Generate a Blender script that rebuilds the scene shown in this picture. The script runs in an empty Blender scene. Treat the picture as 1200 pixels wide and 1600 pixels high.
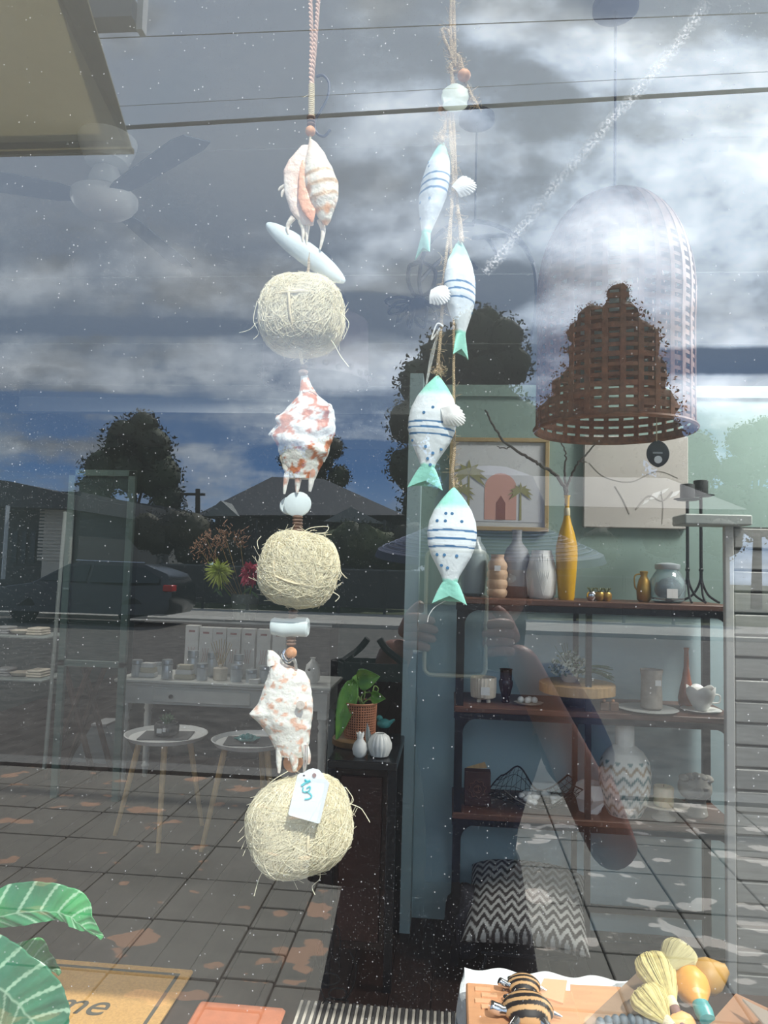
import bpy, bmesh, math, random
from mathutils import Vector, Matrix, noise
random.seed(7)
PI = math.pi
SC = bpy.context.scene
COL = SC.collection

# ------------------------------------------------------------------ camera
CAM = Vector((0.0, -0.50, 1.45))
YAW, PITCH, ROLL = math.radians(5.3), math.radians(4.3), math.radians(1.6)
FPX = 1155.0
FW = Vector((-math.sin(YAW)*math.cos(PITCH), math.cos(YAW)*math.cos(PITCH), math.sin(PITCH)))
R0 = Vector((math.cos(YAW), math.sin(YAW), 0)); U0 = R0.cross(FW)
RT = R0*math.cos(ROLL) + U0*math.sin(ROLL); UP = -R0*math.sin(ROLL) + U0*math.cos(ROLL)
cd = bpy.data.cameras.new('camera'); cam = bpy.data.objects.new('camera', cd); COL.objects.link(cam)
M = Matrix((RT, UP, -FW)).transposed().to_4x4(); M.translation = CAM
cam.matrix_world = M
cd.sensor_fit = 'VERTICAL'; cd.sensor_height = 36; cd.lens = 36*FPX/1600; cd.clip_start = 0.004; cd.clip_end = 500
SC.camera = cam
SC.view_settings.view_transform = 'Standard'; SC.view_settings.look = 'None'; SC.view_settings.gamma = 1
SC.view_settings.use_curve_mapping = False; SC.view_settings.exposure = 0.0

GLASS_REFLECT = 0.21
WORLD_STRENGTH = 2.3

def ray(px, py): return FW*FPX + RT*(px-600) - UP*(py-800)
def P(px, py, Y):                      # real point in the shop at depth Y seen at this pixel
    d = ray(px, py); t = (Y-CAM.y)/d.y; return CAM + d*t
def Z(px, py, z):                      # point at height z
    d = ray(px, py); t = (z-CAM.z)/d.z; return CAM + d*t
def Q(px, py, Y):                      # point in the street (Y<0) seen mirrored in the pane
    p = P(px, py, -Y); return Vector((p.x, Y, p.z))
def QZ(px, py, z):
    p = Z(px, py, z); return Vector((p.x, -p.y, p.z))
def S(Y): return (abs(Y)+0.5)/FPX       # metres per pixel, about, at depth Y

# ------------------------------------------------------------------ world: sky with clouds
def build_world():
    w = bpy.data.worlds.new('sky'); SC.world = w; w.use_nodes = True
    nt = w.node_tree; nt.nodes.clear(); N = nt.nodes.new; L = nt.links.new
    out = N('ShaderNodeOutputWorld'); bg = N('ShaderNodeBackground'); bg.inputs[1].default_value = WORLD_STRENGTH
    L(bg.outputs[0], out.inputs[0])
    tc = N('ShaderNodeTexCoord'); sp = N('ShaderNodeSeparateXYZ'); L(tc.outputs['Generated'], sp.inputs[0])
    def mth(op, a, b=None, clamp=False):
        n = N('ShaderNodeMath'); n.operation = op; n.use_clamp = clamp
        for i, v in enumerate((a, b)):
            if v is None: continue
            if isinstance(v, (int, float)): n.inputs[i].default_value = v
            else: L(v, n.inputs[i])
        return n.outputs[0]
    X, Y, Zz = sp.outputs
    ay = mth('ADD', mth('ABSOLUTE', Y), 0.08)
    u = mth('DIVIDE', X, ay); v = mth('DIVIDE', Zz, ay)
    def rng(val, a, b, c=0.0, d=1.0):
        n = N('ShaderNodeMapRange'); n.interpolation_type = 'SMOOTHSTEP'
        L(val, n.inputs[0]); n.inputs[1].default_value = a; n.inputs[2].default_value = b
        n.inputs[3].default_value = c; n.inputs[4].default_value = d
        return n.outputs[0]
    uv = N('ShaderNodeCombineXYZ'); L(u, uv.inputs[0]); L(v, uv.inputs[1])
    def nz(scale, detail, rough, sx=1, sy=1, off=0, dist=0):
        mp = N('ShaderNodeMapping'); L(uv.outputs[0], mp.inputs[0]); mp.inputs['Scale'].default_value = (sx, sy, 1); mp.inputs['Location'].default_value = (off, off*.7, 0)
        n = N('ShaderNodeTexNoise'); L(mp.outputs[0], n.inputs[0]); n.inputs['Scale'].default_value = scale
        n.inputs['Detail'].default_value = detail; n.inputs['Roughness'].default_value = rough; n.inputs['Distortion'].default_value = dist
        return n.outputs['Fac']
    # base noise cloud field, streaky low down, billowy above
    n1 = nz(3.2, 9, .62, 1, 1.6, 3.1, .2)
    n2 = nz(4.2, 8, .6, 0.55, 2.6, 7.7)
    det = nz(11, 8, .65, 1, 1.2, 1.9)
    low = rng(v, .42, .18)                       # 1 near the horizon
    f = mth('ADD', mth('MULTIPLY', n1, mth('SUBTRACT', 1.0, low)), mth('MULTIPLY', n2, low))
    # big cumulus bank to the right (world +x), with a thin streak up left
    def blob(cx, cy, rx, ry, amp):
        a = mth('DIVIDE', mth('SUBTRACT', u, cx), rx); b = mth('DIVIDE', mth('SUBTRACT', v, cy), ry)
        r2 = mth('ADD', mth('MULTIPLY', a, a), mth('MULTIPLY', b, b))
        return mth('MULTIPLY', rng(r2, 1.6, 0.0), amp)
    def wp(px, py):
        d = ray(px, py); return d.x/d.y, d.z/d.y
    tot = f
    for px, py, rx, ry, amp in BLOBS:
        cx, cy = wp(px, py)
        tot = mth('ADD', tot, blob(cx, cy, rx/FPX, ry/FPX, amp))
    tot = mth('ADD', tot, mth('MULTIPLY', mth('SUBTRACT', det, .5), .55))
    dens = rng(tot, .42, .66)
    thick = rng(tot, .54, .92)
    sky = N('ShaderNodeValToRGB'); L(v, sky.inputs[0]); e = sky.color_ramp.elements
    e[0].position = 0.0; e[0].color = (.34, .48, .66, 1); e[1].position = 1.0; e[1].color = (.24, .31, .44, 1)
    k = e.new(.12); k.color = (.10, .22, .45, 1)
    k = e.new(.30); k.color = (.17, .24, .36, 1)
    k = e.new(.55); k.color = (.31, .37, .46, 1)
    cl = N('ShaderNodeValToRGB'); L(thick, cl.inputs[0]); e = cl.color_ramp.elements
    e[0].position = 0; e[0].color = (.60, .70, .84, 1); e[1].position = 1; e[1].color = (1.45, 1.53, 1.62, 1)
    k = e.new(.5); k.color = (.95, 1.04, 1.16, 1)
    # shaded bellies
    sh = rng(nz(5.0, 5, .55, .8, 1.5, 12.3), .42, .66, 1.0, .42)
    mul = N('ShaderNodeMixRGB'); mul.blend_type = 'MULTIPLY'; mul.inputs[0].default_value = 1; L(cl.outputs[0], mul.inputs[1]); L(sh, mul.inputs[2])
    side = rng(u, -.40, .20, .68, 1.5)          # cloud cover is dimmer to the west
    mul2 = N('ShaderNodeMixRGB'); mul2.blend_type = 'MULTIPLY'; mul2.inputs[0].default_value = 1; L(mul.outputs[0], mul2.inputs[1]); L(side, mul2.inputs[2])
    mx = N('ShaderNodeMixRGB'); L(dens, mx.inputs[0]); L(sky.outputs[0], mx.inputs[1]); L(mul2.outputs[0], mx.inputs[2])
    # below the horizon: plain ground tone
    gm = N('ShaderNodeMixRGB'); L(rng(v, -.02, .0), gm.inputs[0]); gm.inputs[1].default_value = (.10, .10, .10, 1); L(mx.outputs[0], gm.inputs[2])
    L(gm.outputs[0], bg.inputs[0])
BLOBS = [  # px, py, rx, ry, amp : the cloud banks where they stand in the sky
    (1000, 230, 280, 110, .22), (1130, 430, 240, 200, .17), (900, 90, 200, 80, .22), (620, 300, 120, 180, .20), (800, 420, 180, 130, .12),
    (860, 300, 60, 110, -.10), (1010, 40, 170, 70, -.34), (1180, 90, 90, 60, -.2), (830, 220, 70, 60, -.16), (700, 180, 130, 60, -.14), (250, 110, 110, 60, .20), (330, 300, 260, 110, -.22),
    (420, 110, 150, 120, -.24), (150, 300, 200, 90, -.12), (300, 480, 340, 50, .16), (300, 600, 360, 46, .18), (150, 650, 200, 16, -.25), (200, 540, 400, 14, -.12),
    (560, 505, 120, 16, -.35), (560, 730, 160, 26, -.40), (200, 690, 200, 22, -.15), (1120, 590, 160, 20, -.42), (1150, 650, 150, 40, .22), (760, 480, 80, 40, -.25), (620,600,140,40,.16)]
build_world()
sun = bpy.data.lights.new('sun', 'SUN'); sun.energy = 6.6; sun.angle = math.radians(.6); sun.color = (1, .95, .87)
so = bpy.data.objects.new('sun', sun); COL.objects.link(so)
SUN_EL, SUN_AZ = math.radians(50), math.radians(24)     # from behind the camera, to its right
sd = Vector((-math.sin(SUN_AZ)*math.cos(SUN_EL), math.cos(SUN_AZ)*math.cos(SUN_EL), -math.sin(SUN_EL)))
so.rotation_euler = sd.to_track_quat('-Z', 'Y').to_euler(); so.location = (3, -6, 9)

# fill lights added under the ceiling to brighten the shop (unseen)
for x, y, e in ((-2.2, 5.2, 26), (1.9, 1.9, 85), (-3.4, 3.2, 34)):
    l = bpy.data.lights.new('fill_light', 'AREA'); l.energy = e; l.size = .6; l.color = (1, .96, .9)
    o = bpy.data.objects.new('fill_light', l); COL.objects.link(o); o.location = (x, y, 2.96)

# ------------------------------------------------------------------ materials
MATS = {}
def mat(name, col, rough=.6, metal=0, var=.0, vscale=20, bump=0, bscale=80, attr=False, trans=0, alpha=1, spec=.5, stretch=(1,1,1), sub=0):
    if name in MATS: return MATS[name]
    m = bpy.data.materials.new(name); m.use_nodes = True; nt = m.node_tree
    b = nt.nodes['Principled BSDF']; N = nt.nodes.new; L = nt.links.new
    b.inputs['Base Color'].default_value = (*col, 1); b.inputs['Roughness'].default_value = rough; b.inputs['Metallic'].default_value = metal
    b.inputs['Transmission Weight'].default_value = trans; b.inputs['Alpha'].default_value = alpha
    b.inputs['Specular IOR Level'].default_value = spec
    if sub: b.inputs['Subsurface Weight'].default_value = sub; b.inputs['Subsurface Scale'].default_value = .01
    tc = N('ShaderNodeTexCoord'); mp = N('ShaderNodeMapping'); L(tc.outputs['Object'], mp.inputs[0]); mp.inputs['Scale'].default_value = stretch
    base = None
    if attr:
        a = N('ShaderNodeAttribute'); a.attribute_name = 'Col'; base = a.outputs['Color']
    if var:
        n = N('ShaderNodeTexNoise'); L(mp.outputs[0], n.inputs[0]); n.inputs['Scale'].default_value = vscale; n.inputs['Detail'].default_value = 5
        r = N('ShaderNodeMapRange'); L(n.outputs['Fac'], r.inputs[0]); r.inputs[1].default_value = .3; r.inputs[2].default_value = .7
        r.inputs[3].default_value = 1-var; r.inputs[4].default_value = 1+var
        x = N('ShaderNodeMixRGB'); x.blend_type = 'MULTIPLY'; x.inputs[0].default_value = 1
        if base: L(base, x.inputs[1])
        else: x.inputs[1].default_value = (*col, 1)
        L(r.outputs[0], x.inputs[2]); base = x.outputs[0]
    if base: L(base, b.inputs['Base Color'])
    if bump:
        n = N('ShaderNodeTexNoise'); L(mp.outputs[0], n.inputs[0]); n.inputs['Scale'].default_value = bscale; n.inputs['Detail'].default_value = 4
        bp = N('ShaderNodeBump'); bp.inputs['Strength'].default_value = bump; bp.inputs['Distance'].default_value = .01
        L(n.outputs['Fac'], bp.inputs['Height']); L(bp.outputs[0], b.inputs['Normal'])
    MATS[name] = m; return m

def rgb(h):                                   # 0-255 sRGB to linear
    return tuple(((c/255)/12.92 if c/255 < .04045 else ((c/255+.055)/1.055)**2.4) for c in h)

m_jute = mat('jute', rgb((196,172,138)), .9, var=.25, vscale=300, bump=.5, bscale=900)
m_pink = mat('pink_cord', rgb((214,178,158)), .85, var=.2, vscale=400)
m_sisal = mat('sisal', rgb((244,234,204)), .75, var=.14, vscale=200, sub=.1)
m_sisalcore = mat('sisal_core', rgb((228,212,170)), .9, var=.25, vscale=150, bump=.6, bscale=300)
m_shell = mat('shell', (1,1,1), .38, attr=True, bump=.25, bscale=160, sub=.06)
m_paint = mat('fish_paint', (1,1,1), .6, attr=True, var=.05, vscale=150, bump=.1, bscale=260)
m_col = mat('painted', (1,1,1), .55, attr=True, var=.04, vscale=60)
m_white = mat('white_ceramic', rgb((226,226,222)), .3, var=.04)
m_cream = mat('cream_ceramic', rgb((214,204,188)), .5, var=.06, vscale=50)
m_matte = mat('matte_white', rgb((222,222,220)), .7, var=.05)
m_bead = mat('wood_bead', rgb((202,142,98)), .55, var=.2, vscale=200)
m_dbead = mat('dark_bead', rgb((112,84,68)), .6, var=.3, vscale=200)
m_twine = mat('cream_twine', rgb((220,205,172)), .9, var=.2, vscale=400)
m_black = mat('black_metal', (.012,.013,.016), .45, metal=.3)
m_steel = mat('polished_metal', (.7,.7,.72), .15, metal=1)
m_dwood = mat('dark_wood', rgb((44,26,22)), .35, var=.35, vscale=14, stretch=(1,8,8))
m_shelfw = mat('shelf_wood', rgb((92,60,46)), .45, var=.3, vscale=16, stretch=(1,10,10))
m_lwood = mat('light_wood', rgb((196,160,112)), .55, var=.15, vscale=14, stretch=(6,6,1))
m_leaf = mat('leaf', (1,1,1), .3, attr=True, var=.12, vscale=30, bump=.1)
m_sage = mat('sage_wall', rgb((128,150,143)), .8, var=.03, vscale=3)
m_blue = mat('blue_grey_wall', rgb((172,198,204)), .75, var=.03, vscale=2)
m_tealdark = mat('dark_teal_wall', rgb((66,86,88)), .8, var=.05, vscale=2)
m_ceil = mat('ceiling_white', rgb((206,210,210)), .8, var=.02)
m_fanw = mat('fan_white', rgb((226,228,228)), .4)
m_fanb = mat('fan_blade', rgb((120,128,140)), .5)
m_rattan = mat('rattan', rgb((134,84,56)), .65, var=.3, vscale=60)
m_teal = mat('teal_glaze', rgb((70,150,150)), .3, var=.15, vscale=60)
m_skin = mat('skin', rgb((150,102,86)), .5, var=.06, vscale=30, sub=.1)
m_navy = mat('navy_cloth', rgb((32,40,74)), .9, var=.2, vscale=40)
m_hair = mat('hair', rgb((40,30,26)), .6, var=.3, vscale=200)
m_gray = mat('grey_card', rgb((150,152,154)), .7)
m_tin = mat('tin', rgb((196,204,210)), .3, metal=.4)
m_orange = mat('amber_glass', rgb((150,80,50)), .2, var=.1)

# ------------------------------------------------------------------ mesh helpers
class G:
    def __init__(s): s.v = []; s.f = []; s.c = {}
    def quadring(s, a, b, n):
        for i in range(n): s.f.append((a+i, a+(i+1) % n, b+(i+1) % n, b+i))
    def box(s, lo, hi, rz=0, bev=0):
        lo = Vector(lo); hi = Vector(hi); c = (lo+hi)/2; h = (hi-lo)/2
        R = Matrix.Rotation(rz, 3, 'Z'); k = len(s.v)
        if bev <= 0:
            for dz in (-1, 1):
                for dx, dy in ((-1,-1), (1,-1), (1,1), (-1,1)):
                    s.v.append(c + R @ Vector((dx*h.x, dy*h.y, dz*h.z)))
            s.f += [(k,k+3,k+2,k+1), (k+4,k+5,k+6,k+7)] + [(k+i, k+(i+1)%4, k+4+(i+1)%4, k+4+i) for i in range(4)]
        else:
            b = min(bev, h.x*.9, h.y*.9, h.z*.9)
            rings = []
            for zz, ins in ((-h.z, b), (-h.z+b, 0), (h.z-b, 0), (h.z, b)):
                r = []
                for sx, sy in ((-1,-1), (1,-1), (1,1), (-1,1)):
                    X = h.x-ins; Y = h.y-ins; bb = b*.999 if ins == 0 else b*.4
                    p1 = (sx*(X-bb), sy*Y); p2 = (sx*X, sy*(Y-bb))
                    seq = [p1, p2] if sx*sy < 0 else [p2, p1]
                    for p in seq: r.append(len(s.v)); s.v.append(c + R @ Vector((p[0], p[1], zz)))
                rings.append(r)
            s.f.append(tuple(reversed(rings[0]))); s.f.append(tuple(rings[-1]))
            for a, b2 in zip(rings, rings[1:]):
                for i in range(8): s.f.append((a[i], a[(i+1)%8], b2[(i+1)%8], b2[i]))
        return s
    def tube(s, pts, rad, n=8, cap=True, flat=1.0):
        pts = [Vector(p) for p in pts]; m = len(pts)
        rs = rad if isinstance(rad, (list, tuple)) else [rad]*m
        prev = None; start = len(s.v)
        for i, p in enumerate(pts):
            t = (pts[min(i+1, m-1)] - pts[max(i-1, 0)])
            if t.length < 1e-9: t = Vector((0,0,1))
            t.normalize()
            if prev is None:
                ref = Vector((0,1,0)) if abs(t.y) < .9 else Vector((1,0,0))
            else: ref = prev
            a = (ref - t*ref.dot(t))
            if a.length < 1e-6: a = t.orthogonal()
            a.normalize(); prev = a; b = t.cross(a)
            for j in range(n):
                th = 2*PI*j/n; s.v.append(p + (a*math.cos(th)*flat + b*math.sin(th))*rs[i])
        for i in range(m-1): s.quadring(start+i*n, start+(i+1)*n, n)
        if cap:
            s.f.append(tuple(start+j for j in reversed(range(n)))); s.f.append(tuple(start+(m-1)*n+j for j in range(n)))
        return s
    def lathe(s, prof, c=(0,0,0), n=32, mod=None, axis=None, close=True):
        # prof: (r, z) list from the bottom up
        c = Vector(c); start = len(s.v)
        Rm = axis if axis is not None else Matrix.Identity(3)
        for (r, z) in prof:
            for j in range(n):
                th = 2*PI*j/n; rr = r*(mod(th, z) if mod else 1)
                s.v.append(c + Rm @ Vector((rr*math.cos(th), rr*math.sin(th), z)))
        for i in range(len(prof)-1): s.quadring(start+i*n, start+(i+1)*n, n)
        if close:
            s.f.append(tuple(start+j for j in reversed(range(n)))); s.f.append(tuple(start+(len(prof)-1)*n+j for j in range(n)))
        return s
    def ball(s, c, r, nu=16, nv=10, fn=None, R=None):
        if not isinstance(r, (tuple, list)): r = (r, r, r)
        c = Vector(c); start = len(s.v)
        for i in range(nv+1):
            ph = PI*(i+.02)/(nv+.04)
            for j in range(nu):
                th = 2*PI*j/nu; d = Vector((math.sin(ph)*math.cos(th), math.sin(ph)*math.sin(th), -math.cos(ph)))
                k = fn(d) if fn else 1
                q = Vector((d.x*r[0]*k, d.y*r[1]*k, d.z*r[2]*k))
                s.v.append(c + (R @ q if R else q))
        for i in range(nv): s.quadring(start+i*nu, start+(i+1)*nu, nu)
        s.f.append(tuple(start+j for j in reversed(range(nu)))); s.f.append(tuple(start+nv*nu+j for j in range(nu)))
        return s
    def poly(s, pts, th, axis='y'):           # flat outline given thickness
        k = len(s.v); n = len(pts); d = {'y': Vector((0,th,0)), 'z': Vector((0,0,th)), 'x': Vector((th,0,0))}[axis] if isinstance(axis, str) else axis*th
        for p in pts: s.v.append(Vector(p))
        for p in pts: s.v.append(Vector(p)+d)
        s.f.append(tuple(k+i for i in range(n))); s.f.append(tuple(k+n+i for i in reversed(range(n))))
        for i in range(n): s.f.append((k+i, k+n+i, k+n+(i+1)%n, k+(i+1)%n))
        return s
    def grid(s, fn, nu, nv):
        k = len(s.v)
        for i in range(nu+1):
            for j in range(nv+1): s.v.append(Vector(fn(i/nu, j/nv)))
        for i in range(nu):
            for j in range(nv):
                a = k+i*(nv+1)+j; s.f.append((a, a+1, a+nv+2, a+nv+1))
        return s
    def build(s, name, material, parent=None, origin=None, smooth=True, col=None, fix=True, solid=0):
        o0 = Vector((0,0,0))
        if parent is not None: o0 = wloc(parent)
        elif origin is not None: o0 = Vector(origin)
        me = bpy.data.meshes.new(name); me.from_pydata([tuple(v-o0) for v in s.v], [], s.f)
        if fix:
            bm = bmesh.new(); bm.from_mesh(me); bmesh.ops.recalc_face_normals(bm, faces=bm.faces); bm.to_mesh(me); bm.free()
        if smooth:
            me.polygons.foreach_set('use_smooth', [True]*len(me.polygons))
            try: me.set_sharp_from_angle(angle=math.radians(42))
            except Exception: pass
        if col:
            a = me.color_attributes.new('Col', 'FLOAT_COLOR', 'POINT')
            buf = []
            for v in s.v: c = col(v); buf += [c[0], c[1], c[2], 1]
            a.data.foreach_set('color', buf)
        me.materials.append(material)
        o = bpy.data.objects.new(name, me); COL.objects.link(o)
        if parent is not None: o.parent = parent
        else: o.location = o0
        if solid:
            md = o.modifiers.new('thick', 'SOLIDIFY'); md.thickness = solid; md.offset = 0
        return o
def wloc(o):
    p = Vector(o.location)
    while o.parent: o = o.parent; p = p + o.location
    return p
def tag(o, label, cat, group=None):
    o['label'] = label; o['category'] = cat
    if group: o['group'] = group
    return o
def thing(name, loc, label, cat, group=None):
    o = bpy.data.objects.new(name, None); COL.objects.link(o); o.location = loc; o.empty_display_size = .05
    return tag(o, label, cat, group)
def struct(o): o['kind'] = 'structure'; return o
def stuff(o): o['kind'] = 'stuff'; return o
def lab(o, t): o['label'] = t; return o
def spline(pts, n=8):
    pts = [Vector(p) for p in pts]; out = []
    for i in range(len(pts)-1):
        p0 = pts[max(i-1,0)]; p1 = pts[i]; p2 = pts[i+1]; p3 = pts[min(i+2, len(pts)-1)]
        for k in range(n):
            t = k/n; out.append(.5*((2*p1)+(p2-p0)*t+(2*p0-5*p1+4*p2-p3)*t*t+(3*p1-p0-3*p2+p3)*t**3))
    out.append(pts[-1]); return out
def lerp(a, b, t): return a+(b-a)*t
def mixc(a, b, t): t = max(0, min(1, t)); return tuple(a[i]+(b[i]-a[i])*t for i in range(3))
def interp(st, t):
    if t <= st[0][0]: return st[0][1:]
    for a, b in zip(st, st[1:]):
        if t <= b[0]:
            k = (t-a[0])/(b[0]-a[0]); return tuple(lerp(a[i], b[i], k) for i in range(1, len(a)))
    return st[-1][1:]
def ns(p, s, o=0): return noise.noise(Vector(p)*s + Vector((o, o*1.3, -o)))

# ------------------------------------------------------------------ structure: shop
def plain(name, lo, hi, m): return struct(G().box(lo, hi).build(name, m, smooth=False))
FLOOR_M = mat('floor_boards', rgb((46,30,25)), .4, var=.3, vscale=8, stretch=(8,.6,1))
fl = plain('floor', (-4.2, .05, -.12), (2.4, 9.2, -.012), FLOOR_M)
# boards as real planks near the window
n = 0
for i in range(46):
    x = -4.2 + i*.1435
    if x > 2.3: break
    G().box((x+.0015, .14, -.012), (x+.142, 9.0, 0), bev=.0012).build('floorboard', FLOOR_M, fl, smooth=False)
plain('ceiling', (-4.2, .05, 3.0), (2.4, 9.2, 3.1), m_ceil)
cl = bpy.data.objects['ceiling']
for i in range(6):     # cover battens across the ceiling lining
    y = .9+i*1.2
    G().box((-4.2, y, 2.995), (2.4, y+.02, 3.0)).build('ceiling_batten', m_ceil, cl, smooth=False)
plain('wall_left', (-4.3, .05, -.1), (-4.2, 9.2, 3.1), m_tealdark)
plain('wall_right', (2.4, .05, -.1), (2.5, 9.2, 3.1), m_ceil)
plain('wall_back', (-4.3, 9.1, -.1), (2.5, 9.2, 3.1), m_tealdark)
plain('trim_1', (-4.2, 6.2, 2.86), (2.4, 6.3, 3.0), m_ceil)          # ceiling beam
# shop front round the big pane
plain('wall_front', (-4.3, -.06, -.1), (2.5, .06, .18), mat('front_grey', rgb((120,126,128)), .7, var=.05))
HD = Z(200, 1546, .014).y*math.tan(SUN_EL)/math.cos(SUN_AZ)+.035
o = plain('wall_header', (-4.3, -.06, HD), (2.5, .06, 5.2), MATS['front_grey'])  # header edge follows the sun line; unseen front made taller to cut skylight
plain('trim_2', (-4.3, -.06, .18), (-3.2, .06, 2.80), MATS['front_grey'])
plain('trim_3', (2.3, -.06, .18), (2.5, .06, 2.80), MATS['front_grey'])
# partition with end post
px0 = P(643, 1440, 2.7).x
plain('wall_partition', (px0, 2.70, 0), (2.4, 2.80, 2.24), m_blue)
pl = Z(630, 1465, 0.0)
plain('trim_4', (px0-.055, 2.56, 0), (px0, 2.84, 2.27), mat('post_paint', rgb((160,184,188)), .6))
plain('trim_5', (px0, 2.67, 2.2), (2.4, 2.84, 2.25), m_sage)
plain('wall_upper', (px0, 2.685, 1.30), (2.4, 2.70, 2.2), m_sage)

# ------------------------------------------------------------------ glass
def glass_mat():
    m = bpy.data.materials.new('window_glass'); m.use_nodes = True; nt = m.node_tree; nt.nodes.clear()
    N = nt.nodes.new; L = nt.links.new
    out = N('ShaderNodeOutputMaterial'); tr = N('ShaderNodeBsdfTransparent'); tr.inputs[0].default_value = (.93, .965, .97, 1)
    gl = N('ShaderNodeBsdfGlossy'); gl.inputs['Roughness'].default_value = 0.0; gl.inputs[0].default_value = (.93, .97, 1, 1)
    lw = N('ShaderNodeLayerWeight'); lw.inputs[0].default_value = .5
    pw = N('ShaderNodeMath'); pw.operation = 'POWER'; L(lw.outputs['Facing'], pw.inputs[0]); pw.inputs[1].default_value = 5
    ad = N('ShaderNodeMapRange'); L(pw.outputs[0], ad.inputs[0]); ad.inputs[3].default_value = GLASS_REFLECT; ad.inputs[4].default_value = .95
    mx = N('ShaderNodeMixShader'); L(ad.outputs[0], mx.inputs[0]); L(tr.outputs[0], mx.inputs[1]); L(gl.outputs[0], mx.inputs[2])
    # dust: specks, smudges and a rubbed streak
    df = N('ShaderNodeBsdfDiffuse'); df.inputs[0].default_value = (.85, .88, .9, 1)
    tc = N('ShaderNodeTexCoord')
    def mth(op, a, b=None, clamp=False):
        n = N('ShaderNodeMath'); n.operation = op; n.use_clamp = clamp
        for i, v in enumerate((a, b)):
            if v is None: continue
            if isinstance(v, (int, float)): n.inputs[i].default_value = v
            else: L(v, n.inputs[i])
        return n.outputs[0]
    def nz(sc, det=3):
        n = N('ShaderNodeTexNoise'); L(tc.outputs['Object'], n.inputs[0]); n.inputs['Scale'].default_value = sc; n.inputs['Detail'].default_value = det
        return n.outputs['Fac']
    def rng(v, a, b, c=0., d=1.):
        n = N('ShaderNodeMapRange'); L(v, n.inputs[0]); n.inputs[1].default_value = a; n.inputs[2].default_value = b; n.inputs[3].default_value = c; n.inputs[4].default_value = d; return n.outputs[0]
    def specks(scale, size, keep, amt):
        v = N('ShaderNodeTexVoronoi'); L(tc.outputs['Object'], v.inputs[0]); v.inputs['Scale'].default_value = scale
        d = rng(v.outputs['Distance'], size, size*.4); sp = N('ShaderNodeSeparateColor'); L(v.outputs['Color'], sp.inputs[0])
        k = mth('GREATER_THAN', sp.outputs[0], keep)
        return mth('MULTIPLY', mth('MULTIPLY', d, k), amt)
    sx = N('ShaderNodeSeparateXYZ'); L(tc.outputs['Object'], sx.inputs[0]); X, _, Zc = sx.outputs
    dens = rng(nz(7), .38, .68)                       # dustier patches
    a = specks(330, .20, .88, .45); b = specks(120, .07, .88, .5); c = specks(700, .26, .6, .28)
    s = mth('ADD', mth('ADD', a, b), mth('MULTIPLY', c, dens))
    s = mth('MULTIPLY', s, rng(nz(4.3), .36, .62, .25, 1.0))
    # rubbed streak, from low left to high right
    p1 = P(1110, 5, 0); p2 = P(755, 425, 0)
    dx, dz = p1.x-p2.x, p1.z-p2.z; ln = math.hypot(dx, dz)
    t = mth('DIVIDE', mth('ADD', mth('MULTIPLY', mth('SUBTRACT', X, p2.x), dx/ln), mth('MULTIPLY', mth('SUBTRACT', Zc, p2.z), dz/ln)), ln)
    wob = mth('MULTIPLY', mth('SUBTRACT', nz(16), .5), .012)
    q = mth('ABSOLUTE', mth('ADD', mth('SUBTRACT', mth('MULTIPLY', mth('SUBTRACT', X, p2.x), -dz/ln), mth('MULTIPLY', mth('SUBTRACT', Zc, p2.z), -dx/ln)), wob))
    band = mth('MULTIPLY', rng(q, .0055, .001), mth('MULTIPLY', mth('GREATER_THAN', t, 0), mth('LESS_THAN', t, 1.0)))
    band = mth('MULTIPLY', mth('MULTIPLY', band, rng(nz(520, 2), .42, .62)), rng(nz(22), .34, .6, .08, .34))
    # general film, thicker towards the top
    film = rng(Zc, 1.35, 1.85, .004, .030)
    film = mth('MULTIPLY', film, rng(nz(2.2, 6), .3, .7, .6, 1.4))
    tot = mth('ADD', mth('ADD', s, band), film, True)
    mx2 = N('ShaderNodeMixShader'); L(tot, mx2.inputs[0]); L(mx.outputs[0], mx2.inputs[1]); L(df.outputs[0], mx2.inputs[2])
    L(mx2.outputs[0], out.inputs[0]); return m
pane = G().box((-3.2, 0, .18), (2.3, .006, 2.80)).build('window_1', glass_mat(), origin=(0,0,0), smooth=False, fix=False)
clear = bpy.data.materials.new('pane_back'); clear.use_nodes = True; nt = clear.node_tree; nt.nodes.clear()
t_ = nt.nodes.new('ShaderNodeBsdfTransparent'); o_ = nt.nodes.new('ShaderNodeOutputMaterial'); nt.links.new(t_.outputs[0], o_.inputs[0])
pane.data.materials.append(clear)
for p in pane.data.polygons: p.material_index = 0 if p.center.y < .001 else 1
struct(pane)
exec_after = []
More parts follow.
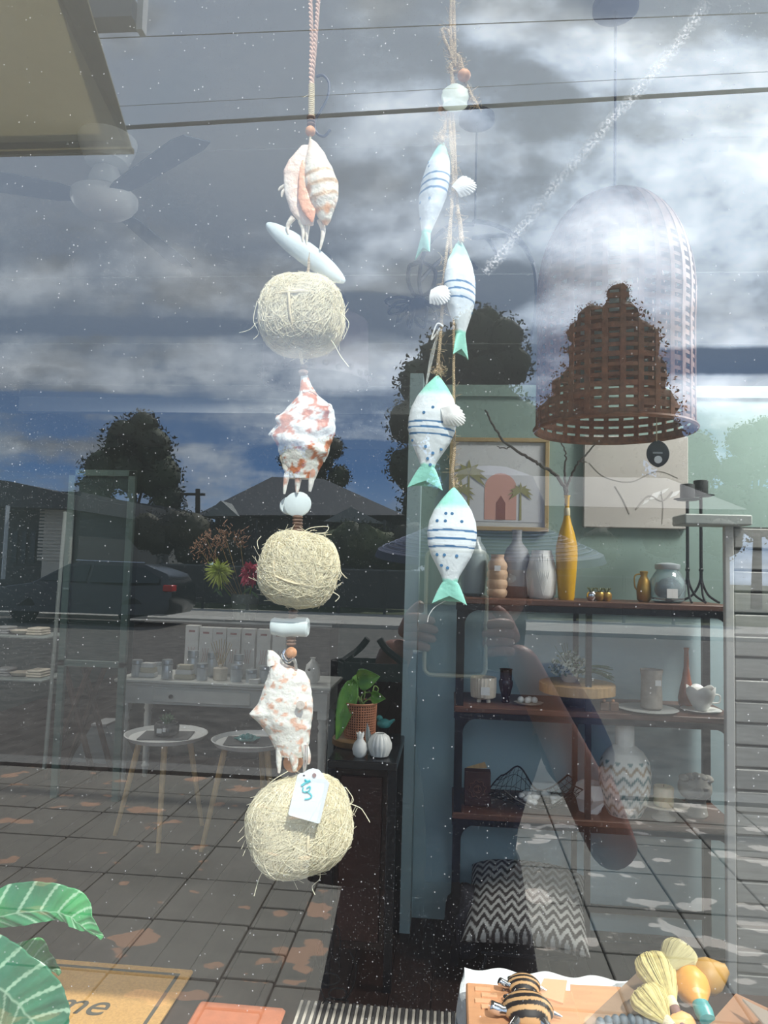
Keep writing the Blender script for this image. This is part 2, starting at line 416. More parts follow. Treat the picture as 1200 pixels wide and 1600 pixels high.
# ------------------------------------------------------------------ street: pavement, road, fence
m_tile = bpy.data.materials.new('paver'); m_tile.use_nodes = True
def tile_nodes():
    nt = m_tile.node_tree; b = nt.nodes['Principled BSDF']; N = nt.nodes.new; L = nt.links.new
    b.inputs['Roughness'].default_value = .8
    g = N('ShaderNodeNewGeometry'); mp = N('ShaderNodeMapping'); L(g.outputs['Position'], mp.inputs[0]); mp.inputs['Scale'].default_value = (1, 1.3, 1)
    n = N('ShaderNodeTexNoise'); L(mp.outputs[0], n.inputs[0]); n.inputs['Scale'].default_value = 4.6; n.inputs['Detail'].default_value = 3.5; n.inputs['Roughness'].default_value = .45
    r = N('ShaderNodeMapRange'); ra = N('ShaderNodeMath'); L(n.outputs['Fac'], ra.inputs[0]); L(ra.outputs[0], r.inputs[0]); r.inputs[1].default_value = .635; r.inputs[2].default_value = .65
    n2 = N('ShaderNodeTexNoise'); L(g.outputs['Position'], n2.inputs[0]); n2.inputs['Scale'].default_value = 14; n2.inputs['Detail'].default_value = 6
    c = N('ShaderNodeMixRGB'); L(n2.outputs['Fac'], c.inputs[0]); c.inputs[1].default_value = (*rgb((114,110,101)), 1); c.inputs[2].default_value = (*rgb((138,134,122)), 1)
    sx = N('ShaderNodeSeparateXYZ'); L(g.outputs['Position'], sx.inputs[0])
    k = N('ShaderNodeMapRange'); L(sx.outputs[0], k.inputs[0]); k.inputs[1].default_value = 0; k.inputs[2].default_value = .5
    km = N('ShaderNodeMath'); km.operation = 'MULTIPLY'; L(k.outputs[0], km.inputs[0]); km.inputs[1].default_value = .045; L(km.outputs[0], ra.inputs[1])
    w = N('ShaderNodeMixRGB'); L(k.outputs[0], w.inputs[0]); w.inputs[1].default_value = (*rgb((186,150,124)), 1); w.inputs[2].default_value = (*rgb((214,204,190)), 1)
    x = N('ShaderNodeMixRGB'); L(r.outputs[0], x.inputs[0]); L(c.outputs[0], x.inputs[1]); L(w.outputs[0], x.inputs[2]); L(x.outputs[0], b.inputs['Base Color'])
tile_nodes()
PZ = -.04
pv = plain('pavement', (-9, -4.75, -.3), (7, -.06, PZ-.03), mat('grout', rgb((48,46,44)), .9))
TS = .41
XS = QZ(430, 1376, PZ).x             # the brick strip runs out from the shop here
base_mesh = {}
def paver(x0, y0, x1, y1, name='paver'):
    key = (round(x1-x0, 3), round(y1-y0, 3))
    c = Vector(((x0+x1)/2, (y0+y1)/2, 0))
    if key not in base_mesh:
        o = G().box((x0+.004, y0+.004, PZ-.03), (x1-.004, y1-.004, PZ), bev=.004).build(name, m_tile, origin=(c.x, c.y, 0), smooth=False)
        base_mesh[key] = o.data
        o.parent = pv
    else:
        o = bpy.data.objects.new(name, base_mesh[key]); COL.objects.link(o); o.location = c; o.parent = pv
    o.location.z += random.uniform(-.0015, .0015)
for j in range(11):
    y1 = -.15-j*TS; y0 = y1-TS
    for i in range(8): paver(XS+.20+i*TS, y0, XS+.20+(i+1)*TS, y1)
    for i in range(9): paver(XS-(i+1)*TS, y0, XS-i*TS, y1)
for j in range(18):
    y1 = -1.3-j*.185; paver(XS, y1-.185, XS+.2, y1, 'brick')
plain('kerb', (-30, -4.95, -.3), (30, -4.75, PZ), mat('kerb_stone', rgb((120,118,112)), .8, var=.1))
m_asph = mat('asphalt', rgb((92,88,82)), .9, var=.35, vscale=5, bump=.4, bscale=40)
plain('road', (-60, -19, -.3), (60, -4.95, -.16), m_asph)
plain('footpath', (-60, -23.5, -.3), (60, -19, -.06), mat('far_footpath', rgb((170,166,156)), .9, var=.1, vscale=2))
plain('ground', (-120, -160, -.3), (120, -23.5, -.1), mat('grass_ground', rgb((66,74,44)), .95, var=.3, vscale=2))
plain('ground_near', (-120, -.06, -.4), (120, 60, -.31), MATS['grass_ground'])
# shop fronts and verandah either side keep the street continuous from aside
plain('wall_neighbour_left', (-14, -.06, -.3), (-4.3, .2, 5.2), mat('render_cream', rgb((170,164,150)), .8, var=.05))
plain('wall_neighbour_right', (2.5, -.06, -.3), (12, .2, 5.2), MATS['render_cream'])

m_fol = mat('foliage', (1,1,1), .75, attr=True, var=.25, vscale=3)
def foliage(name, blobs, label, cat, group=None, trunk=True, colr=((30,38,24),(66,78,44)), dens=1.0, leaf=.5, parent=None):
    """blobs: (px,py,rpx,Y) -> spheres of leaves"""
    Bs = [(Q(px, py, Y), r*S(Y)) for px, py, r, Y in blobs]
    c = sum((b[0] for b in Bs), Vector())/len(Bs); root = thing(name, (c.x, c.y, -.1), label, cat, group)
    g = G(); lo = rgb(colr[0]); hi = rgb(colr[1]); cols = []
    for p, r in Bs:
        k0 = len(g.v)
        g.ball(p, r*.84, 12, 8, fn=lambda d: 1+.25*noise.noise(d*2.3+p))
        nl = int(420*dens)
        for _ in range(nl):
            d = Vector((random.gauss(0,1), random.gauss(0,1), random.gauss(0,1))).normalized()
            q = p + d*r*random.uniform(.74, 1.12); a = Vector((random.gauss(0,1), random.gauss(0,1), random.gauss(0,1))).normalized(); b = a.orthogonal().normalized()
            s = r*leaf*random.uniform(.12, .28); k = len(g.v)
            g.v += [q-a*s, q+b*s*.5, q+a*s, q-b*s*.5]; g.f.append((k, k+1, k+2, k+3))
    o = g.build('crown', m_fol, root, col=lambda v: mixc(lo, hi, .5+.9*ns(v, .9)), fix=False)
    stuff(o)
    if trunk:
        t = G(); bot = Vector((c.x, c.y, -.15)); top = c
        t.tube([bot, bot.lerp(top, .5)+Vector((.1,0,0)), top], [.28*trunk, .2*trunk, .1*trunk], 10)
        for p, r in Bs[:5]: t.tube([bot.lerp(top, .5), bot.lerp(p, .8), p], [.12*trunk, .07*trunk, .03*trunk], 6)
        t.build('trunk', mat('bark', rgb((64,54,44)), .9, var=.3, vscale=8), root)
    return root
Y1 = -48
foliage('tree', [(200,690,42,Y1),(235,700,40,Y1),(165,735,40,Y1),(250,745,40,Y1),(210,740,42,Y1),(150,765,30,Y1),(262,780,28,Y1),(225,665,26,Y1)],
        'dark rounded gum tree reflected behind the far-left building roof', 'tree')
foliage('tree', [(660,600,46,Y1-4),(640,660,40,Y1-4),(700,560,50,Y1-4),(745,525,46,Y1-4),(785,530,40,Y1-4),(800,570,36,Y1-4),(760,590,44,Y1-4),(690,640,50,Y1-4),(640,730,40,Y1-4),(720,690,60,Y1-4),(660,790,40,Y1-4),(760,500,24,Y1-4),(775,650,56,Y1-4),(790,720,64,Y1-4),(815,655,34,Y1-4),(740,740,60,Y1-4),(740,630,50,Y1-4)],
        'tall dark tree reflected behind the lower hanging fish', 'tree', leaf=.4)
foliage('tree', [(966,460,20,Y1-1),(966,500,38,Y1-1),(925,500,28,Y1-1),(985,540,50,Y1-1),(930,560,50,Y1-1),(905,520,22,Y1-1),(1000,590,46,Y1-1),(900,610,44,Y1-1),(1020,640,44,Y1-1),(950,640,60,Y1-1),(878,655,44,Y1-1),(1030,690,46,Y1-1),(940,720,70,Y1-1),(860,700,40,Y1-1),(1060,730,40,Y1-1),(840,760,50,Y1-1),(1000,790,60,Y1-1)],
        'broad pyramid-shaped tree whose reflection uncovers the rattan lampshade', 'tree', leaf=.3)
foliage('tree', [(1165,690,30,Y1+9),(1190,720,34,Y1+9),(1150,740,30,Y1+9),(1195,670,20,Y1+9),(1140,790,36,Y1+9),(1190,800,44,Y1+9),(1225,700,50,Y1+9)],
        'loose pale green tree reflected at the right edge', 'tree', colr=((48,60,38),(92,104,70)), dens=.7)
foliage('tree', [(500,715,28,Y1-6),(520,700,20,Y1-6),(455,720,22,Y1-6),(530,745,20,Y1-6),(490,740,24,Y1-6)],
        'small dark tree reflected behind the middle spider shell', 'tree', dens=.8)
foliage('tree', [(1090,700,26,Y1+6),(1098,730,28,Y1+6),(1085,770,30,Y1+6)], 'narrow bushy tree reflected beside the pale right-edge tree', 'tree')
# hedge along the far side
for i, (a, b, y) in enumerate(((230,300,830),(300,360,850),(520,600,850),(560,640,860),(640,740,850),(740,840,850),(840,1130,845))):
    foliage('hedge_bush', [(a+(b-a)*k/3, y+8*math.sin(k*2+i), 34, -25-(i%2)*2.8) for k in range(4)],
            ['brown-green shrub reflected beside the parked car', 'dark shrub reflected under the left end of the roof', 'green clipped bush reflected right of the middle sisal ball',
             'bush reflected at the foot of the house', 'dark bush reflected behind the lowest fish', 'dark bush reflected behind the white leaf vase', 'long low hedge reflected behind the glass jar'][i],
            'bush', 'hedge bushes across the road', trunk=False, colr=((34,38,20),(84,92,46)) if i in (2,3) else ((34,32,22),(62,60,36)), leaf=.3)
# fence
def fence():
    root = thing('picket_fence', Q(420, 950, -23.4), 'low dark rail fence along the far footpath', 'fence')
    yb, yt = Q(420, 945, -23.4).z, Q(420, 885, -23.4).z
    x0, x1 = Q(250, 900, -23.4).x, Q(1130, 900, -23.4).x
    m = mat('fence_dark', rgb((42,44,46)), .7)
    G().box((x0, -23.42, yt-.05), (x1, -23.37, yt)).build('top_rail', mat('fence_rail', rgb((84,88,90)), .6), root, smooth=False)
    G().box((x0, -23.42, yb), (x1, -23.37, yb+.06)).build('bottom_rail', m, root, smooth=False)
    nn = 12
    for i in range(nn+1):
        x = lerp(x0, x1, i/nn); G().box((x-.04, -23.45, -.1), (x+.04, -23.36, yt+.03)).build('post', m, root, smooth=False)
    for i in range(nn):
        xa = lerp(x0, x1, i/nn)+.05; xb = lerp(x0, x1, (i+1)/nn)-.05
        G().box((xa, -23.41, yb+.06), (xb, -23.38, yt-.05)).build('panel', m, root, smooth=False)
fence()
# houses
def house():
    Y = -27; m = mat('roof_dark', rgb((52,56,62)), .7, var=.1, vscale=4); w = mat('house_wall', rgb((56,54,54)), .8)
    a = Q(305, 805, Y); b = Q(632, 805, Y); r1 = Q(425, 745, Y-4); r2 = Q(505, 748, Y-4)
    root = thing('house', (a.x/2+b.x/2, Y-3, -.1), 'dark hip-roofed house reflected behind the middle of the shell garland', 'house')
    dy = Vector((0,-8,0)); ab, bb = a+dy, b+dy
    g = G(); g.v = [a, b, bb, ab, r1, r2]; g.f = [(0,1,5,4), (1,2,5), (2,3,4,5), (3,0,4), (0,3,2,1)]
    g.build('roof', m, root, smooth=False)
    G().box((a.x+.6, Y-7.5, -.1), (b.x-.6, Y-.6, a.z-.02)).build('wall', w, root, smooth=False)
    # corrugated verandah gable
    c0, c1, ct = Q(505, 815, Y+.6), Q(600, 818, Y+.6), Q(548, 792, Y+.6)
    G().poly([c0, c1, ct], -2.5).build('gable', mat('gable_grey', rgb((126,130,126)), .7), root, smooth=False)
    G().poly([Q(318,806,Y+.3), Q(372,806,Y+.3), Q(345,782,Y+.3)], -2).build('gable', MATS['gable_grey'], root, smooth=False)
    for x in (330, 400, 470, 540, 600):
        G().box(tuple(Q(x, 880, Y+.3)-Vector((.06,.06,0))), tuple(Q(x, 812, Y+.3)+Vector((.06,.06,0)))).build('verandah_post', m, root, smooth=False)
    for x in (350, 440, 510):
        f = G().box(tuple(Q(x-12, 868, Y-.62)), tuple(Q(x+12, 828, Y-.58))).build('window', mat('dark_glass', (.02,.025,.03), .1), root, smooth=False)
house()
def left_building():
    Y = -26
    root = thing('shop_building', (Q(60, 950, Y).x, Y-4, -.1), 'low dark commercial building with a white brick side at the far left', 'building')
    dk = mat('building_dark', rgb((70,72,74)), .8, var=.1)
    A = Q(-60, 950, Y); B = Q(110, 950, Y)
    G().box((A.x, Y-9, -.1), (B.x-.1, Y-.5, Q(50, 765, Y).z)).build('wall', dk, root, smooth=False)
    G().poly([Q(-60,742,Y+1), Q(15,752,Y+1), Q(106,772,Y+1), Q(106,795,Y+1), Q(-60,790,Y+1)], -8).build('roof', mat('building_roof', rgb((58,60,64)), .7), root, smooth=False)
    bw = G().box(tuple(Q(62, 950, Y+.1)-Vector((0,.2,0))), tuple(Q(112, 795, Y+.1)+Vector((0,.05,0)))).build('brick_wall', mat('white_brick', rgb((196,190,178)), .8, var=.08), root, smooth=False)
    g = G()
    for k in range(16):
        z = lerp(Q(62,875,Y).z, Q(62,797,Y).z, k/15); g.box((Q(62,870,Y).x, Y+.14, z-.01), (Q(112,870,Y).x, Y+.18, z+.07))
    stuff(g.build('brick_courses', MATS['white_brick'], bw, smooth=False))
    G().box(tuple(Q(4, 905, Y+2)-Vector((0,.1,0))), tuple(Q(13, 790, Y+2)+Vector((0,.1,0)))).build('downpipe', mat('post_white', rgb((190,196,200)), .5), root, smooth=False)
    for k in range(3):
        G().box(tuple(Q(18+k*14, 880, Y-.45)), tuple(Q(28+k*14, 830, Y-.4))).build('window', mat('dark_glass', (.02,.025,.03), .1), root, smooth=False)
    G().box(tuple(Q(48, 783, Y+.2)), tuple(Q(92, 768, Y+.3))).build('sign_board', mat('sign_navy', rgb((40,50,80)), .6), root, smooth=False)
    r2 = thing('long_shed', (Q(180, 950, Y-9.6).x, Y-12, -.1), 'long grey shed reflected between the white brick wall and the hedge', 'building')
    G().box((Q(110, 900, Y-9.6).x, Y-16, -.1), (Q(262, 900, Y-9.6).x, Y-9.6, Q(180, 795, Y-9.6).z)).build('wall', mat('shed_grey', rgb((128,126,122)), .8, var=.06), r2, smooth=False)
    G().poly([Q(110,770,Y-9.2), Q(262,792,Y-9.2), Q(262,800,Y-9.2), Q(110,785,Y-9.2)], -6).build('roof', mat('building_roof', rgb((58,60,64)), .7), r2, smooth=False)
    G().box(tuple(Q(150, 868, Y-9.55)), tuple(Q(190, 812, Y-9.5))).build('roller_door', mat('roller_grey', rgb((104,106,106)), .7), r2, smooth=False)
left_building()
def right_house():
    Y = -29
    root = thing('weatherboard_house', (Q(980, 900, Y).x, Y-3, -.1), 'dark weatherboard house reflected behind the canvas picture', 'house')
    a, b = Q(760, 850, Y), Q(1140, 850, Y); t = Q(760, 790, Y).z
    G().box((a.x, Y-6, -.1), (b.x, Y, t)).build('wall', mat('house_green', rgb((70,78,72)), .8), root, smooth=False)
    g = G(); e0, e1 = Vector((a.x-.5, Y+.5, t)), Vector((b.x+.5, Y+.5, t)); d = Vector((0,-7,0)); rr = Vector((0,-3.5,1.6))
    g.v = [e0, e1, e1+d, e0+d, e0+rr+Vector((2,0,0)), e1+rr-Vector((2,0,0))]; g.f = [(0,1,5,4), (1,2,5), (2,3,4,5), (3,0,4), (0,3,2,1)]
    g.build('roof', MATS['roof_dark'], root, smooth=False)
right_house()
# power pole and cables
def pole():
    root = thing('power_pole', Q(308, 900, -37), 'thin timber power pole with cross-arm reflected left of the house', 'pole')
    b, t = Q(309, 870, -37), Q(309, 764, -37)
    G().tube([b, t], [.16, .12], 10).build('pole', mat('bark', rgb((64,54,44)), .9), root)
    G().box((t.x-.9, t.y-.06, t.z-.35), (t.x+.4, t.y+.06, t.z-.22)).build('cross_arm', MATS['bark'], root, smooth=False)
    G().lathe([(.1,0),(.14,.08),(.08,.25),(.02,.3)], (t.x-.6, t.y, t.z-.95), 10).build('insulator', m_gray, root)
pole()
def cable(p, q, r, label, Yd, sag=.0):
    a, b = Q(*p, Yd), Q(*q, Yd); dv = (b-a); a2 = a-dv*.6; b2 = b+dv*.6
    pts = [a2.lerp(b2, i/24)-Vector((0,0,sag*4*(i/24)*(1-i/24))) for i in range(25)]
    tag(G().tube(pts, r, 6).build('power_cable', mat('cable', (.05,.045,.045), .6), origin=a2), label, 'cable', 'cables over the street')
cable((0,211), (1200,140), .034, 'thickest dark cable crossing just above the lampshade, reflected', -11)
cable((0,66), (1200,20), .008, 'thin cable nearest the top of the frame, reflected', -11)
cable((0,176), (1200,112), .004, 'thin cable directly above the thickest one, reflected', -11)
# canvas awning overhead on the left
def cloth_trans(name, c):
    m = mat(name, c, .85, var=.06, vscale=6); nt = m.node_tree; b = nt.nodes['Principled BSDF']; o = nt.nodes['Material Output']
    t = nt.nodes.new('ShaderNodeBsdfTranslucent'); t.inputs[0].default_value = (*c, 1); x = nt.nodes.new('ShaderNodeMixShader'); x.inputs[0].default_value = .55
    nt.links.new(b.outputs[0], x.inputs[1]); nt.links.new(t.outputs[0], x.inputs[2]); nt.links.new(x.outputs[0], o.inputs[0]); return m
def awning():
    root = thing('canvas_awning', Q(100, 150, -2.1), 'cream canvas blind with a stitched hem, reflected at the upper left', 'awning')
    ya, yb = -2.25, -1.75
    m = cloth_trans('canvas', rgb((206,198,168)))
    def quad(n, pts, mm, y):
        g = G(); g.poly([Q(a, b, ya if b > 120 else yb)+Vector((0, y, 0)) for a, b in pts], .006); return g.build(n, mm, root, smooth=False)
    quad('panel', [(-260,246), (208,236), (120,-60), (-300,-60)], m, 0)
    quad('side_hem', [(172,214), (209,236), (121,-60), (70,-60)], cloth_trans('canvas_hem', rgb((150,143,122))), .02)
    quad('bottom_hem', [(-260,246), (209,236), (200,212), (-260,222)], MATS['canvas_hem'], .03)
    G().tube([Q(-260,246,ya), Q(208,236,ya)], .012, 8).build('batten', MATS['canvas_hem'], root)
awning()
def gutter():
    a, b = Q(-40, 40, -3.2), Q(214, 12, -3.2)
    root = thing('gutter_beam', a, 'pale fascia beam with a short end bracket, reflected at top left', 'beam')
    G().box((a.x, -3.26, a.z-.03), (b.x, -3.14, a.z+.09)).build('beam', m_gray, root, smooth=False)
    G().box((b.x, -3.26, a.z-.06), (b.x+.035, -3.2, a.z+.25)).build('bracket', m_white, root, smooth=False)
gutter()
# car
def car():
    Y = -17; s = (Q(250, 900, Y).x-Q(0, 900, Y).x)/4.7*1.06
    x0 = Q(-20, 900, Y).x; zb = -.16
    root = thing('parked_car', (x0+2.4, Y-.9, zb), 'dark station wagon parked across the road, reflected at the left', 'car')
    body = mat('car_paint', (.012,.014,.018), .2, spec=.8); gl = mat('car_glass', (.02,.03,.035), .08)
    prof = [(0,.42),(.02,.75),(.25,.86),(1.15,1.0),(1.95,1.48),(2.3,1.56),(3.9,1.52),(4.55,1.30),(4.72,1.0),(4.75,.5),(4.6,.3),(.2,.3)]
    g = G(); L_ = []
    for yy, ins, zs in ((0,.05,.97),(.05,0,1),(.9,0,1.01),(1.75,0,1),(1.8,.05,.97)):
        L_.append(len(g.v))
        for x, z in prof:
            tap = .16 if z > 1.02 else 0
            yv = yy; 
            if z > 1.02: yv = .9+(yy-.9)*(1-.32*(z-1.0)/.56)
            g.v.append(Vector((x0+x+(ins if x < 2 else -ins), Y-yv, zb+z*zs)))
    n = len(prof)
    for a, b in zip(L_, L_[1:]): g.quadring(a, b, n)
    g.f.append(tuple(L_[0]+i for i in range(n))); g.f.append(tuple(L_[-1]+i for i in reversed(range(n))))
    g.build('body', body, root)
    for yy in (-.02, ):
        for pts in ([(1.35,1.06),(1.98,1.42),(2.55,1.48),(2.55,1.06)], [(2.65,1.06),(2.65,1.48),(3.5,1.47),(3.55,1.06)], [(3.65,1.06),(3.6,1.46),(3.95,1.44),(4.4,1.2),(4.4,1.08)]):
            G().poly([(x0+x, Y-.02-.29*((z-1.0)/.56)*.9, zb+z) for x, z in pts], .02).build('side_window', gl, root, smooth=False)
    for x in (.95, 3.75):
        w = G(); R = Matrix.Rotation(PI/2, 3, 'X'); w.lathe([(.2,-.1),(.33,-.1),(.35,-.06),(.35,.1),(.33,.13),(.2,.13)], (x0+x, Y-.12, zb+.35), 24, axis=R)
        t = w.build('wheel', mat('tyre', (.015,.015,.015), .8), root)
        G().lathe([(.19,-.0),(.19,.14),(.05,.16)], (x0+x, Y-.12, zb+.35), 12, axis=R, mod=lambda th, z: 1-.2*(math.sin(th*5) > .3)).build('rim', m_steel, t)
    G().box((x0+4.52, Y-.3, zb+.88), (x0+4.76, Y+.01, zb+1.04), bev=.02).build('tail_light', mat('tail_red', (.5,.02,.02), .2), root)
    G().box((x0-.01, Y-.3, zb+.62), (x0+.2, Y+.01, zb+.76), bev=.02).build('headlight', m_steel, root)
    G().box((x0+2.0, Y-.35, zb+.86), (x0+2.14, Y-.0, zb+.9)).build('door_handle', m_steel, root)
    G().tube([(x0+2.1, Y-.35, zb+1.58), (x0+3.9, Y-.35, zb+1.56)], .02, 6).build('roof_rail', m_steel, root)
car()
# ------------------------------------------------------------------ photographer (seen only as a reflection)
def skin(name, chains, m, parent, levels=2, root=0):
    vs = []; rs = []; es = []; idx = {}
    def vi(p, r):
        k = tuple(round(c, 4) for c in p)
        if k not in idx: idx[k] = len(vs); vs.append(Vector(p)); rs.append(r)
        return idx[k]
    for ch in chains:
        pr = None
        for p, r in ch:
            i = vi(p, r)
            if pr is not None and pr != i: es.append((pr, i))
            pr = i
    o0 = wloc(parent); me = bpy.data.meshes.new(name); me.from_pydata([tuple(v-o0) for v in vs], es, [])
    o = bpy.data.objects.new(name, me); COL.objects.link(o); o.parent = parent
    md = o.modifiers.new('skin', 'SKIN'); md.use_smooth_shade = True; md.branch_smoothing = .3
    for i, r in enumerate(rs):
        d = me.skin_vertices[0].data[i]; d.radius = r if isinstance(r, tuple) else (r, r); d.use_root = (i == root)
    sb = o.modifiers.new('sub', 'SUBSURF'); sb.levels = levels; sb.render_levels = levels
    me.materials.append(m); return o
def person():
    yb = -.86
    root = thing('person', (0.0, yb, -.04), 'person in a navy short-sleeved top and brimmed hat holding up a phone, reflected', 'person')
    hp = Vector((-.02, yb, .86)); waist = Vector((-.02, yb, 1.0)); chest = Vector((.02, yb+.01, 1.16)); nb = Vector((.045, yb, 1.275)); nt_ = Vector((.06, yb+.02, 1.33))
    rs = Vector((.185, yb+.01, 1.235)); ls = Vector((-.125, yb+.01, 1.235))
    re = Q(968, 1345, -.68); le = Q(545, 1270, -.66)
    rw = Q(826, 1052, -.565); lw = Q(610, 1040, -.56)
    rh = Q(806, 1008, -.545); lh = Q(628, 998, -.542)
    # body
    body = [[(hp,(.15,.11)), (waist,(.125,.09)), (chest,(.15,.1)), (nb,(.055,.05)), (nt_,(.048,.048)), (nt_+Vector((.0,.01,.04)),(.05,.055))],
            [(chest,(.15,.1)), (rs,.055), (rs.lerp(re,.5),.044), (re,.036), (re.lerp(rw,.3),.038), (rw,.024), (rh,(.034,.018))],
            [(chest,(.15,.1)), (ls,.055), (ls.lerp(le,.5),.044), (le,.036), (le.lerp(lw,.3),.038), (lw,.024), (lh,(.034,.018))]]
    for s in (-1, 1):
        h = hp+Vector((s*.085, 0, -.04)); k = Vector((h.x+s*.01, yb+.02, .45)); a = Vector((h.x+s*.015, yb-.01, .06)); f = Vector((h.x+s*.03, yb+.13, .0))
        body.append([(hp,(.15,.11)), (h,.085), (h.lerp(k,.5),.072), (k,.052), (k.lerp(a,.35),.054), (a,.034), (f,.028)])
    skin('body', body, m_skin, root)
    # hands: five fingers each curled on the phone edge
    def fingers(h, w, s, name):
        d = (h-w).normalized()
        for i, (off, ln) in enumerate(((.018,.054), (.006,.060), (-.006,.056), (-.018,.046))):
            b = h + d*.012 + Vector((0, .012, off)); inn = Vector((-s, 0, 0))
            ch = [(b, .0085), (b+inn*ln*.35+Vector((0,.016,.004)), .0078), (b+inn*ln*.7+Vector((0,.012,0)), .007), (b+inn*ln*.95+Vector((0,.0,-.003)), .006)]
            skin(name, [ch], m_skin, root, 1)
        b = h + Vector((0,-.006,.02))
        skin('thumb', [[(h, .012), (b+Vector((-s*.014,-.01,.016)), .0105), (b+Vector((-s*.03,-.012,.03)), .0085)]], m_skin, root, 1)
    fingers(rh, rw, 1, 'finger'); fingers(lh, lw, -1, 'finger')
    # head
    hc = Vector((.065, yb+.03, 1.43))
    def hf(d):
        k = 1.0
        if d.z < -.2: k *= 1-.16*(-d.z-.2)*(1 if abs(d.x) > .0 else 0)
        if d.y > .7: k *= 1.0
        return k
    hd = G().ball(hc, (.072, .092, .108), 28, 20, fn=hf)
    hd.ball(hc+Vector((0,.093,-.012)), (.011,.014,.024), 10, 8); hd.ball(hc+Vector((0,.098,-.026)), (.014,.011,.009), 10, 8)
    for s in (-1,1): hd.ball(hc+Vector((s*.073,0,-.01)), (.008,.018,.03), 8, 8)
    head = hd.build('head', m_skin, root)
    for s in (-1,1): G().ball(hc+Vector((s*.03,.079,.008)), (.013,.01,.008), 10, 8).build('eye', m_white, head); 
    G().ball(hc+Vector((0,.083,-.055)), (.022,.008,.006), 12, 8).build('mouth', mat('lips', rgb((170,96,92)), .5), head)
    hr = G().ball(hc+Vector((0,-.025,.02)), (.084,.098,.108), 24, 16)
    hr.ball(hc+Vector((0,-.065,-.08)), (.075,.05,.13), 20, 12)
    hr.build('hair', m_hair, root)
    hat = G().lathe([(.20,.0),(.195,.012),(.115,.03),(.10,.045),(.096,.10),(.075,.145),(.03,.16),(.001,.162)], hc+Vector((0,-.005,.045)), 40,
              axis=Matrix.Rotation(-.12, 3, 'X'), mod=lambda th, z: 1+.03*math.sin(3*th) if z < .02 else 1, close=False)
    ht = hat.build('hat', mat('hat_straw', rgb((50,58,92)), .8, var=.2, vscale=60), root)
    g = G()
    for k in range(9):
        r = .105+.0105*k; z = .046+.027*(1-k/8)-.026
        g.tube([hc+Matrix.Rotation(-.12,3,'X')@Vector((r*math.cos(a), r*math.sin(a), z+.004-.0012*k))+Vector((0,-.005,.045)) for a in [2*PI*i/40 for i in range(41)]], .0014, 4)
    stuff(g.build('braid', mat('hat_stripe', rgb((120,130,160)), .8), ht))
    # clothes
    top = [[(hp+Vector((0,0,-.02)),(.172,.125)), (waist,(.15,.108)), (chest,(.168,.115)), (chest.lerp(nb,.75),(.095,.075))],
           [(chest,(.168,.115)), (rs+Vector((0,0,.004)),.073), (rs.lerp(re,.6),.062)], [(chest,(.168,.115)), (ls+Vector((0,0,.004)),.073), (ls.lerp(le,.42),.066)]]
    skin('shirt', top, m_navy, root)
    sk = G().lathe([(.27,.12),(.262,.18),(.235,.4),(.20,.65),(.175,.8),(.15,.94),(.148,.95)], (-.02, yb, .0), 36, mod=lambda th, z: (1+.05*math.sin(th*9)*(1-z)) * (1 if abs(math.cos(th)) > .5 else .9), close=False)
    sk.build('skirt', mat('skirt_cloth', rgb((44,34,36)), .9, var=.3, vscale=12), root, solid=.004)
    for s in (-1, 1):
        G().ball((-.02+s*.115, yb+.06, .02), (.045,.125,.045), 16, 10, fn=lambda d: 1 if d.z > -.6 else .95).build('shoe', m_black, root)
    # black bag added over the left forearm to darken its reflection
    bc = Q(578, 1195, -.525); bg = thing('cover_bag', (bc.x, bc.y, bc.z-.16), 'black tote bag added to darken the left forearm of the reflected person', 'bag'); mb = mat('bag_black', (.012,.012,.014), .8, var=.3, vscale=30)
    def bf(u, v):
        a = 2*PI*u; z = -.15+.29*v; w = .062+.012*math.cos(v*PI)+.006*math.sin(a*3+v*5); return bc+Vector((w*(abs(math.cos(a))**.6)*(1 if math.cos(a) > 0 else -1), .028*(abs(math.sin(a))**.6)*(1 if math.sin(a) > 0 else -1), z))
    G().grid(bf, 48, 12).build('body', mb, bg, solid=.003)
    G().poly([bf(i/24, 0) for i in range(24)], .003, 'z').build('base', mb, bg, smooth=False)
    for s in (-1, 1): G().tube(spline([bf(.12 if s > 0 else .38, 1), bc+Vector((s*.02,.0,.155)), bc+Vector((s*.008,-.0,.17))], 6), .005, 6).build('handle', mb, bg)
    # phone
    cx = CAM.x
    ph = thing('phone', (cx+.008, -.516, 1.31), 'phone in a pale clear case held upright by the reflected person', 'phone')
    G().box((cx-.031, -.519, 1.31), (cx+.046, -.5105, 1.473), bev=.004).build('body', mat('phone_dark', rgb((58,62,66)), .35), ph)
    pts = []
    for (X, Zc, a0) in ((cx+.038, 1.465, 0), (cx-.023, 1.465, 90), (cx-.023, 1.318, 180), (cx+.038, 1.318, 270)):
        for k in range(7): a = math.radians(a0+k*15); pts.append(Vector((X+.0105*math.cos(a), -.5145, Zc+.0105*math.sin(a))))
    pts.append(pts[0])
    G().tube(pts, .0028, 8, flat=1.6).build('case', mat('case_clear', rgb((190,184,160)), .3), ph)
    for zz in (1.45, 1.428):
        G().tube([(cx+.0, -.5112, zz), (cx+.0, -.5085, zz)], .007, 20).build('camera_lens', m_black, ph)
person()

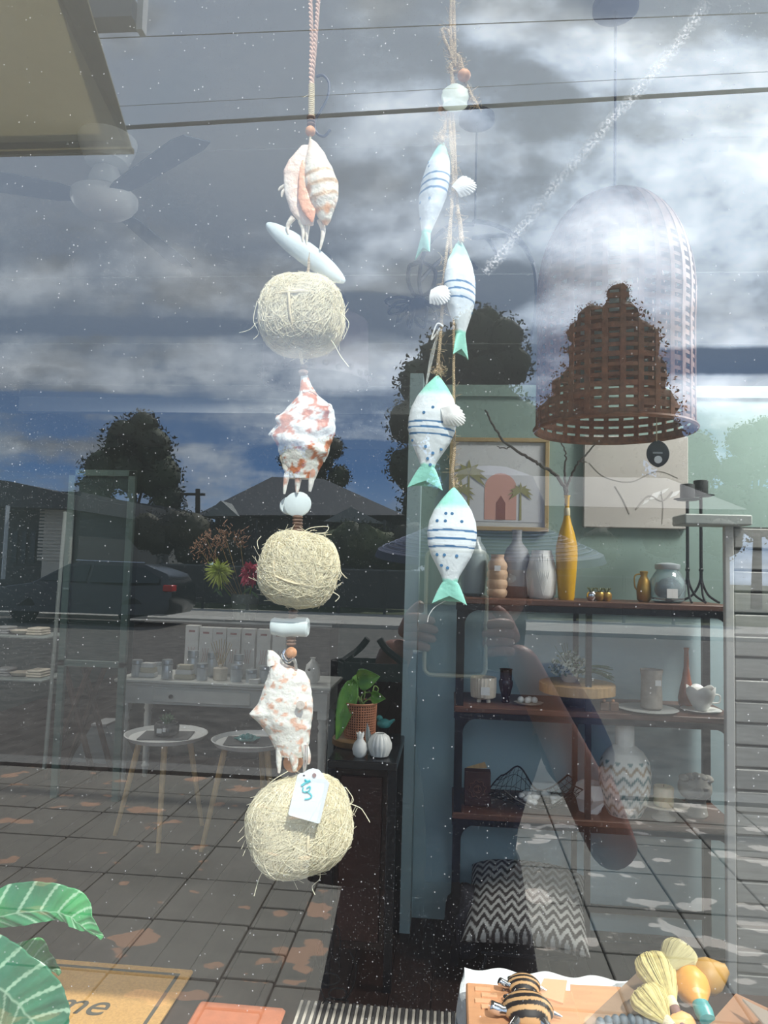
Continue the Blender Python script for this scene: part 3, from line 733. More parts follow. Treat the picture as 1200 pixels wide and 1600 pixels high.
# ------------------------------------------------------------------ NEAR: garlands hanging just behind the pane
YG = .085; SG = (YG+.5)/FPX*1.0
def gp(px, py, dy=0): return P(px, py, YG+dy)
def twisted(a_pts, r, turns_per_m=120, strands=2, sep=None):
    pts = spline(a_pts, 26); g = G(); sep = sep or r*.8; L = 0; acc = [0]
    for a, b in zip(pts, pts[1:]): L += (b-a).length; acc.append(L)
    for s in range(strands):
        q = []
        for p, l in zip(pts, acc):
            th = 2*PI*(l*turns_per_m + s/strands); q.append(p+Vector((math.cos(th)*sep, math.sin(th)*sep, 0)))
        g.tube(q, r, 6)
    return g
def fuzz(g, pts, n, r=.00016, ln=.006):
    for _ in range(n):
        p = random.choice(pts); d = Vector((random.gauss(0,1), random.gauss(0,.6), random.gauss(0,.6))).normalized()
        e = Vector((random.gauss(0,1), random.gauss(0,1), random.gauss(0,1)))*.0016
        g.tube([p, p+d*ln*.5+e, p+d*ln*random.uniform(.6,1.2)-e], r, 3, cap=False)
def jute(a, parent, r=.0016, f=30, name='cord', m=None):
    g = twisted(a, r*.42, 210, 3, r*.42)
    fuzz(g, spline(a, 20), f)
    return g.build(name, m or m_jute, parent)
# --- shell helpers
def knob(n, c, w): return w*math.exp(-((n-c).length_squared)/(c and 1))
def shell_loft(st, dep, knobs=(), ridge=0, nseg=48, nst=56, dy=0, seed=0, ridge_n=9):
    """st: (py, pxL, pxR) down the picture; dep = depth / width"""
    g = G(); rings = []
    y0, y1 = st[0][0], st[-1][0]
    for i in range(nst+1):
        t = i/nst; py = lerp(y0, y1, t); l, r = interp(st, py)
        c = gp((l+r)/2, py, dy); w = max((r-l)/2*SG, .0003)
        rings.append(len(g.v))
        for j in range(nseg):
            th = 2*PI*j/nseg; d = Vector((math.cos(th), -math.sin(th)*dep, 0))
            p = c + RT*0 + Vector((d.x*w, d.y*w, 0))
            k = 1+.05*noise.noise(p*90+Vector((seed,0,0)))
            if ridge: k += ridge*math.sin(t*ridge_n*2*PI + d.x*1.4 + 2*noise.noise(p*60))
            for kx, ky, kr, ka in knobs:
                q = gp(kx, ky, dy-w*dep*.9); dd = Vector((p.x-q.x, (p.y-q.y)*.5, p.z-q.z)).length
                k += ka*math.exp(-(dd/(kr*SG))**2)
            g.v.append(c + (p-c)*k)
    for a, b in zip(rings, rings[1:]): g.quadring(a, b, nseg)
    g.f.append(tuple(rings[0]+i for i in range(nseg))); g.f.append(tuple(rings[-1]+i for i in reversed(range(nseg))))
    return g
def finger(pts, r, dy=0):
    p = spline([gp(a, b, dy) for a, b in pts], 6); n = len(p)
    return G().tube(p, [r*SG*(1-.75*(i/(n-1))**1.4) for i in range(n)], 10)
WHT = rgb((228,225,217)); ORG = rgb((190,104,52)); CRM = rgb((244,222,196)); PNK = rgb((246,208,184)); TAN = rgb((214,190,140)); BRN = rgb((176,110,90))
def blot(th=.18, sc=130, c1=WHT, c2=ORG, amt=.85, seed=0, c3=BRN):
    def f(v):
        a = noise.fractal(Vector(v)*sc+Vector((seed,0,seed)), 1.0, 2.0, 3)
        k = max(0, min(1, (a-th)/.14)); c = mixc(c1, c2, k*amt)
        b = noise.noise(Vector(v)*sc*1.7+Vector((9+seed,3,0)))
        return mixc(c, c3, max(0, min(.5, (b-.35)*3))*k)
    return f
def sisal_ball(parent, cx, cy, rx, ry, ang=0, n=2500, seed=1, stray=(), ties=(), dep=.9):
    rnd = random.Random(seed); c = gp(cx, cy); R = Matrix.Rotation(math.radians(ang), 3, 'Y')
    rr = Vector((rx*SG, rx*SG*dep, ry*SG))
    sup = lambda d: (abs(d.x)**2.7+abs(d.y)**2.7+abs(d.z)**2.7)**(-1/2.7)*.985+.025*noise.noise(d*3+Vector((seed,0,0)))
    core = G().ball(c, (rr.x*.965, rr.y*.965, rr.z*.965), 40, 26, fn=sup, R=R).build('sisal_ball', m_sisalcore, parent)
    g = G(); whorls = [Vector((rnd.gauss(0,1), -abs(rnd.gauss(0,1))-.2, rnd.gauss(0,1))).normalized() for _ in range(5)]
    for i in range(n):
        d0 = Vector((rnd.gauss(0,1), rnd.gauss(0,1)-.5, rnd.gauss(0,1))).normalized()
        ax = rnd.choice(whorls) if rnd.random() < .75 else Vector((rnd.gauss(0,1), rnd.gauss(0,1), rnd.gauss(0,1))).normalized()
        ax = (ax+Vector((rnd.gauss(0,.2), rnd.gauss(0,.2), rnd.gauss(0,.2)))).normalized()
        arc = rnd.uniform(.5, 2.2); m_ = 9; h0 = rnd.uniform(.985, 1.03); wob = rnd.uniform(-.02, .04); pts = []
        for k in range(m_+1):
            d = Matrix.Rotation(arc*k/m_, 3, ax) @ d0
            h = h0 + wob*math.sin(PI*k/m_) + (rnd.random() < .06)*.02
            s = sup(d)*h; pts.append(c + R @ Vector((d.x*rr.x*s, d.y*rr.y*s, d.z*rr.z*s)))
        g.tube(pts, rnd.uniform(.00009,.0002), 3, cap=False)
    for i in range(110):        # loose ends round the rim
        th = rnd.uniform(0, 2*PI); d = Vector((math.cos(th), rnd.uniform(-.4,.3), math.sin(th))).normalized()
        p = c + R @ Vector((d.x*rr.x, d.y*rr.y, d.z*rr.z)); tn = Vector((-d.z, rnd.uniform(-.3,.3), d.x))*rnd.choice((-1,1))
        l = rnd.uniform(.003, .009)
        g.tube([p, p+d*l*.4+tn*l*.5, p+d*l*rnd.uniform(.2,.9)+tn*l*1.2], .00017, 3, cap=False)
    for s in stray: g.tube(spline([gp(a, b, -.012) for a, b in s], 8), .00032, 4)
    stuff(g.build('fibre', m_sisal, core, fix=False))
    for tpts in ties:
        pts = [gp(a, b) for a, b in tpts]; q = []
        for p in spline(pts, 8):   # drape the twine on the ball's front
            l = R.inverted() @ (p-c); k = 1-(l.x/rr.x)**2-(l.z/rr.z)**2
            q.append(p+Vector((0, -rr.y*math.sqrt(max(k, 0))*1.03-.0012, 0)))
        g2 = G().tube(q, .0011, 6); lab(g2.build('tie_twine', m_twine, core), 'thin cream twine tied round the ball')
    return core
def bead(parent, px, py, r, m, dy=0, name='bead', sq=1.0):
    o = G().ball(gp(px, py, dy), (r*SG, r*SG, r*SG*sq), 18, 12).build(name, m, parent); return o

def shell_garland():
    root = thing('shell_garland', gp(480, 0), 'hanging strand of pronged shells, three sisal balls and a white price tag', 'garland')
    # braided pink cords, wrapped neck
    for pts in ([(485,-60),(485,0),(487,60),(486,110),(487,150)], [(498,-60),(497,0),(493,60),(489,110),(486,150)]):
        g = twisted([gp(a, b) for a, b in pts], .0011, 130, 2, .001); g.build('braided_cord', m_pink, root)
    g = G()
    for i in range(17):
        p = gp(487-.03*i, 133+i*3.0); g.lathe([(.0018,-.0008),(.0027,-.0004),(.0027,.0004),(.0018,.0008)], p, 16)
    g.build('cord_wrapping', m_twine, root)
    g = G(); g.tube([gp(482,148,-.002), gp(474,152,-.003), gp(471,151,-.003)], .0003, 4); g.build('loose_thread', m_twine, root)
    for y in (184, 190, 195): bead(root, 486, y, 7.5, m_dbead, sq=.45)
    bead(root, 485, 205, 8.5, m_bead)
    G().tube([gp(485,200), gp(484,240)], .0010, 6).build('cord', m_twine, root)
    # shell 1: aperture side, flesh coloured lip left and whorl right
    whorl = shell_loft([(218,484,488),(224,482,496),(240,478,508),(262,474,520),(285,474,530),(300,477,531),(316,482,528),(330,490,522),(345,501,517),(352,507,512)], .8, ridge=.012, ridge_n=6, seed=3, dy=-.004,
                       knobs=((524,300,8,.05),(518,322,7,.06),(512,334,6,.06),(500,335,6,.05)))
    def wc(v):
        t = (gp(500,218).z-v.z)/(gp(500,218).z-gp(500,352).z)
        c = mixc(rgb((244,214,190)), rgb((250,240,224)), min(1, t*2.4))
        band = math.sin((t*44)+(v.x*160)+1.0*ns(v, 60))
        if t > .42: c = mixc(c, rgb((196,150,96)), max(0, band-.1)*.95); c = mixc(c, rgb((226,160,100)), max(0, ns(v, 150, 4)*2.0-.1)*min(1, (t-.4)*4))
        return c
    sh = lab(whorl.build('shell', m_shell, root, col=wc), 'pronged shell turned to its smooth peach opening')
    lip = shell_loft([(228,470,486),(236,462,492),(250,450,486),(268,443,479),(290,443,474),(312,447,476),(330,454,484),(343,464,492),(352,472,490)], .42, ridge=.02, ridge_n=3, dy=-.001, seed=8,
                     knobs=((446,262,10,.12),(450,300,10,.1),(462,335,9,.08)))
    lip.build('lip', m_shell, sh, col=lambda v: mixc(rgb((248,206,182)), rgb((252,238,226)), .5+1.2*ns(v, 40)))
    ap = shell_loft([(250,472,475),(262,468,478),(285,466,480),(310,465,488),(330,472,494),(340,480,492),(347,486,489)], .3, dy=-.0075, seed=5)
    ap.build('aperture', m_shell, sh, col=lambda v: mixc(rgb((240,160,120)), rgb((250,196,160)), .5+ns(v, 60)))
    for pts, r in (([(458,340),(450,352),(450,366)], 5), ([(470,345),(474,358),(473,378)], 5.5), ([(481,345),(480,362),(479,382)], 4.5), ([(500,344),(505,362),(500,390)], 5.5), ([(452,292),(442,300),(440,308)], 4), ([(446,290),(438,294),(435,298)], 3.5)):
        finger(pts, r, .0).build('prong', m_shell, sh, col=lambda v: mixc(WHT, CRM, .5))
    # driftwood/shell oval
    a, b = gp(416, 349, .006), gp(539, 441, .006); ax = (b-a).normalized(); R = Matrix((ax, Vector((0,1,0)), ax.cross(Vector((0,1,0))))).transposed()
    o = G().ball((a+b)/2, ((b-a).length/2, .007, 18*SG), 40, 20, fn=lambda d: 1+.03*noise.noise(d*3), R=R).build('cuttle_bone', mat('pale_bone', rgb((206,216,216)), .6, var=.05, vscale=40), root)
    G().tube([gp(484,395,.0), gp(481,430,.002)], .0012, 6).build('cord', m_jute, root)
    sisal_ball(root, 472, 494, 66, 63, 0, seed=11, stray=([(505,520),(520,535),(532,556),(545,573)], [(400,505),(390,515),(374,520)], [(402,470),(396,500),(404,520),(396,530)], [(530,488),(545,505),(536,530)], [(455,470),(462,472),(470,470)]),
               ties=([(404,474),(430,478),(462,478),(500,476),(536,482)], [(464,432),(462,460),(464,478),(466,510),(471,550)]))
    for a, b in ((469, 477),):
        for dx in (-2, 1.5): G().tube([gp(468+dx,545,-.01), gp(473+dx*.4,572)], .0008, 6).build('cord', m_twine, root)
    bead(root, 474, 573, 7, m_dbead, sq=.5); bead(root, 474, 581, 8, m_pink, sq=.45); bead(root, 474, 586, 7, m_dbead, sq=.35)
    # shell 2: back of a spider shell
    s2 = shell_loft([(584,470,480),(600,469,486),(618,466,498),(628,456,512),(640,446,522),(656,436,525),(672,430,525),(690,432,520),(708,434,514),(724,440,506),(738,444,498),(748,450,494)], .6,
                    ridge=.008, ridge_n=14, seed=21, nseg=72, nst=90, knobs=((438,652,9,.35),(427,680,10,.45),(452,686,11,.3),(470,668,8,.18),(490,672,7,.18),(505,668,7,.15),(484,700,10,.3),(502,706,8,.3),(505,640,8,.25),(442,720,8,.1),(470,690,7,.2)))
    sh = lab(s2.build('shell', m_shell, root, col=blot(.06, 130, seed=2, amt=.95)), 'knobbly white shell with rust-orange blotches and three downward prongs')
    rid = shell_loft([(690,434,452),(704,435,457),(720,438,458),(738,444,458)], .5, dy=-.004, ridge=.07, ridge_n=4, seed=31)
    rid.build('spire', m_shell, sh, col=lambda v: mixc(WHT, TAN, .5+ns(v, 80)))
    for pts, r in (([(456,728),(448,745),(444,772)], 7), ([(470,728),(466,748),(464,770)], 8), ([(486,728),(487,745),(484,768)], 8), ([(436,668),(426,676),(420,680)], 6), ([(500,700),(506,712),(506,722)], 5), ([(474,612),(486,612),(497,618)], 3.5), ([(442,655),(434,652),(433,660)], 5), ([(505,636),(516,634),(518,650)], 4)):
        finger(pts, r, -.003).build('prong', m_shell, sh, col=blot(.08, 150, seed=5, amt=.7))
    # flat disc pair
    R = Matrix.Rotation(PI/2, 3, 'X')
    for x, y, r, dy in ((452,790,15,.004), (465,788,21,0)):
        G().lathe([(r*SG*.9,-.0015),(r*SG,-.0006),(r*SG,.0006),(r*SG*.9,.0015)], gp(x,y,dy), 28, axis=R, mod=lambda th, z: 1+.05*math.sin(2*th+1)).build('shell_disc', mat('pale_bone', (.7,.7,.7)), root)
    for y in (808, 813, 818, 823, 828): bead(root, 465, y, 8.5, m_dbead, sq=.42)
    sisal_ball(root, 467, 889, 60, 58, 8, seed=22, stray=([(470,835),(485,825),(512,823),(508,832),(492,833)], [(412,862),(405,876),(410,890)], [(526,888),(532,900),(528,906)], [(408,838),(402,846),(404,858)], [(520,925),(530,932),(524,940)]),
               ties=([(404,890),(430,896),(442,900),(480,912),(524,905)], [(466,834),(450,850),(440,876),(442,900),(452,925)]))
    for y in (956, 961, 966): bead(root, 458, y, 8, m_dbead, sq=.42)
    a, b = gp(424, 978, -.001), gp(482, 980, -.001)
    g = G().tube([a+Vector((0,0,0)), a.lerp(b,.05), a.lerp(b,.35)+Vector((0,0,-.0012)), a.lerp(b,.7), a.lerp(b,.96), b], [11*SG, 13.5*SG, 14.5*SG, 15*SG, 15*SG, 12.5*SG], 26)
    g.build('stone_cylinder', mat('pale_bone', (.7,.7,.7)), root)
    for y in (996, 1001, 1006): bead(root, 455, y, 8, m_dbead, sq=.42)
    bead(root, 455, 1020, 9, m_bead, dy=-.004)
    g = G(); g.tube(spline([gp(446,1016,-.004), gp(442,1024,-.006), gp(450,1034,-.007), gp(459,1030,-.007), gp(463,1045,-.004)], 8), .0014, 8); g.build('wire_loop', m_steel, root)
    # shell 3
    s3 = shell_loft([(1016,418,426),(1024,418,436),(1036,420,444),(1048,420,476),(1062,417,484),(1080,411,488),(1098,404,489),(1116,400,489),(1130,404,487),(1146,416,485),(1160,424,484),(1172,430,480),(1182,436,474)], .5,
                    ridge=.006, ridge_n=14, seed=41, nseg=72, nst=90, knobs=((402,1118,10,.4),(424,1024,8,.1),(469,1101,7,.2),(466,1062,7,.15),(440,1130,9,.15),(478,1140,7,.12)))
    sh = lab(s3.build('shell', m_shell, root, col=blot(.20, 190, seed=7, amt=.7, c2=rgb((218,150,112)))), 'white spider shell with faint brown marks and a hooked horn at top left')
    for pts, r in (([(438,1165),(436,1185),(436,1208)], 7), ([(456,1170),(460,1190),(460,1205)], 9), ([(472,1160),(480,1180),(482,1194)], 8), ([(408,1108),(400,1116),(396,1122)], 7), ([(424,1040),(422,1026),(422,1018)], 7)):
        finger(pts, r, -.002).build('prong', m_shell, sh, col=blot(.1, 150, seed=9, amt=.5))
    G().lathe([(3.5*SG,0),(6.5*SG,0),(6.5*SG,.0016),(3.5*SG,.0016)], gp(470,1101,-.0135), 20, axis=Matrix.Rotation(PI/2,3,'X')).build('barnacle', m_shell, sh, col=lambda v: rgb((200,190,180)))
    G().lathe([(.001,-.002),(15*SG,-.0018),(15*SG,.0018),(.001,.002)], gp(458,1191,.006), 26, axis=R).build('wood_disc', m_bead, root)
    sisal_ball(root, 469, 1288, 77, 68, -16, n=2900, seed=33, stray=([(545,1255),(562,1262),(569,1270),(578,1285)], [(415,1355),(405,1372),(397,1400)], [(497,1350),(500,1372),(488,1385),(492,1398)], [(425,1230),(402,1262),(394,1300),(404,1335)], [(540,1230),(552,1250),(540,1262)], [(470,1362),(474,1372),(482,1368),(476,1360)], [(535,1300),(550,1306),(545,1322),(537,1312)], [(450,1205),(420,1225),(402,1255)]),
               ties=([(402,1325),(425,1345),(460,1352),(500,1338),(540,1308)], [(495,1228),(498,1260),(494,1300),(497,1340)], [(506,1225),(514,1262),(510,1300),(512,1332)]))
    # price tag

    return root

def price_tag(root, cx, cy, w, h, ang, dy, label, scribble=True):
    c = gp(cx, cy, dy); R = Matrix.Rotation(math.radians(ang), 3, 'Y')
    pts = [(-w/2,-h/2+2),(-w/2+2,-h/2),(w/2-2,-h/2),(w/2,-h/2+2),(w/2,h*.30),(w/2-3,h*.34),(w/2-7,h*.36),(w*.24,h*.44),(w*.1,h*.5),(-w*.1,h*.5),(-w*.24,h*.44),(-w/2+7,h*.36),(-w/2+3,h*.34),(-w/2,h*.30)]
    o = lab(G().poly([c + R @ Vector((a*SG, 0, b*SG)) for a, b in pts], .0005).build('price_tag', mat('tag_card', rgb((236,240,246)), .7), root, smooth=False), label)
    G().lathe([(.0008,0),(.0015,0),(.0015,.0006),(.0008,.0006)], c + R @ Vector((0,-.0001,h*.38*SG)), 14, axis=Matrix.Rotation(PI/2,3,'X')).build('tag_hole', mat('hole_ring', rgb((150,120,120)), .6), o)
    if scribble:
        ink = mat('teal_ink', rgb((86,196,206)), .6)
        def st(pp, r=.0006): G().tube(spline([gp(a, b, dy-.0006) for a, b in pp], 6), r, 5, flat=.4).build('ink_stroke', ink, o)
        st([(471,1228),(478,1223),(485,1220)], .0009); st([(476,1218),(480,1221),(481,1224)])
        st([(474,1230),(473,1236),(479,1238),(484,1234),(484,1229),(479,1232)]); st([(477,1237),(483,1239),(487,1244),(483,1248),(476,1249)])
    return o
gl_root = shell_garland()
price_tag(gl_root, 484, 1241, 47, 72, 12, -.046, 'white card tag with a teal handwritten price')
G().tube(spline([gp(476,1165,-.012), gp(475,1190,-.03), gp(475,1212,-.0462)], 6), .0008, 6).build('tag_string', m_steel, gl_root)
G().tube(spline([gp(479,1165,-.012), gp(479,1190,-.03), gp(475,1212,-.0462)], 6), .0008, 6).build('tag_string', m_steel, gl_root)

# dark hook hanging behind the cord
hk = tag(G().tube([P(494,120,.3), P(492,90,.3), Vector((P(492,90,.3).x, .3, 3.0))], .0004, 4).tube(spline([P(494,120,.3), P(505,118,.3), P(514,130,.3), P(512,152,.3), P(500,175,.3), P(492,190,.3), P(494,206,.3), P(506,213,.3), P(516,203,.3)], 8), .0016, 8)
    .build('wire_hook', mat('hook_blue', rgb((30,38,60)), .5), origin=P(494,120,.3)), 'bent dark wire hook behind the braided cord of the shell strand', 'hook')

# --- fish
MINT = rgb((156,226,206)); FWH = rgb((232,238,240)); INK = rgb((56,112,158))
def fish(parent, nose, tail, wpx, rot, dy, stripes, dots, spread=54, seed=0, grey=0, label=None):
    a, b = gp(*nose, dy), gp(*tail, dy); L = (b-a).length; ax = (b-a).normalized()
    side = Vector((0,1,0)).cross(ax)
    if side.x < 0: side = -side
    Rr = Matrix.Rotation(rot, 3, ax); sx = Rr @ side; sy = Rr @ Vector((0,1,0))
    W = wpx/2*SG; nst, nseg = 150, 72; g = G(); meta = []; rings = []
    prof = [(0,.05),(.02,.14),(.06,.30),(.12,.52),(.2,.76),(.3,.94),(.4,1.0),(.5,.96),(.6,.80),(.7,.54),(.77,.36),(.82,.29),(.86,.42),(.92,.58),(.97,.68),(1.0,.72)]
    th_ = [(0,.05),(.02,.12),(.08,.26),(.2,.46),(.35,.56),(.5,.54),(.65,.38),(.78,.22),(.86,.15),(.95,.09),(1.0,.05)]
    sc = spread/2*SG/W
    for i in range(nst+1):
        t = i/nst; w = interp(prof, t)[0]*W; d = interp(th_, t)[0]*W
        if t > .82: w = lerp(.29*W, spread/2*SG, ((t-.82)/.18)**.8)
        rings.append(len(g.v))
        for j in range(nseg):
            ph = 2*PI*j/nseg; cx_, cy_ = math.cos(ph), math.sin(ph)
            e = .85; X = abs(cx_)**e*(1 if cx_ > 0 else -1); Yv = abs(cy_)**e*(1 if cy_ > 0 else -1)
            tt = t
            if t > .82: tt = t - (1-abs(X))*.06*((t-.82)/.18) + abs(X)**2*.012*((t-.82)/.18)     # forked tail
            facet = 1+.012*noise.noise(Vector((ph*1.2, t*7, seed)))
            g.v.append(a+ax*L*tt + sx*X*w*facet + sy*Yv*d*facet); meta.append((t, X*w, cy_))
    for p, q in zip(rings, rings[1:]): g.quadring(p, q, nseg)
    g.f.append(tuple(rings[0]+i for i in range(nseg))); g.f.append(tuple(rings[-1]+i for i in range(nseg)))
    k = [0]
    base = mixc(FWH, rgb((190,200,204)), grey)
    def colf(v):
        t, X, s = meta[k[0]]; k[0] += 1
        hw = .14+.015*noise.noise(Vector((X*200, s*2, seed)))
        c = mixc(MINT, base, (t-hw)/.07)
        c = mixc(c, MINT, (t-.785-.01*noise.noise(Vector((X*300, 1, seed))))/.02)
        tc_ = t + .012*math.cos(X/W*1.4)-.012
        for st in stripes:
            if abs(tc_-st) < .0085+.003*noise.noise(Vector((X*90, st*40, seed))): c = INK
        return c
    o = g.build('wooden_fish', m_paint, parent, col=colf, fix=True)
    if label: lab(o, label)
    for (dt, dx) in dots:
        w = interp(prof, dt)[0]*W; d = interp(th_, dt)[0]*W; x = dx*w
        for sgn in (-1,):
            yy = -(1-abs(dx)**(2/.85))**(.85/2)*d
            # surface point and outward normal (front side)
            p = a+ax*L*dt+sx*x+sy*yy
            q = a+ax*L*dt+sx*(x+.0005)+sy*(-(1-min(1,abs((x+.0005)/w))**(2/.85))**(.85/2)*d)
            nrm = (q-p).cross(ax).normalized()
            if nrm.y > 0: nrm = -nrm
            Rn = nrm.to_track_quat('Z', 'Y').to_matrix()
            G().lathe([(.0013,-.0003),(.00125,.0003),(.0001,.0004)], p, 12, axis=Rn).build('painted_dot', mat('dot_ink', rgb((64,118,160)), .6), o)
    return o
def clam(parent, c, rx, rz, ang, tilt, dy=0, nrib=11, m=None):
    """ribbed half shell, hinge at the narrow end"""
    cc = gp(*c, dy); R = Matrix.Rotation(math.radians(ang), 3, 'Y') @ Matrix.Rotation(tilt, 3, 'Z')
    def fn(u, v):
        th = (v-.5)*2.3; r = u; rib = 1+.035*math.sin(v*nrib*2*PI)*u
        x = r*math.cos(th)*rx*2*SG*rib - rx*SG; z = r*math.sin(th)*rz*1.15*SG*rib
        y = -math.sin(min(1,u*1.02)*PI*.80)*.0065*math.cos(th*.9)
        return cc + R @ Vector((x, y, z))
    return G().grid(fn, 16, 88).build('clam_shell', m or mat('clam_white', rgb((238,236,232)), .5, bump=.1, var=.05, vscale=100), parent, solid=.0009)
def fish_garland():
    root = thing('fish_garland', gp(707, 0), 'jute strand of four mint and white wooden fish with blue stripes and small white shells', 'garland')
    J = lambda pts, r=.0016, f=30, name='cord': jute([gp(*p) for p in pts], root, r, f, name)
    J([(705,-60),(705,0),(704,40),(706,80),(712,100)], .0019, 24); J([(710,-60),(709,0),(710,50),(711,90),(711,104)], .0019, 24)
    J([(712,104),(703,80),(694,60),(691,46),(700,48),(706,66),(712,92)], .0017, 40, 'knot_loop')
    J([(704,92),(712,86),(719,92),(716,100),(706,100),(705,110),(714,112),(717,106)], .0022, 40, 'knot')
    J([(716,90),(720,100),(723,112)], .0026, 20); J([(727,128),(733,142),(740,158)], .0020, 16); J([(738,154),(742,160),(744,166)], .0028, 30)
    bead(root, 725, 118, 11, m_bead, -.003, sq=.85)
    J([(705,104),(706,120),(707,136)], .0020, 16)
    o = G().lathe([(.0002,-.0022),(26*SG*.55,-.0018),(26*SG*.9,-.001),(26*SG,.0),(26*SG*.9,.0009),(.0002,.0004)], gp(711,153,-.005), 44, axis=Matrix.Rotation(PI/2, 3, 'X'), mod=lambda th, z: (1+.03*math.sin(5*th))*(.84 if abs(math.cos(th)) > .85 else .93))
    lab(o.build('shell_disc', mat('greenish_shell', rgb((176,182,166)), .45, var=.06, vscale=60), root), 'round pale green-white shell disc')
    J([(708,138),(710,146),(709,152),(707,160),(706,180)], .0016, 10)
    for pts in ([(700,170),(692,176),(697,182),(695,200),(691,220)], [(704,172),(703,195),(707,230),(708,300),(702,360),(697,400),(692,450)], [(706,172),(709,200),(712,260),(713,300),(717,340),(720,378)],
                [(703,175),(704,220),(708,280),(705,330),(704,380),(708,440),(709,520),(709,600),(709,650)], [(709,650),(710,700),(707,740),(710,766)]):
        J(pts, .0017, 50)
    J([(691,484),(688,530),(685,560),(683,588)], .0017, 30)
    J([(692,450),(691,470),(690,488)], .0014, 10)
    bead(root, 692, 172, 8, m_bead, .004)
    J([(690,206),(686,216),(692,220),(688,212)], .0022, 40, 'knot'); J([(680,580),(686,584),(690,578),(683,575)], .0022, 40, 'knot')
    J([(715,330),(719,350),(722,378)], .0022, 20)
    fish(root, (691,222), (660,398), 66, 1.02, .004, (.335,.40,.465), ((.2,-.3),(.25,.05),(.55,-.35),(.56,.62),(.68,-.5)), 50, 1, .35, 'slim-looking fish turned edge-on at the top')
    fish(root, (718,376), (720,556), 68, -1.0, .006, (.40,.46,.53), ((.36,.7),(.62,.7),(.3,.75)), 46, 2, .15, 'second fish turned edge-on')
    fish(root, (684,587), (664,762), 78, .22, .0, (.43,.48,.535), ((.31,.1),(.36,-.25),(.40,.62),(.65,-.1),(.7,.45),(.75,.1),(.66,.85),(.8,.5),(.6,-.85)), 58, 3, 0, 'third fish, tail kicked to the left')
    fish(root, (709,762), (702,942), 77, .05, -.003, (.375,.445,.515), ((.235,-.3),(.235,.0),(.30,-.62),(.30,-.27),(.30,.42),(.59,-.66),(.59,-.3),(.595,.3),(.68,-.6),(.70,-.2)), 54, 4, 0, 'lowest fish, facing square on')
    clam(root, (724,294), 19, 17, 6, .1, -.002)
    clam(root, (687,464), 19, 18, 42, -.2, -.006); clam(root, (706,650), 21, 17, 32, .1, -.010)
    price_tag(root, 657, 642, 24, 56, 8, .022, 'blank white tag tucked behind the third fish', False)
    for k in range(3):
        G().tube(spline([gp(690,506,.0), gp(684-k*3,526+k*6,.004), gp(676-k*2,560,.01), gp(664,612,.02)], 8), .0005, 5).build('tag_string', m_white, root)
    G().tube(spline([gp(693,510,-.002), gp(683,506,-.002), gp(674,530,.0), gp(680,524,.0), gp(688,512,-.002)], 8), .0007, 5).build('tag_string', m_white, root)
    G().tube(spline([gp(702,936,-.003), gp(690,942), gp(678,950), gp(670,962), gp(668,972)], 6), .0003, 5).build('nylon_line', m_white, root)
fish_garland()
# ------------------------------------------------------------------ INTERIOR: right side, industrial shelf
YF, YBK = 2.34, 2.66
ZT = P(925, 940, YF).z; Z2 = P(925, 1112, YF).z; Z3 = P(925, 1281, YF).z
XL = P(718, 1100, YF).x; XR = P(1147, 1100, YF).x; XM = P(920, 1100, YF).x
def shelf():
    root = thing('shelving_unit', ((XL+XR)/2, (YF+YBK)/2, 0), 'tall shelving unit of dark wood boards in a black metal frame with curved corner braces', 'shelf')
    t = .014
    for z in (ZT, Z2, Z3):
        G().box((XL-.02, YF-.012, z-.022), (XR+.02, YBK, z), bev=.003).build('board', m_shelfw, root, smooth=False)
        G().box((XL-.02, YF-.002, z-.046), (XR+.02, YF+.02, z-.0225)).build('front_rail', m_black, root, smooth=False)
    G().box((XL, YF, .10), (XR, YF+.02, .125)).build('bottom_rail', m_black, root, smooth=False)
    G().box((XL, YBK-.03, .10), (XR, YBK-.01, .125)).build('bottom_rail', m_black, root, smooth=False)
    for x in (XL, XR):
        for y in (YF, YBK-.03): G().box((x-t, y, 0), (x+t, y+.026, ZT-.022)).build('leg', m_black, root, smooth=False)
    for y in (YF, YBK-.03): G().box((XM-.010, y, .125), (XM+.010, y+.022, ZT-.022)).build('middle_post', m_black, root, smooth=False)
    for z in (ZT, Z2, Z3):
        for x, s in ((XL+t, 1), (XR-t, -1)):
            r = .055; pts = [Vector((x, YF+.006, z-.046))] + [Vector((x+s*(r-r*math.sin(a)), YF+.006, z-.046-(r-r*math.cos(a)))) for a in [i*PI/16 for i in range(9)]]
            pts = [Vector((x, YF+.006, z-.046)), Vector((x+s*r, YF+.006, z-.046))] + [Vector((x+s*(r-r*math.sin(a)), YF+.006, z-.046-r+r*math.cos(a))) for a in [i*PI/16 for i in range(1, 9)]]
            G().poly(pts, .012).build('corner_brace', m_black, root, smooth=False)
shelf()
def sp(px, base, Y, zb): p = P(px, base, Y); return Vector((p.x, Y, zb))
def vase(name, px, zb, Y, w, h, prof, m, label, cat='vase', n=36, mod=None, group=None, parts=None, col=None, as_thing=False):
    """prof: (r 0..1, z 0..1); w,h in photograph pixels"""
    s = S(Y); c = sp(px, 900, Y, zb); W = w/2*s; H = h*s
    pts = [(r*W, z*H) for r, z in prof]
    inner = [(max(prof[-1][0]-.12, .02)*W, prof[-1][1]*H-.001), (max(prof[-1][0]-.14, .02)*W, prof[-1][1]*H*.55), (.002, prof[-1][1]*H*.5)]
    g = G().lathe(pts+inner, (0,0,0) if False else c, n, mod=mod)
    if as_thing or parts:
        root = thing(name, c, label, cat, group); o = g.build('body', m, root, col=col)
        if parts: parts(root, c, W, H)
        return root
    o = g.build(name, m, origin=c, col=col); return tag(o, label, cat, group)
yv = 2.46
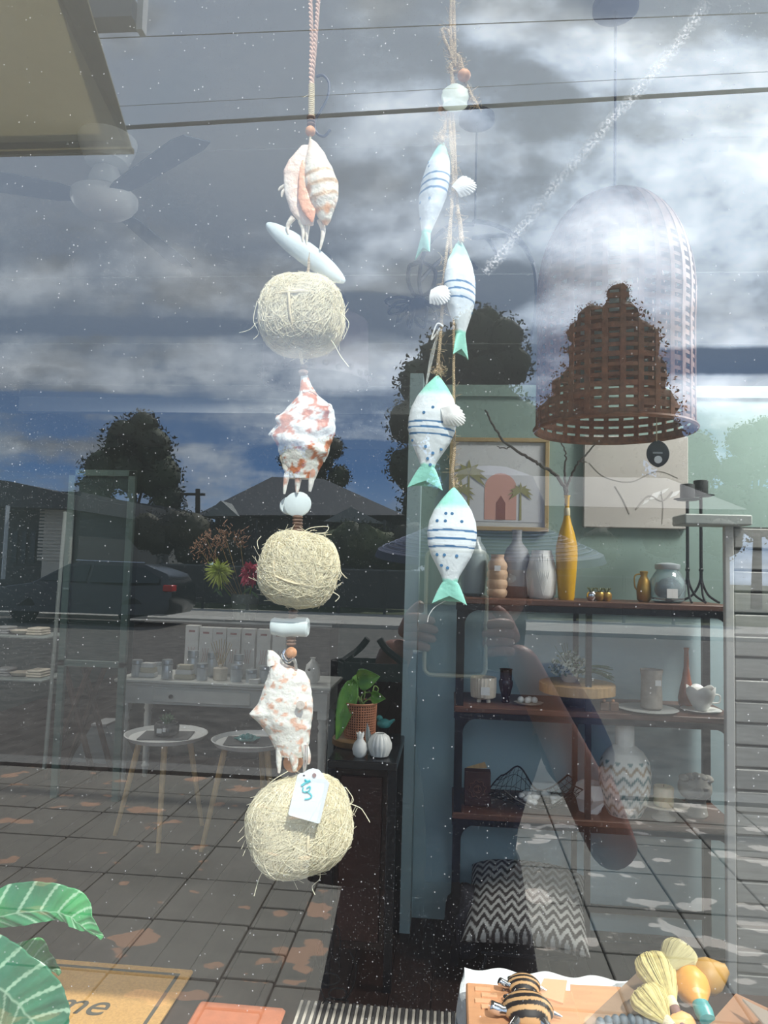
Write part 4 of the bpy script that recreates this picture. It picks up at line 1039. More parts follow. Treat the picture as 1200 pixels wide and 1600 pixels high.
vase('vase', 740, ZT, 2.52, 42, 92, [(.5,0),(.8,.05),(.95,.35),(1,.6),(.85,.8),(.5,.92),(.45,1)], mat('smoky_glass', rgb((150,164,166)), .3), 'pale smoky vase at the left end of the top shelf')
vase('vase', 777, ZT, yv, 32, 66, [(.75,0),(.95,.06),(1,.14),(.86,.2),(1,.28),(1,.36),(.88,.42),(1,.5),(1,.58),(.88,.64),(.98,.72),(.9,.8),(.7,.86),(.6,.93),(.66,1)], mat('peach_ceramic', rgb((196,164,134)), .6), 'peach ridged vase on the top shelf',
     parts=lambda r, c, W, H: G().box((c.x-.014, c.y-W-.002, c.z+H*.62), (c.x+.01, c.y-W, c.z+H*.74)).build('label', m_matte, r, smooth=False))
def bottle_parts(r, c, W, H):
    G().lathe([(.98*W*1.01,.0),(1.015*W,.004),(1.015*W,H*.17),(.99*W,H*.172)], c, 32).build('glazed_foot', mat('brown_glaze', rgb((96,66,54)), .5), r)
vase('bottle_vase', 807, ZT, yv+.04, 40, 104, [(.9,0),(.97,.02),(1,.2),(1.02,.5),(.98,.62),(.8,.72),(.45,.8),(.36,.84),(.36,.98),(.42,1)], mat('grey_stoneware', rgb((160,162,164)), .6), 'grey stoneware bottle with a brown foot on the top shelf', parts=bottle_parts)
def leaf_ribs(r, c, W, H):
    g = G()
    for side in (-1, 0, 1):
        for k in range(-3, 4):
            pts = []
            for t in [i/8 for i in range(9)]:
                z = H*(.08+.84*t*(1-.05*abs(k))); th = -PI/2 + side*1.35 + k*.17*t*1.2
                rr = interp([(0,.8),(.1,.9),(.5,1.0),(.9,.72),(1,.66)], z/H)[0]*W*1.01
                pts.append(c+Vector((rr*math.cos(th), rr*math.sin(th), z)))
            g.tube(pts, .0018, 5)
    g.build('relief_leaves', m_white, r)
vase('vase', 846, ZT, yv, 46, 74, [(.7,0),(.8,.02),(.9,.1),(1,.4),(.98,.6),(.72,.9),(.66,.97),(.66,1)], m_white, 'white vase with fanned leaf relief on the top shelf', parts=leaf_ribs, mod=lambda th, z: 1+.02*math.sin(th*16))
yb_ = vase('bottle_vase', 885, ZT, yv-.02, 33, 160, [(.66,0),(.74,.02),(.9,.25),(1,.42),(.96,.52),(.7,.64),(.4,.74),(.24,.82),(.2,.88),(.24,.985),(.3,1)], mat('mustard_glaze', rgb((206,158,18)), .35, var=.08), 'tall mustard yellow bottle vase holding bare branches', parts=lambda r, c, W, H: G().lathe([(.25*W,H*.80),(.3*W,H*.81),(.27*W,H*.875),(.23*W,H*.88)], c, 20).build('neck_band', mat('pale_band', rgb((200,190,160)), .5), r))
def branches():
    c = sp(885, 770, yv-.02, P(885, 775, yv-.02).z)
    root = thing('bare_branches', (c.x, c.y, c.z-.12), 'thin bare branches standing in the yellow bottle vase', 'branch')
    m = mat('twig', rgb((66,60,56)), .8, var=.3, vscale=80, bump=.4, bscale=200)
    B = lambda pts, r, Y=yv-.02: G().tube([p+Vector((random.gauss(0,.0015), 0, random.gauss(0,.0015))) for p in spline([P(a, b, Y+dy) for a, b, dy in pts], 8)], [r*(1-.6*i/(8*(len(pts)-1))) for i in range(8*(len(pts)-1)+1)], 7).build('branch', m, root)
    B([(885,790,0),(883,765,0),(868,742,-.02),(846,728,-.04),(820,712,-.06),(790,692,-.08),(772,668,-.1),(758,640,-.1)], .0085)
    B([(885,785,0),(884,760,0),(882,735,.02),(884,712,.02),(876,690,.02)], .006)
    B([(885,780,0),(886,760,0),(893,742,0),(904,722,-.02),(922,703,-.02),(934,684,-.04)], .006)
    B([(800,698,-.075),(786,700,-.08),(776,697,-.08)], .003); B([(904,722,-.02),(918,722,-.02)], .003)
branches()
def little_pot(px, label, k):
    c = sp(px, 925, yv-.03, ZT); r = thing('small_pot', c, label, 'ornament', 'little gold and clear pots on the top shelf')
    G().lathe([(.012,0),(.019,.01),(.02,.026),(.015,.034),(.013,.034),(.013,.02),(.001,.015)], c, 18).build('pot', [m_steel, mat('gold', rgb((176,140,70)), .35, metal=.7), mat('gold', (1,1,1))][k], r)
    for j in range(5):
        a = j*1.3; G().tube([c+Vector((0,0,.025)), c+Vector((.01*math.cos(a), .01*math.sin(a), .045)), c+Vector((.016*math.cos(a), .014*math.sin(a), .05))], .0025, 5).build('leaf', mat('dull_green', rgb((96,104,64)), .6), r)
little_pot(924, 'small clear pot, leftmost of the three tiny pots on the top shelf', 0); little_pot(937, 'small gold pot, middle of the three tiny pots on the top shelf', 1); little_pot(948, 'small gold pot, rightmost of the three tiny pots on the top shelf', 2)
def jug():
    c = sp(1006, 925, yv, ZT); r = thing('amber_jug', c, 'slim amber and gold jug left of the glass jar on the top shelf', 'jug')
    G().lathe([(.018,0),(.026,.01),(.028,.05),(.02,.085),(.012,.1),(.016,.118),(.013,.12),(.01,.1),(.001,.06)], c, 24).build('body', mat('gold', (1,1,1)), r)
    G().tube(spline([c+Vector((-.012,0,.108)), c+Vector((-.034,0,.1)), c+Vector((-.034,0,.06)), c+Vector((-.024,0,.045))], 6), .003, 8).build('handle', mat('gold', (1,1,1)), r)
jug()
def jar():
    c = sp(1043, 925, yv, ZT); s = S(yv); r = thing('glass_jar', c, 'round clear glass jar with a square price label on the top shelf', 'jar')
    g = bpy.data.materials.get('jar_glass') or mat('jar_glass', (.75,.86,.9), .05, trans=.85)
    G().lathe([(.045,0),(.06,.008),(.068,.05),(.066,.085),(.05,.112),(.042,.122),(.042,.132),(.039,.132),(.039,.12),(.062,.08),(.062,.02),(.001,.01)], c, 36).build('body', g, r)
    G().lathe([(.044,.128),(.047,.132),(.047,.148),(.02,.154),(.001,.155)], c, 30).build('lid', m_tin, r)
    G().box((c.x-.022, c.y-.071, c.z+.02), (c.x+.018, c.y-.0695, c.z+.055)).build('price_label', m_matte, r, smooth=False)
    G().ball(c+Vector((0,0,.055)), (.05,.05,.035), 16, 10, fn=lambda d: 1+.2*noise.noise(d*4)).build('contents', m_gray, r)
jar()
def candle_stand():
    Y = 2.44; s = S(Y); c = sp(1090, 930, Y, ZT); r = thing('candle_stand', c, 'black iron two-stemmed candle stand with curled feet on the right of the top shelf', 'candle holder')
    for px, dy, top in ((1074, 0, 783), (1095, .03, 777)):
        a = P(px, top, Y+dy); x = a.x
        G().tube([(x, Y+dy, ZT+.09), (x, Y+dy, a.z)], .0062, 10).build('stem', m_black, r)
        G().lathe([(.001,0),(.036,.002),(.05,.007),(.05,.009),(.036,.006),(.001,.004)], (x, Y+dy, a.z), 28).build('drip_plate', m_black, r)
        G().lathe([(.026,0),(.027,.002),(.027,.058),(.024,.06),(.001,.057)], (x, Y+dy, a.z+.006), 24).build('candle', mat('black_wax', (.02,.022,.024), .5), r)
        for ang in (PI*.9, PI*.12, -PI*.5):
            d = Vector((math.cos(ang), math.sin(ang)*.6, 0))
            G().tube(spline([Vector((x, Y+dy, ZT+.13)), Vector((x, Y+dy, ZT+.08))+d*.006, Vector((x, Y+dy, ZT+.035))+d*.03, Vector((x, Y+dy, ZT+.012))+d*.065, Vector((x, Y+dy, ZT+.006))+d*.08], 6), .0045, 8).build('foot', m_black, r)
        G().ball((x, Y+dy, ZT+.13), .009, 12, 8).build('collar', m_black, r)
candle_stand()
# pictures on the partition
def picture(name, x0, y0, x1, y1, Y, fw, m, label, cat):
    a = P(x0, y1, Y); b = P(x1, y0, Y); r = thing(name, ((a.x+b.x)/2, Y, a.z), label, cat)
    A = Vector((a.x, 0, a.z)); B = Vector((b.x, 0, b.z))
    if fw:
        for lo, hi in (((A.x,Y-.02,A.z),(B.x,Y+.0,A.z+fw)), ((A.x,Y-.02,B.z-fw),(B.x,Y+.0,B.z)), ((A.x,Y-.02,A.z+fw),(A.x+fw,Y,B.z-fw)), ((B.x-fw,Y-.02,A.z+fw),(B.x,Y,B.z-fw))):
            G().box(lo, hi, bev=.002).build('frame_side', m, r, smooth=False)
    return r, A, B
YW = 2.682
def palm_picture():
    r, A, B = picture('framed_picture', 700, 686, 858, 828, YW, .018, mat('brass_frame', rgb((168,146,104)), .45, metal=.2), 'brass-framed picture of palm trees around a pink archway', 'picture')
    W = B.x-A.x; H = B.z-A.z; paper = G().box((A.x+.015, YW-.006, A.z+.015), (B.x-.015, YW-.001, B.z-.015)).build('print', mat('paper_grey', rgb((186,188,186)), .7), r, smooth=False)
    X = lambda u, v, d=0: Vector((A.x+W*u, YW-.0075-d, A.z+H*v))
    G().poly([X(.06,.1),X(.94,.1),X(.94,.92),X(.06,.92)], .001).build('print_sky', mat('print_pale', rgb((196,198,200)), .7), paper, smooth=False)
    arch = [X(.36,.12,.001), X(.68,.12,.001), X(.68,.46,.001)] + [X(.52+.16*math.cos(a)*1, .46+.16*math.sin(a), .001) for a in [i*PI/10 for i in range(1, 10)]] + [X(.36,.46,.001)]
    G().poly(arch, .0006).build('print_building', mat('print_pink', rgb((196,150,134)), .7), paper, smooth=False)
    door = [X(.48,.12,.002), X(.57,.12,.002), X(.57,.3,.002), X(.525,.38,.002), X(.48,.3,.002)]
    G().poly(door, .0006).build('print_door', mat('print_brown', rgb((130,84,70)), .7), paper, smooth=False)
    mg = mat('print_green', rgb((142,140,92)), .7)
    for cx, cy, sz in ((.20,.60,.26), (.12,.42,.2), (.72,.42,.17)):
        g = G(); g.poly([X(cx-.012,.12,.002), X(cx+.012,.12,.002), X(cx+.008,cy,.002), X(cx-.008,cy,.002)], .0004)
        for k in range(9):
            a = PI*(-.15+1.3*k/8); e = Vector((math.cos(a), 0, math.sin(a)*.8))*sz*W*.75; n = Vector((-e.z, 0, e.x))*.14; c0 = X(cx, cy, .003+k*.0001)
            tip = c0+e+Vector((0,0,-sz*W*.22*abs(math.cos(a))))
            g.poly([c0, c0+e*.5+n, tip, c0+e*.5-n], .0003)
        g.build('print_palm', mg, paper, smooth=False)
palm_picture()
def canvas_picture():
    r, A, B = picture('canvas_picture', 910, 684, 1072, 824, YW, 0, None, 'plain pale taupe canvas with faint brushed branches', 'picture')
    c = G().box((A.x, YW-.028, A.z), (B.x, YW-.001, B.z), bev=.003).build('canvas', mat('canvas_taupe', rgb((176,172,166)), .8, var=.05, vscale=6), r, smooth=False)
    W = B.x-A.x; H = B.z-A.z; X = lambda u, v: Vector((A.x+W*u, YW-.0287, A.z+H*v)); mm = mat('brush_grey', rgb((146,142,136)), .8)
    for pts, rr in (([(.3,.45),(.38,.3),(.44,.15)], .004), ([(.05,.7),(.2,.55),(.45,.5),(.7,.62),(.9,.55)], .003), ([(.5,.2),(.62,.35),(.75,.3),(.85,.4)], .004), ([(.75,.05),(.76,.25),(.74,.4)], .003)):
        G().tube(spline([X(*p) for p in pts], 6), rr, 5, flat=.3).build('brushed_branch', mm, c)
    for u, v, s in ((.62,.3,1), (.72,.36,.7), (.82,.33,.8), (.56,.25,.6)):
        p = X(u, v); G().poly([p, p+Vector((.035*s,0,.012)), p+Vector((.06*s,0,.045*s)), p+Vector((.018*s,0,.03*s))], -.0006).build('brushed_leaf', mat('brush_white', rgb((214,214,212)), .8), c, smooth=False)
canvas_picture()
# second shelf
y2 = 2.46
def ribbed_pot():
    c = sp(755, 1090, y2, Z2); r = thing('planter', c, 'white ribbed planter on three stub feet with a price sticker on the middle shelf', 'planter'); W = 20*S(y2)
    G().lathe([(.7*W,.012),(.92*W,.018),(.98*W,.05),(.98*W,.09),(.95*W,.094),(.85*W,.092),(.85*W,.05),(.001,.045)], c, 72, mod=lambda th, z: 1+.025*math.sin(th*24)).build('bowl', m_cream, r)
    for a in (-2.2, -.9, 1.5): G().tube([c+Vector((.6*W*math.cos(a), .6*W*math.sin(a), .0)), c+Vector((.55*W*math.cos(a), .55*W*math.sin(a), .02))], [.008,.010], 10).build('foot', m_cream, r)
    G().box((c.x-.012, c.y-W-.0035, c.z+.032), (c.x+.022, c.y-W-.001, c.z+.062)).build('price_sticker', m_matte, r, smooth=False)
ribbed_pot()
vase('urn_vase', 793, Z2, y2, 23, 50, [(.5,0),(.55,.03),(.4,.08),(.62,.25),(.9,.5),(.95,.62),(.7,.74),(.42,.8),(.5,.9),(.92,1)], mat('oxblood_glaze', rgb((44,22,26)), .2), 'small dark urn-shaped vase on the middle shelf')
def stone_tray():
    c = sp(826, 1095, y2-.03, Z2); r = thing('small_tray', c, 'tiny oval dish beside the dark urn', 'dish')
    G().lathe([(.02,0),(.05,.003),(.058,.010),(.054,.010),(.02,.005),(.001,.005)], c, 28, mod=lambda th, z: 1-.3*abs(math.sin(th))).build('dish', m_cream, r)
    for k, (dx, dy) in enumerate(((-.03,0), (-.005,-.008), (.022,.002), (.005,.012))):
        tag(G().ball(c+Vector((dx, dy, .018)), (.013,.011,.012), 12, 8, fn=lambda d: 1+.1*noise.noise(d*3+Vector((k,0,0)))).build('votive_stone', m_white, origin=c+Vector((dx,dy,.008))),
            ['leftmost', 'second', 'right-hand', 'rear'][k]+' white pebble on the tiny oval dish', 'pebble', 'pebbles on the tiny dish')
stone_tray()
def round_board():
    c = sp(902, 1068, y2, Z2); s = S(y2); r = thing('cake_board', c, 'round pale wood slab on a dark foot carrying a small green plant', 'stand')
    z = P(902, 1083, y2).z; R_ = 56*s
    G().lathe([(.05,0),(.055,.008),(.03,.02),(.03,z-Z2)], c, 24).build('foot', m_dwood, r)
    G().lathe([(.9*R_,z-Z2),(R_,z-Z2+.004),(R_,z-Z2+.038),(.95*R_,z-Z2+.042),(.001,z-Z2+.042)], c, 48, mod=lambda th, zz: 1+.01*math.sin(9*th)).build('slab', m_lwood, r)
    top = z+.042
    pc = Vector((c.x-.03, c.y, top)); pr = thing('succulent_plant', pc, 'frosted white and green potted plant on the round wood slab', 'plant')
    G().lathe([(.022,0),(.03,.01),(.032,.03),(.001,.028)], pc, 20).build('pot', m_cream, pr)
    g = G(); g2 = G(); rnd = random.Random(5)
    for k in range(190):
        d = Vector((rnd.gauss(0,1), rnd.gauss(0,1), abs(rnd.gauss(0,1))*.9)).normalized(); p = pc+Vector((0,0,.03))+Vector((d.x*.075, d.y*.06, d.z*.085))*rnd.uniform(.7,1.05)
        a = Vector((rnd.gauss(0,1), rnd.gauss(0,1), rnd.gauss(0,1))).normalized()*.009; b = a.orthogonal().normalized()*.006; gg = g if k % 3 else g2
        gg.tube([p-a, p, p+a], [.001,.0045,.001], 5)
    g.build('frosted_leaves', mat('frost_green', rgb((206,216,204)), .7), pr); g2.build('green_leaves', mat('deep_green', rgb((72,104,72)), .7), pr)
    for k in range(16):
        d = Vector((.8+rnd.random()*.5, rnd.gauss(0,.3), rnd.uniform(-.05,.45))).normalized(); G().tube(spline([pc+Vector((.02,0,.03)), pc+Vector((.02,0,.04))+d*.07, pc+d*.15+Vector((.02,0,.01))], 4), [.002]*8+[.0006], 4).build('needle_sprig', MATS['deep_green'], pr)
    for k in range(8):
        d = Vector((rnd.gauss(0,.35), rnd.gauss(0,.2), 1)).normalized(); G().tube([pc+Vector((0,0,.05)), pc+d*.13+Vector((0,0,.02))], [.002,.0008], 4).build('needle_sprig', MATS['deep_green'], pr)
round_board()
for k, px in enumerate((944, 958)):
    c = sp(px, 1100, y2-.08, Z2); r = thing('wooden_block', c, ['left', 'right'][k]+' small carved wooden block below the wood slab', 'ornament', 'small wooden blocks')
    G().box((c.x-.017, c.y-.015, c.z), (c.x+.017, c.y+.015, c.z+.032), rz=.2*k, bev=.003).build('block', mat('block_brown', rgb((108,78,58)), .6, var=.2), r); G().ball(c+Vector((0,0,.036)), .006, 10, 8).build('knob', m_bead, r)
def plate(px, base, Y, w, zb, label, m, th=.010):
    c = sp(px, base, Y, zb); W = w/2*S(Y); o = G().lathe([(.45*W,0),(.5*W,.003),(.96*W,th-.003),(W,th),(.95*W,th+.002),(.5*W,.005),(.001,.005)], c, 44).build('plate', m, origin=c); return tag(o, label, 'plate'), c
plate(1012, 1095, y2-.05, 88, Z2, 'flat grey plate under the stoneware beaker', mat('plate_grey', rgb((170,172,170)), .5))
def beaker_parts(r, c, W, H):
    G().box((c.x+.003, c.y-W-.002, c.z+H*.62), (c.x+.024, c.y-W+.001, c.z+H*.76)).build('price_label', m_matte, r, smooth=False)
vase('beaker_vase', 1018, Z2+.007, y2-.04, 33, 58, [(.8,0),(.95,.04),(.95,.3),(.88,.6),(.92,.85),(1,.97),(1,1)], mat('stoneware_tan', rgb((160,152,142)), .7, var=.12, vscale=40), 'tan stoneware beaker standing on the grey plate', parts=beaker_parts)
vase('bottle_vase', 1072, Z2, y2+.06, 24, 88, [(.7,0),(.95,.06),(1,.16),(.8,.32),(.5,.5),(.32,.68),(.28,.95),(.36,1)], m_orange, 'slim amber glass bottle behind the white cup')
_, cs = plate(1095, 1098, y2-.02, 58, Z2, 'white saucer under the crown-rimmed cup', m_white)
def crown_cup():
    c = cs+Vector((0,0,.007)); r = thing('crown_cup', c, 'white cup with a scalloped crown rim on its saucer', 'cup'); W = 20*S(y2)
    k = len
    g = G(); n = 60; prof = [(.4,0),(.45,.006),(.55,.012),(.85,.04),(.97,.06),(1.0,.078)]
    for r_, z in prof:
        for j in range(n):
            th = 2*PI*j/n; zz = z + (.012*abs(math.sin(th*3)) if z > .07 else 0); g.v.append(c+Vector((r_*W*math.cos(th), r_*W*math.sin(th), zz)))
    for i in range(len(prof)-1): g.quadring(i*n, (i+1)*n, n)
    g.f.append(tuple(reversed(range(n)))); g.build('bowl', m_white, r, solid=.003)
    G().tube(spline([c+Vector((W*.9,0,.06)), c+Vector((W*1.35,0,.055)), c+Vector((W*1.3,0,.03)), c+Vector((W*.75,0,.028))], 6), .003, 8).build('handle', m_white, r)
crown_cup()
# third shelf
y3 = 2.46
def brown_box():
    a = P(725, 1266, 2.42); b = P(767, 1207, 2.42); c = Vector(((a.x+b.x)/2, 2.43, Z3)); r = thing('gift_box', c, 'dark brown box with a round line emblem on the lower shelf', 'box')
    G().box((a.x, 2.42, Z3), (b.x, 2.47, b.z), bev=.002).build('box', mat('box_brown', rgb((72,46,42)), .6), r, smooth=False)
    G().poly([(a.x+.005, 2.472, b.z-.005), (b.x-.01, 2.50, b.z-.005), (b.x-.02, 2.50, b.z+.018), (a.x+.01, 2.475, b.z+.002)], .002).build('paper_flap', m_lwood, r, smooth=False)
    mid = Vector((c.x, 2.4185, (Z3+b.z)/2)); m = mat('emblem', rgb((140,100,84)), .6)
    for rr, w in ((.030, .012), (.014, .0)):
        G().tube([mid+Vector(((rr+w*.3*math.sin(8*t))*math.cos(t), 0, (rr+w*.3*math.sin(8*t))*math.sin(t))) for t in [2*PI*i/64 for i in range(65)]], .0009, 5).build('emblem', m, r)
    G().tube(spline([mid+Vector((-.008,0,.006)), mid+Vector((.004,0,.01)), mid+Vector((.002,0,0)), mid+Vector((.007,0,-.006)), mid+Vector((-.006,0,-.009))], 6), .0011, 5).build('emblem', m, r)
brown_box()
def net_bowl():
    c = sp(838, 1258, y3-.02, Z3); s = S(y3); r = thing('net_bowl', c, 'black wire net bowl with three raised corners, full of white pebbles', 'bowl')
    W = 72*s
    def f(u, v):     # a sagging four-cornered net
        x = (u-.5)*2; y = (v-.5)*2; z = .006+.065*(x*x)*(1 if x > 0 else .55)+.02*y*y+.085*math.exp(-((x+.45)**2+(y-1)**2)/.16)
        return c+Vector((x*W*(1-.3*y*y), y*.10*(1-.25*x*x), z+.02*abs(x*y)))
    g = G(); n = 18
    for i in range(n+1):
        g.tube([f(i/n, j/12) for j in range(13)], .0011 if 0 < i < n else .0028, 4)
    for j in range(11):
        g.tube([f(i/24, j/10) for i in range(25)], .0011 if 0 < j < 10 else .0032, 4)
    for i in range(-n, n, 2):
        g.tube([f(min(1,max(0,(i+k)/n)), k/n) for k in range(n+1) if 0 <= i+k <= n] or [c, c+Vector((.001,0,0))], .0009, 4)
    stuff(g.build('net', m_black, r)); 
    for sx in (-1, 1): G().tube([f(.5+.42*sx*.5, .3), c+Vector((sx*.05,0,0))], .003, 6).build('foot', m_black, r)
    rnd = random.Random(3)
    for k in range(24):
        a = rnd.uniform(0, 2*PI); q = rnd.uniform(.1,1)**.5; p = c+Vector((q*.085*math.cos(a)+.005, q*.05*math.sin(a), .032+.026*(1-q)+rnd.uniform(0,.006)))
        tag(G().ball(p, (rnd.uniform(.014,.02), .014, .011), 12, 8, fn=lambda d: 1+.16*noise.noise(d*2.2+Vector((k,0,0))), R=Matrix.Rotation(rnd.uniform(0,3), 3, 'Z')).build('pebble', m_white, origin=p), 'white pebble heaped in the black net bowl', 'pebble', 'pebbles in the net bowl')
net_bowl()
def facet_pot():
    c = sp(922, 1272, y3-.02, Z3); W = 26*S(y3); o = G()
    o.v += []; 
    pr = [(.62,0),(1.0,.055),(.78,.105),(.66,.105),(.6,.07)]
    for i, (a, z) in enumerate(pr):
        for j in range(6): th = PI/3*j + (PI/6 if i == 1 else 0); o.v.append(c+Vector((a*W*math.cos(th), a*W*math.sin(th), z)))
    for i in range(4):
        for j in range(6): o.f.append((i*6+j, i*6+(j+1)%6, (i+1)*6+(j+1)%6, (i+1)*6+j))
    o.f += [tuple(reversed(range(6))), tuple(24+j for j in range(6))]
    tag(o.build('faceted_planter', m_matte, origin=c, smooth=False), 'white faceted planter behind the middle post on the lower shelf', 'planter')
facet_pot()
def zig(th, z, n, amp, per): 
    t = (th*n/(2*PI)) % 1; return ((z + amp*(abs(t-.5)*2-.5))/per) % 1
def chevron_vase():
    s = S(y3-.04); c = sp(976, 1265, y3-.04, Z3-.0); W = 38*s; H = 136*s
    prof = [(.5,0),(.62,.01),(.85,.14),(.97,.32),(1,.46),(.92,.58),(.7,.68),(.45,.735),(.36,.75),(.36,.98),(.4,1),(.3,.995),(.3,.8),(.001,.78)]
    fine = []
    for a, b in zip(prof, prof[1:]):
        for k in range(6): fine.append((lerp(a[0],b[0],k/6)*W, lerp(a[1],b[1],k/6)*H))
    fine.append((.001*W, .78*H))
    C1, C2, C3 = rgb((226,224,216)), rgb((104,134,134)), rgb((168,148,122))
    def col(v):
        d = v-c; z = d.z/H
        if z > .60 or z < .02: return C1
        t = zig(math.atan2(d.y, d.x), z, 12, .075, .20); return C2 if t < .2 else C1 if t < .5 else C3 if t < .70 else C1
    tag(G().lathe(fine, c, 240).build('chevron_vase', m_col, origin=c, col=col), 'tall white vase with teal and taupe chevrons on the lower shelf', 'vase')
chevron_vase()
def cake_stand():
    c = sp(1037, 1278, y3-.06, Z3); s = S(y3-.06); r = thing('pedestal_dish', c, 'white pedestal dish right of the chevron vase', 'dish')
    G().lathe([(.042,0),(.044,.005),(.03,.012),(.018,.02),(.018,.032),(.05,.042),(36*s,.055),(36*s,.059),(.05,.048),(.001,.046)], c, 44, mod=lambda th, z: 1+.015*math.sin(14*th)).build('dish', m_cream, r)
    cc = c+Vector((0,0,.049)); q = thing('pillar_candle', cc, 'cream pillar candle standing on the pedestal dish', 'candle')
    G().lathe([(.035,0),(.036,.003),(.036,.065),(.033,.069),(.001,.066)], cc, 28).build('wax', mat('wax', rgb((222,206,174)), .5, sub=.2), q); G().tube([cc+Vector((0,0,.066)), cc+Vector((.001,0,.075))], .001, 5).build('wick', m_black, q)
cake_stand()
def bust():
    c = sp(1087, 1272, y3, Z3); m = mat('plaster', rgb((188,184,176)), .8, var=.05); r = thing('bust_sculpture', c, 'pale stone planter shaped like a rounded head on a neck', 'sculpture')
    G().lathe([(.04,0),(.044,.006),(.04,.03),(.036,.06),(.05,.075)], c, 28, mod=lambda th, z: 1+.02*math.sin(3*th)).build('neck', m, r)
    hc = c+Vector((0,0,.105)); h = G().ball(hc, (.062,.055,.052), 32, 22, fn=lambda d: 1+.10*noise.noise(d*1.7)+.03*noise.noise(d*5)).build('head', m, r)
    G().ball(hc+Vector((.004,-.054,-.005)), (.009,.012,.017), 10, 8).build('nose', m, h)
    for sx in (-1, 1): G().ball(hc+Vector((sx*.022,-.047,.008)), (.012,.008,.005), 10, 8).build('eyelid', m, h)
    for k in range(5): G().ball(hc+Vector((-.045+.022*k, -.01, .042-.004*abs(k-2))), (.018,.03,.014), 12, 8).build('curl', m, h)
bust()
# cushion on the low black stool under the shelf
def cushion():
    c = P(822, 1425, 2.38); c.z = .235; W, D, H = 88*S(2.38), .20, .11; rz = -.12; Rz = Matrix.Rotation(rz, 3, 'Z')@Matrix.Rotation(.30, 3, 'X')
    st = thing('low_stool', (c.x, c.y, .0), 'low black metal stool under the zigzag cushion', 'stool')
    G().box((c.x-.17, c.y-.12, .085), (c.x+.17, c.y+.16, .10), bev=.004).build('seat', m_black, st, smooth=False)
    for sx in (-1,1):
        for sy in (-1,1): G().tube([(c.x+sx*.14, c.y+.02+sy*.1, .09), (c.x+sx*.17, c.y+.02+sy*.12, 0)], .008, 8).build('leg', m_black, st)
    A, B = rgb((188,186,180)), rgb((56,50,48)); g = G(); n = 110; uvs = []
    for side in (1, -1):
        k = len(g.v)
        for i in range(n+1):
            for j in range(n+1):
                u, v = i/n*2-1, j/n*2-1; e = (1-u**4)*(1-v**4); pin = 1-.07*(1-abs(u*v))*(abs(u)**6+abs(v)**6)
                z = side*H*.5*(max(e,0)**.42)*(1+.08*noise.noise(Vector((u*2,v*2,side)))) - .03*u*u
                g.v.append(c+Rz @ Vector((u*W*pin, v*D*pin, z))); uvs.append((u, v, z))
        for i in range(n):
            for j in range(n): a = k+i*(n+1)+j; g.f.append((a, a+1, a+n+2, a+n+1))
    cnt = [0]
    def col(v):
        u, w, z = uvs[cnt[0]]; cnt[0] += 1
        sgn = 0
        x = ((u+1)*4.5) % 1; t = ((w*1.15-sgn*4) + .22*(abs(x-.5)*2))/.235 % 1
        return A if t < .48 else B
    tag(g.build('zigzag_cushion', mat('knit', (1,1,1), .9, attr=True, bump=.4, bscale=300), origin=c, col=col), 'grey and white zigzag knitted cushion on the low black stool', 'cushion')
    bagc = P(735, 1440, 2.34); b = G().ball((bagc.x-.01, 2.42, .13), (.085,.1,.13), 26, 16, fn=lambda d: 1+.15*noise.noise(d*2.4))
    tag(b.build('cloth_bag', mat('charcoal_cloth', rgb((52,52,58)), .95, var=.2), origin=(bagc.x,2.42,0)), 'slumped charcoal cloth bag left of the zigzag cushion', 'bag')
cushion()
# plank clad panel right of the shelf
def plank_panel():
    Y = 2.15; root = thing('plank_panel', (P(1170, 1000, Y).x, Y, 0), 'whitewashed horizontal plank panel with a ledge, right of the shelving', 'panel')
    x0 = P(1133, 1000, Y).x; x1 = 2.35; zt = P(1150, 822, Y).z; mw = mat('whitewash', rgb((150,150,146)), .7, var=.12, vscale=10, stretch=(1,8,8)); bk = mat('joint_dark', rgb((84,86,84)), .9)
    G().box((x0+.02, Y+.035, 0), (x1, Y+.05, zt)).build('backing', bk, root, smooth=False)
    G().box((x0, Y-.004, 0), (x0+.03, Y+.02, zt), bev=.003).build('corner_post', mat('post_grey', rgb((186,186,182)), .7), root, smooth=False)
    n = 22
    for i in range(n):
        z0 = zt*i/n; z1 = zt*(i+1)/n-.008; G().box((x0+.034, Y+random.uniform(0,.006), z0), (x1, Y+.03, z1), bev=.003).build('plank', mw, root, smooth=False)
    G().box((P(1062, 808, Y).x, Y-.06, zt), (P(1165, 808, Y).x, Y+.09, zt+.035), bev=.004).build('ledge', mat('ledge_white', rgb((172,178,174)), .6), root, smooth=False)
plank_panel()
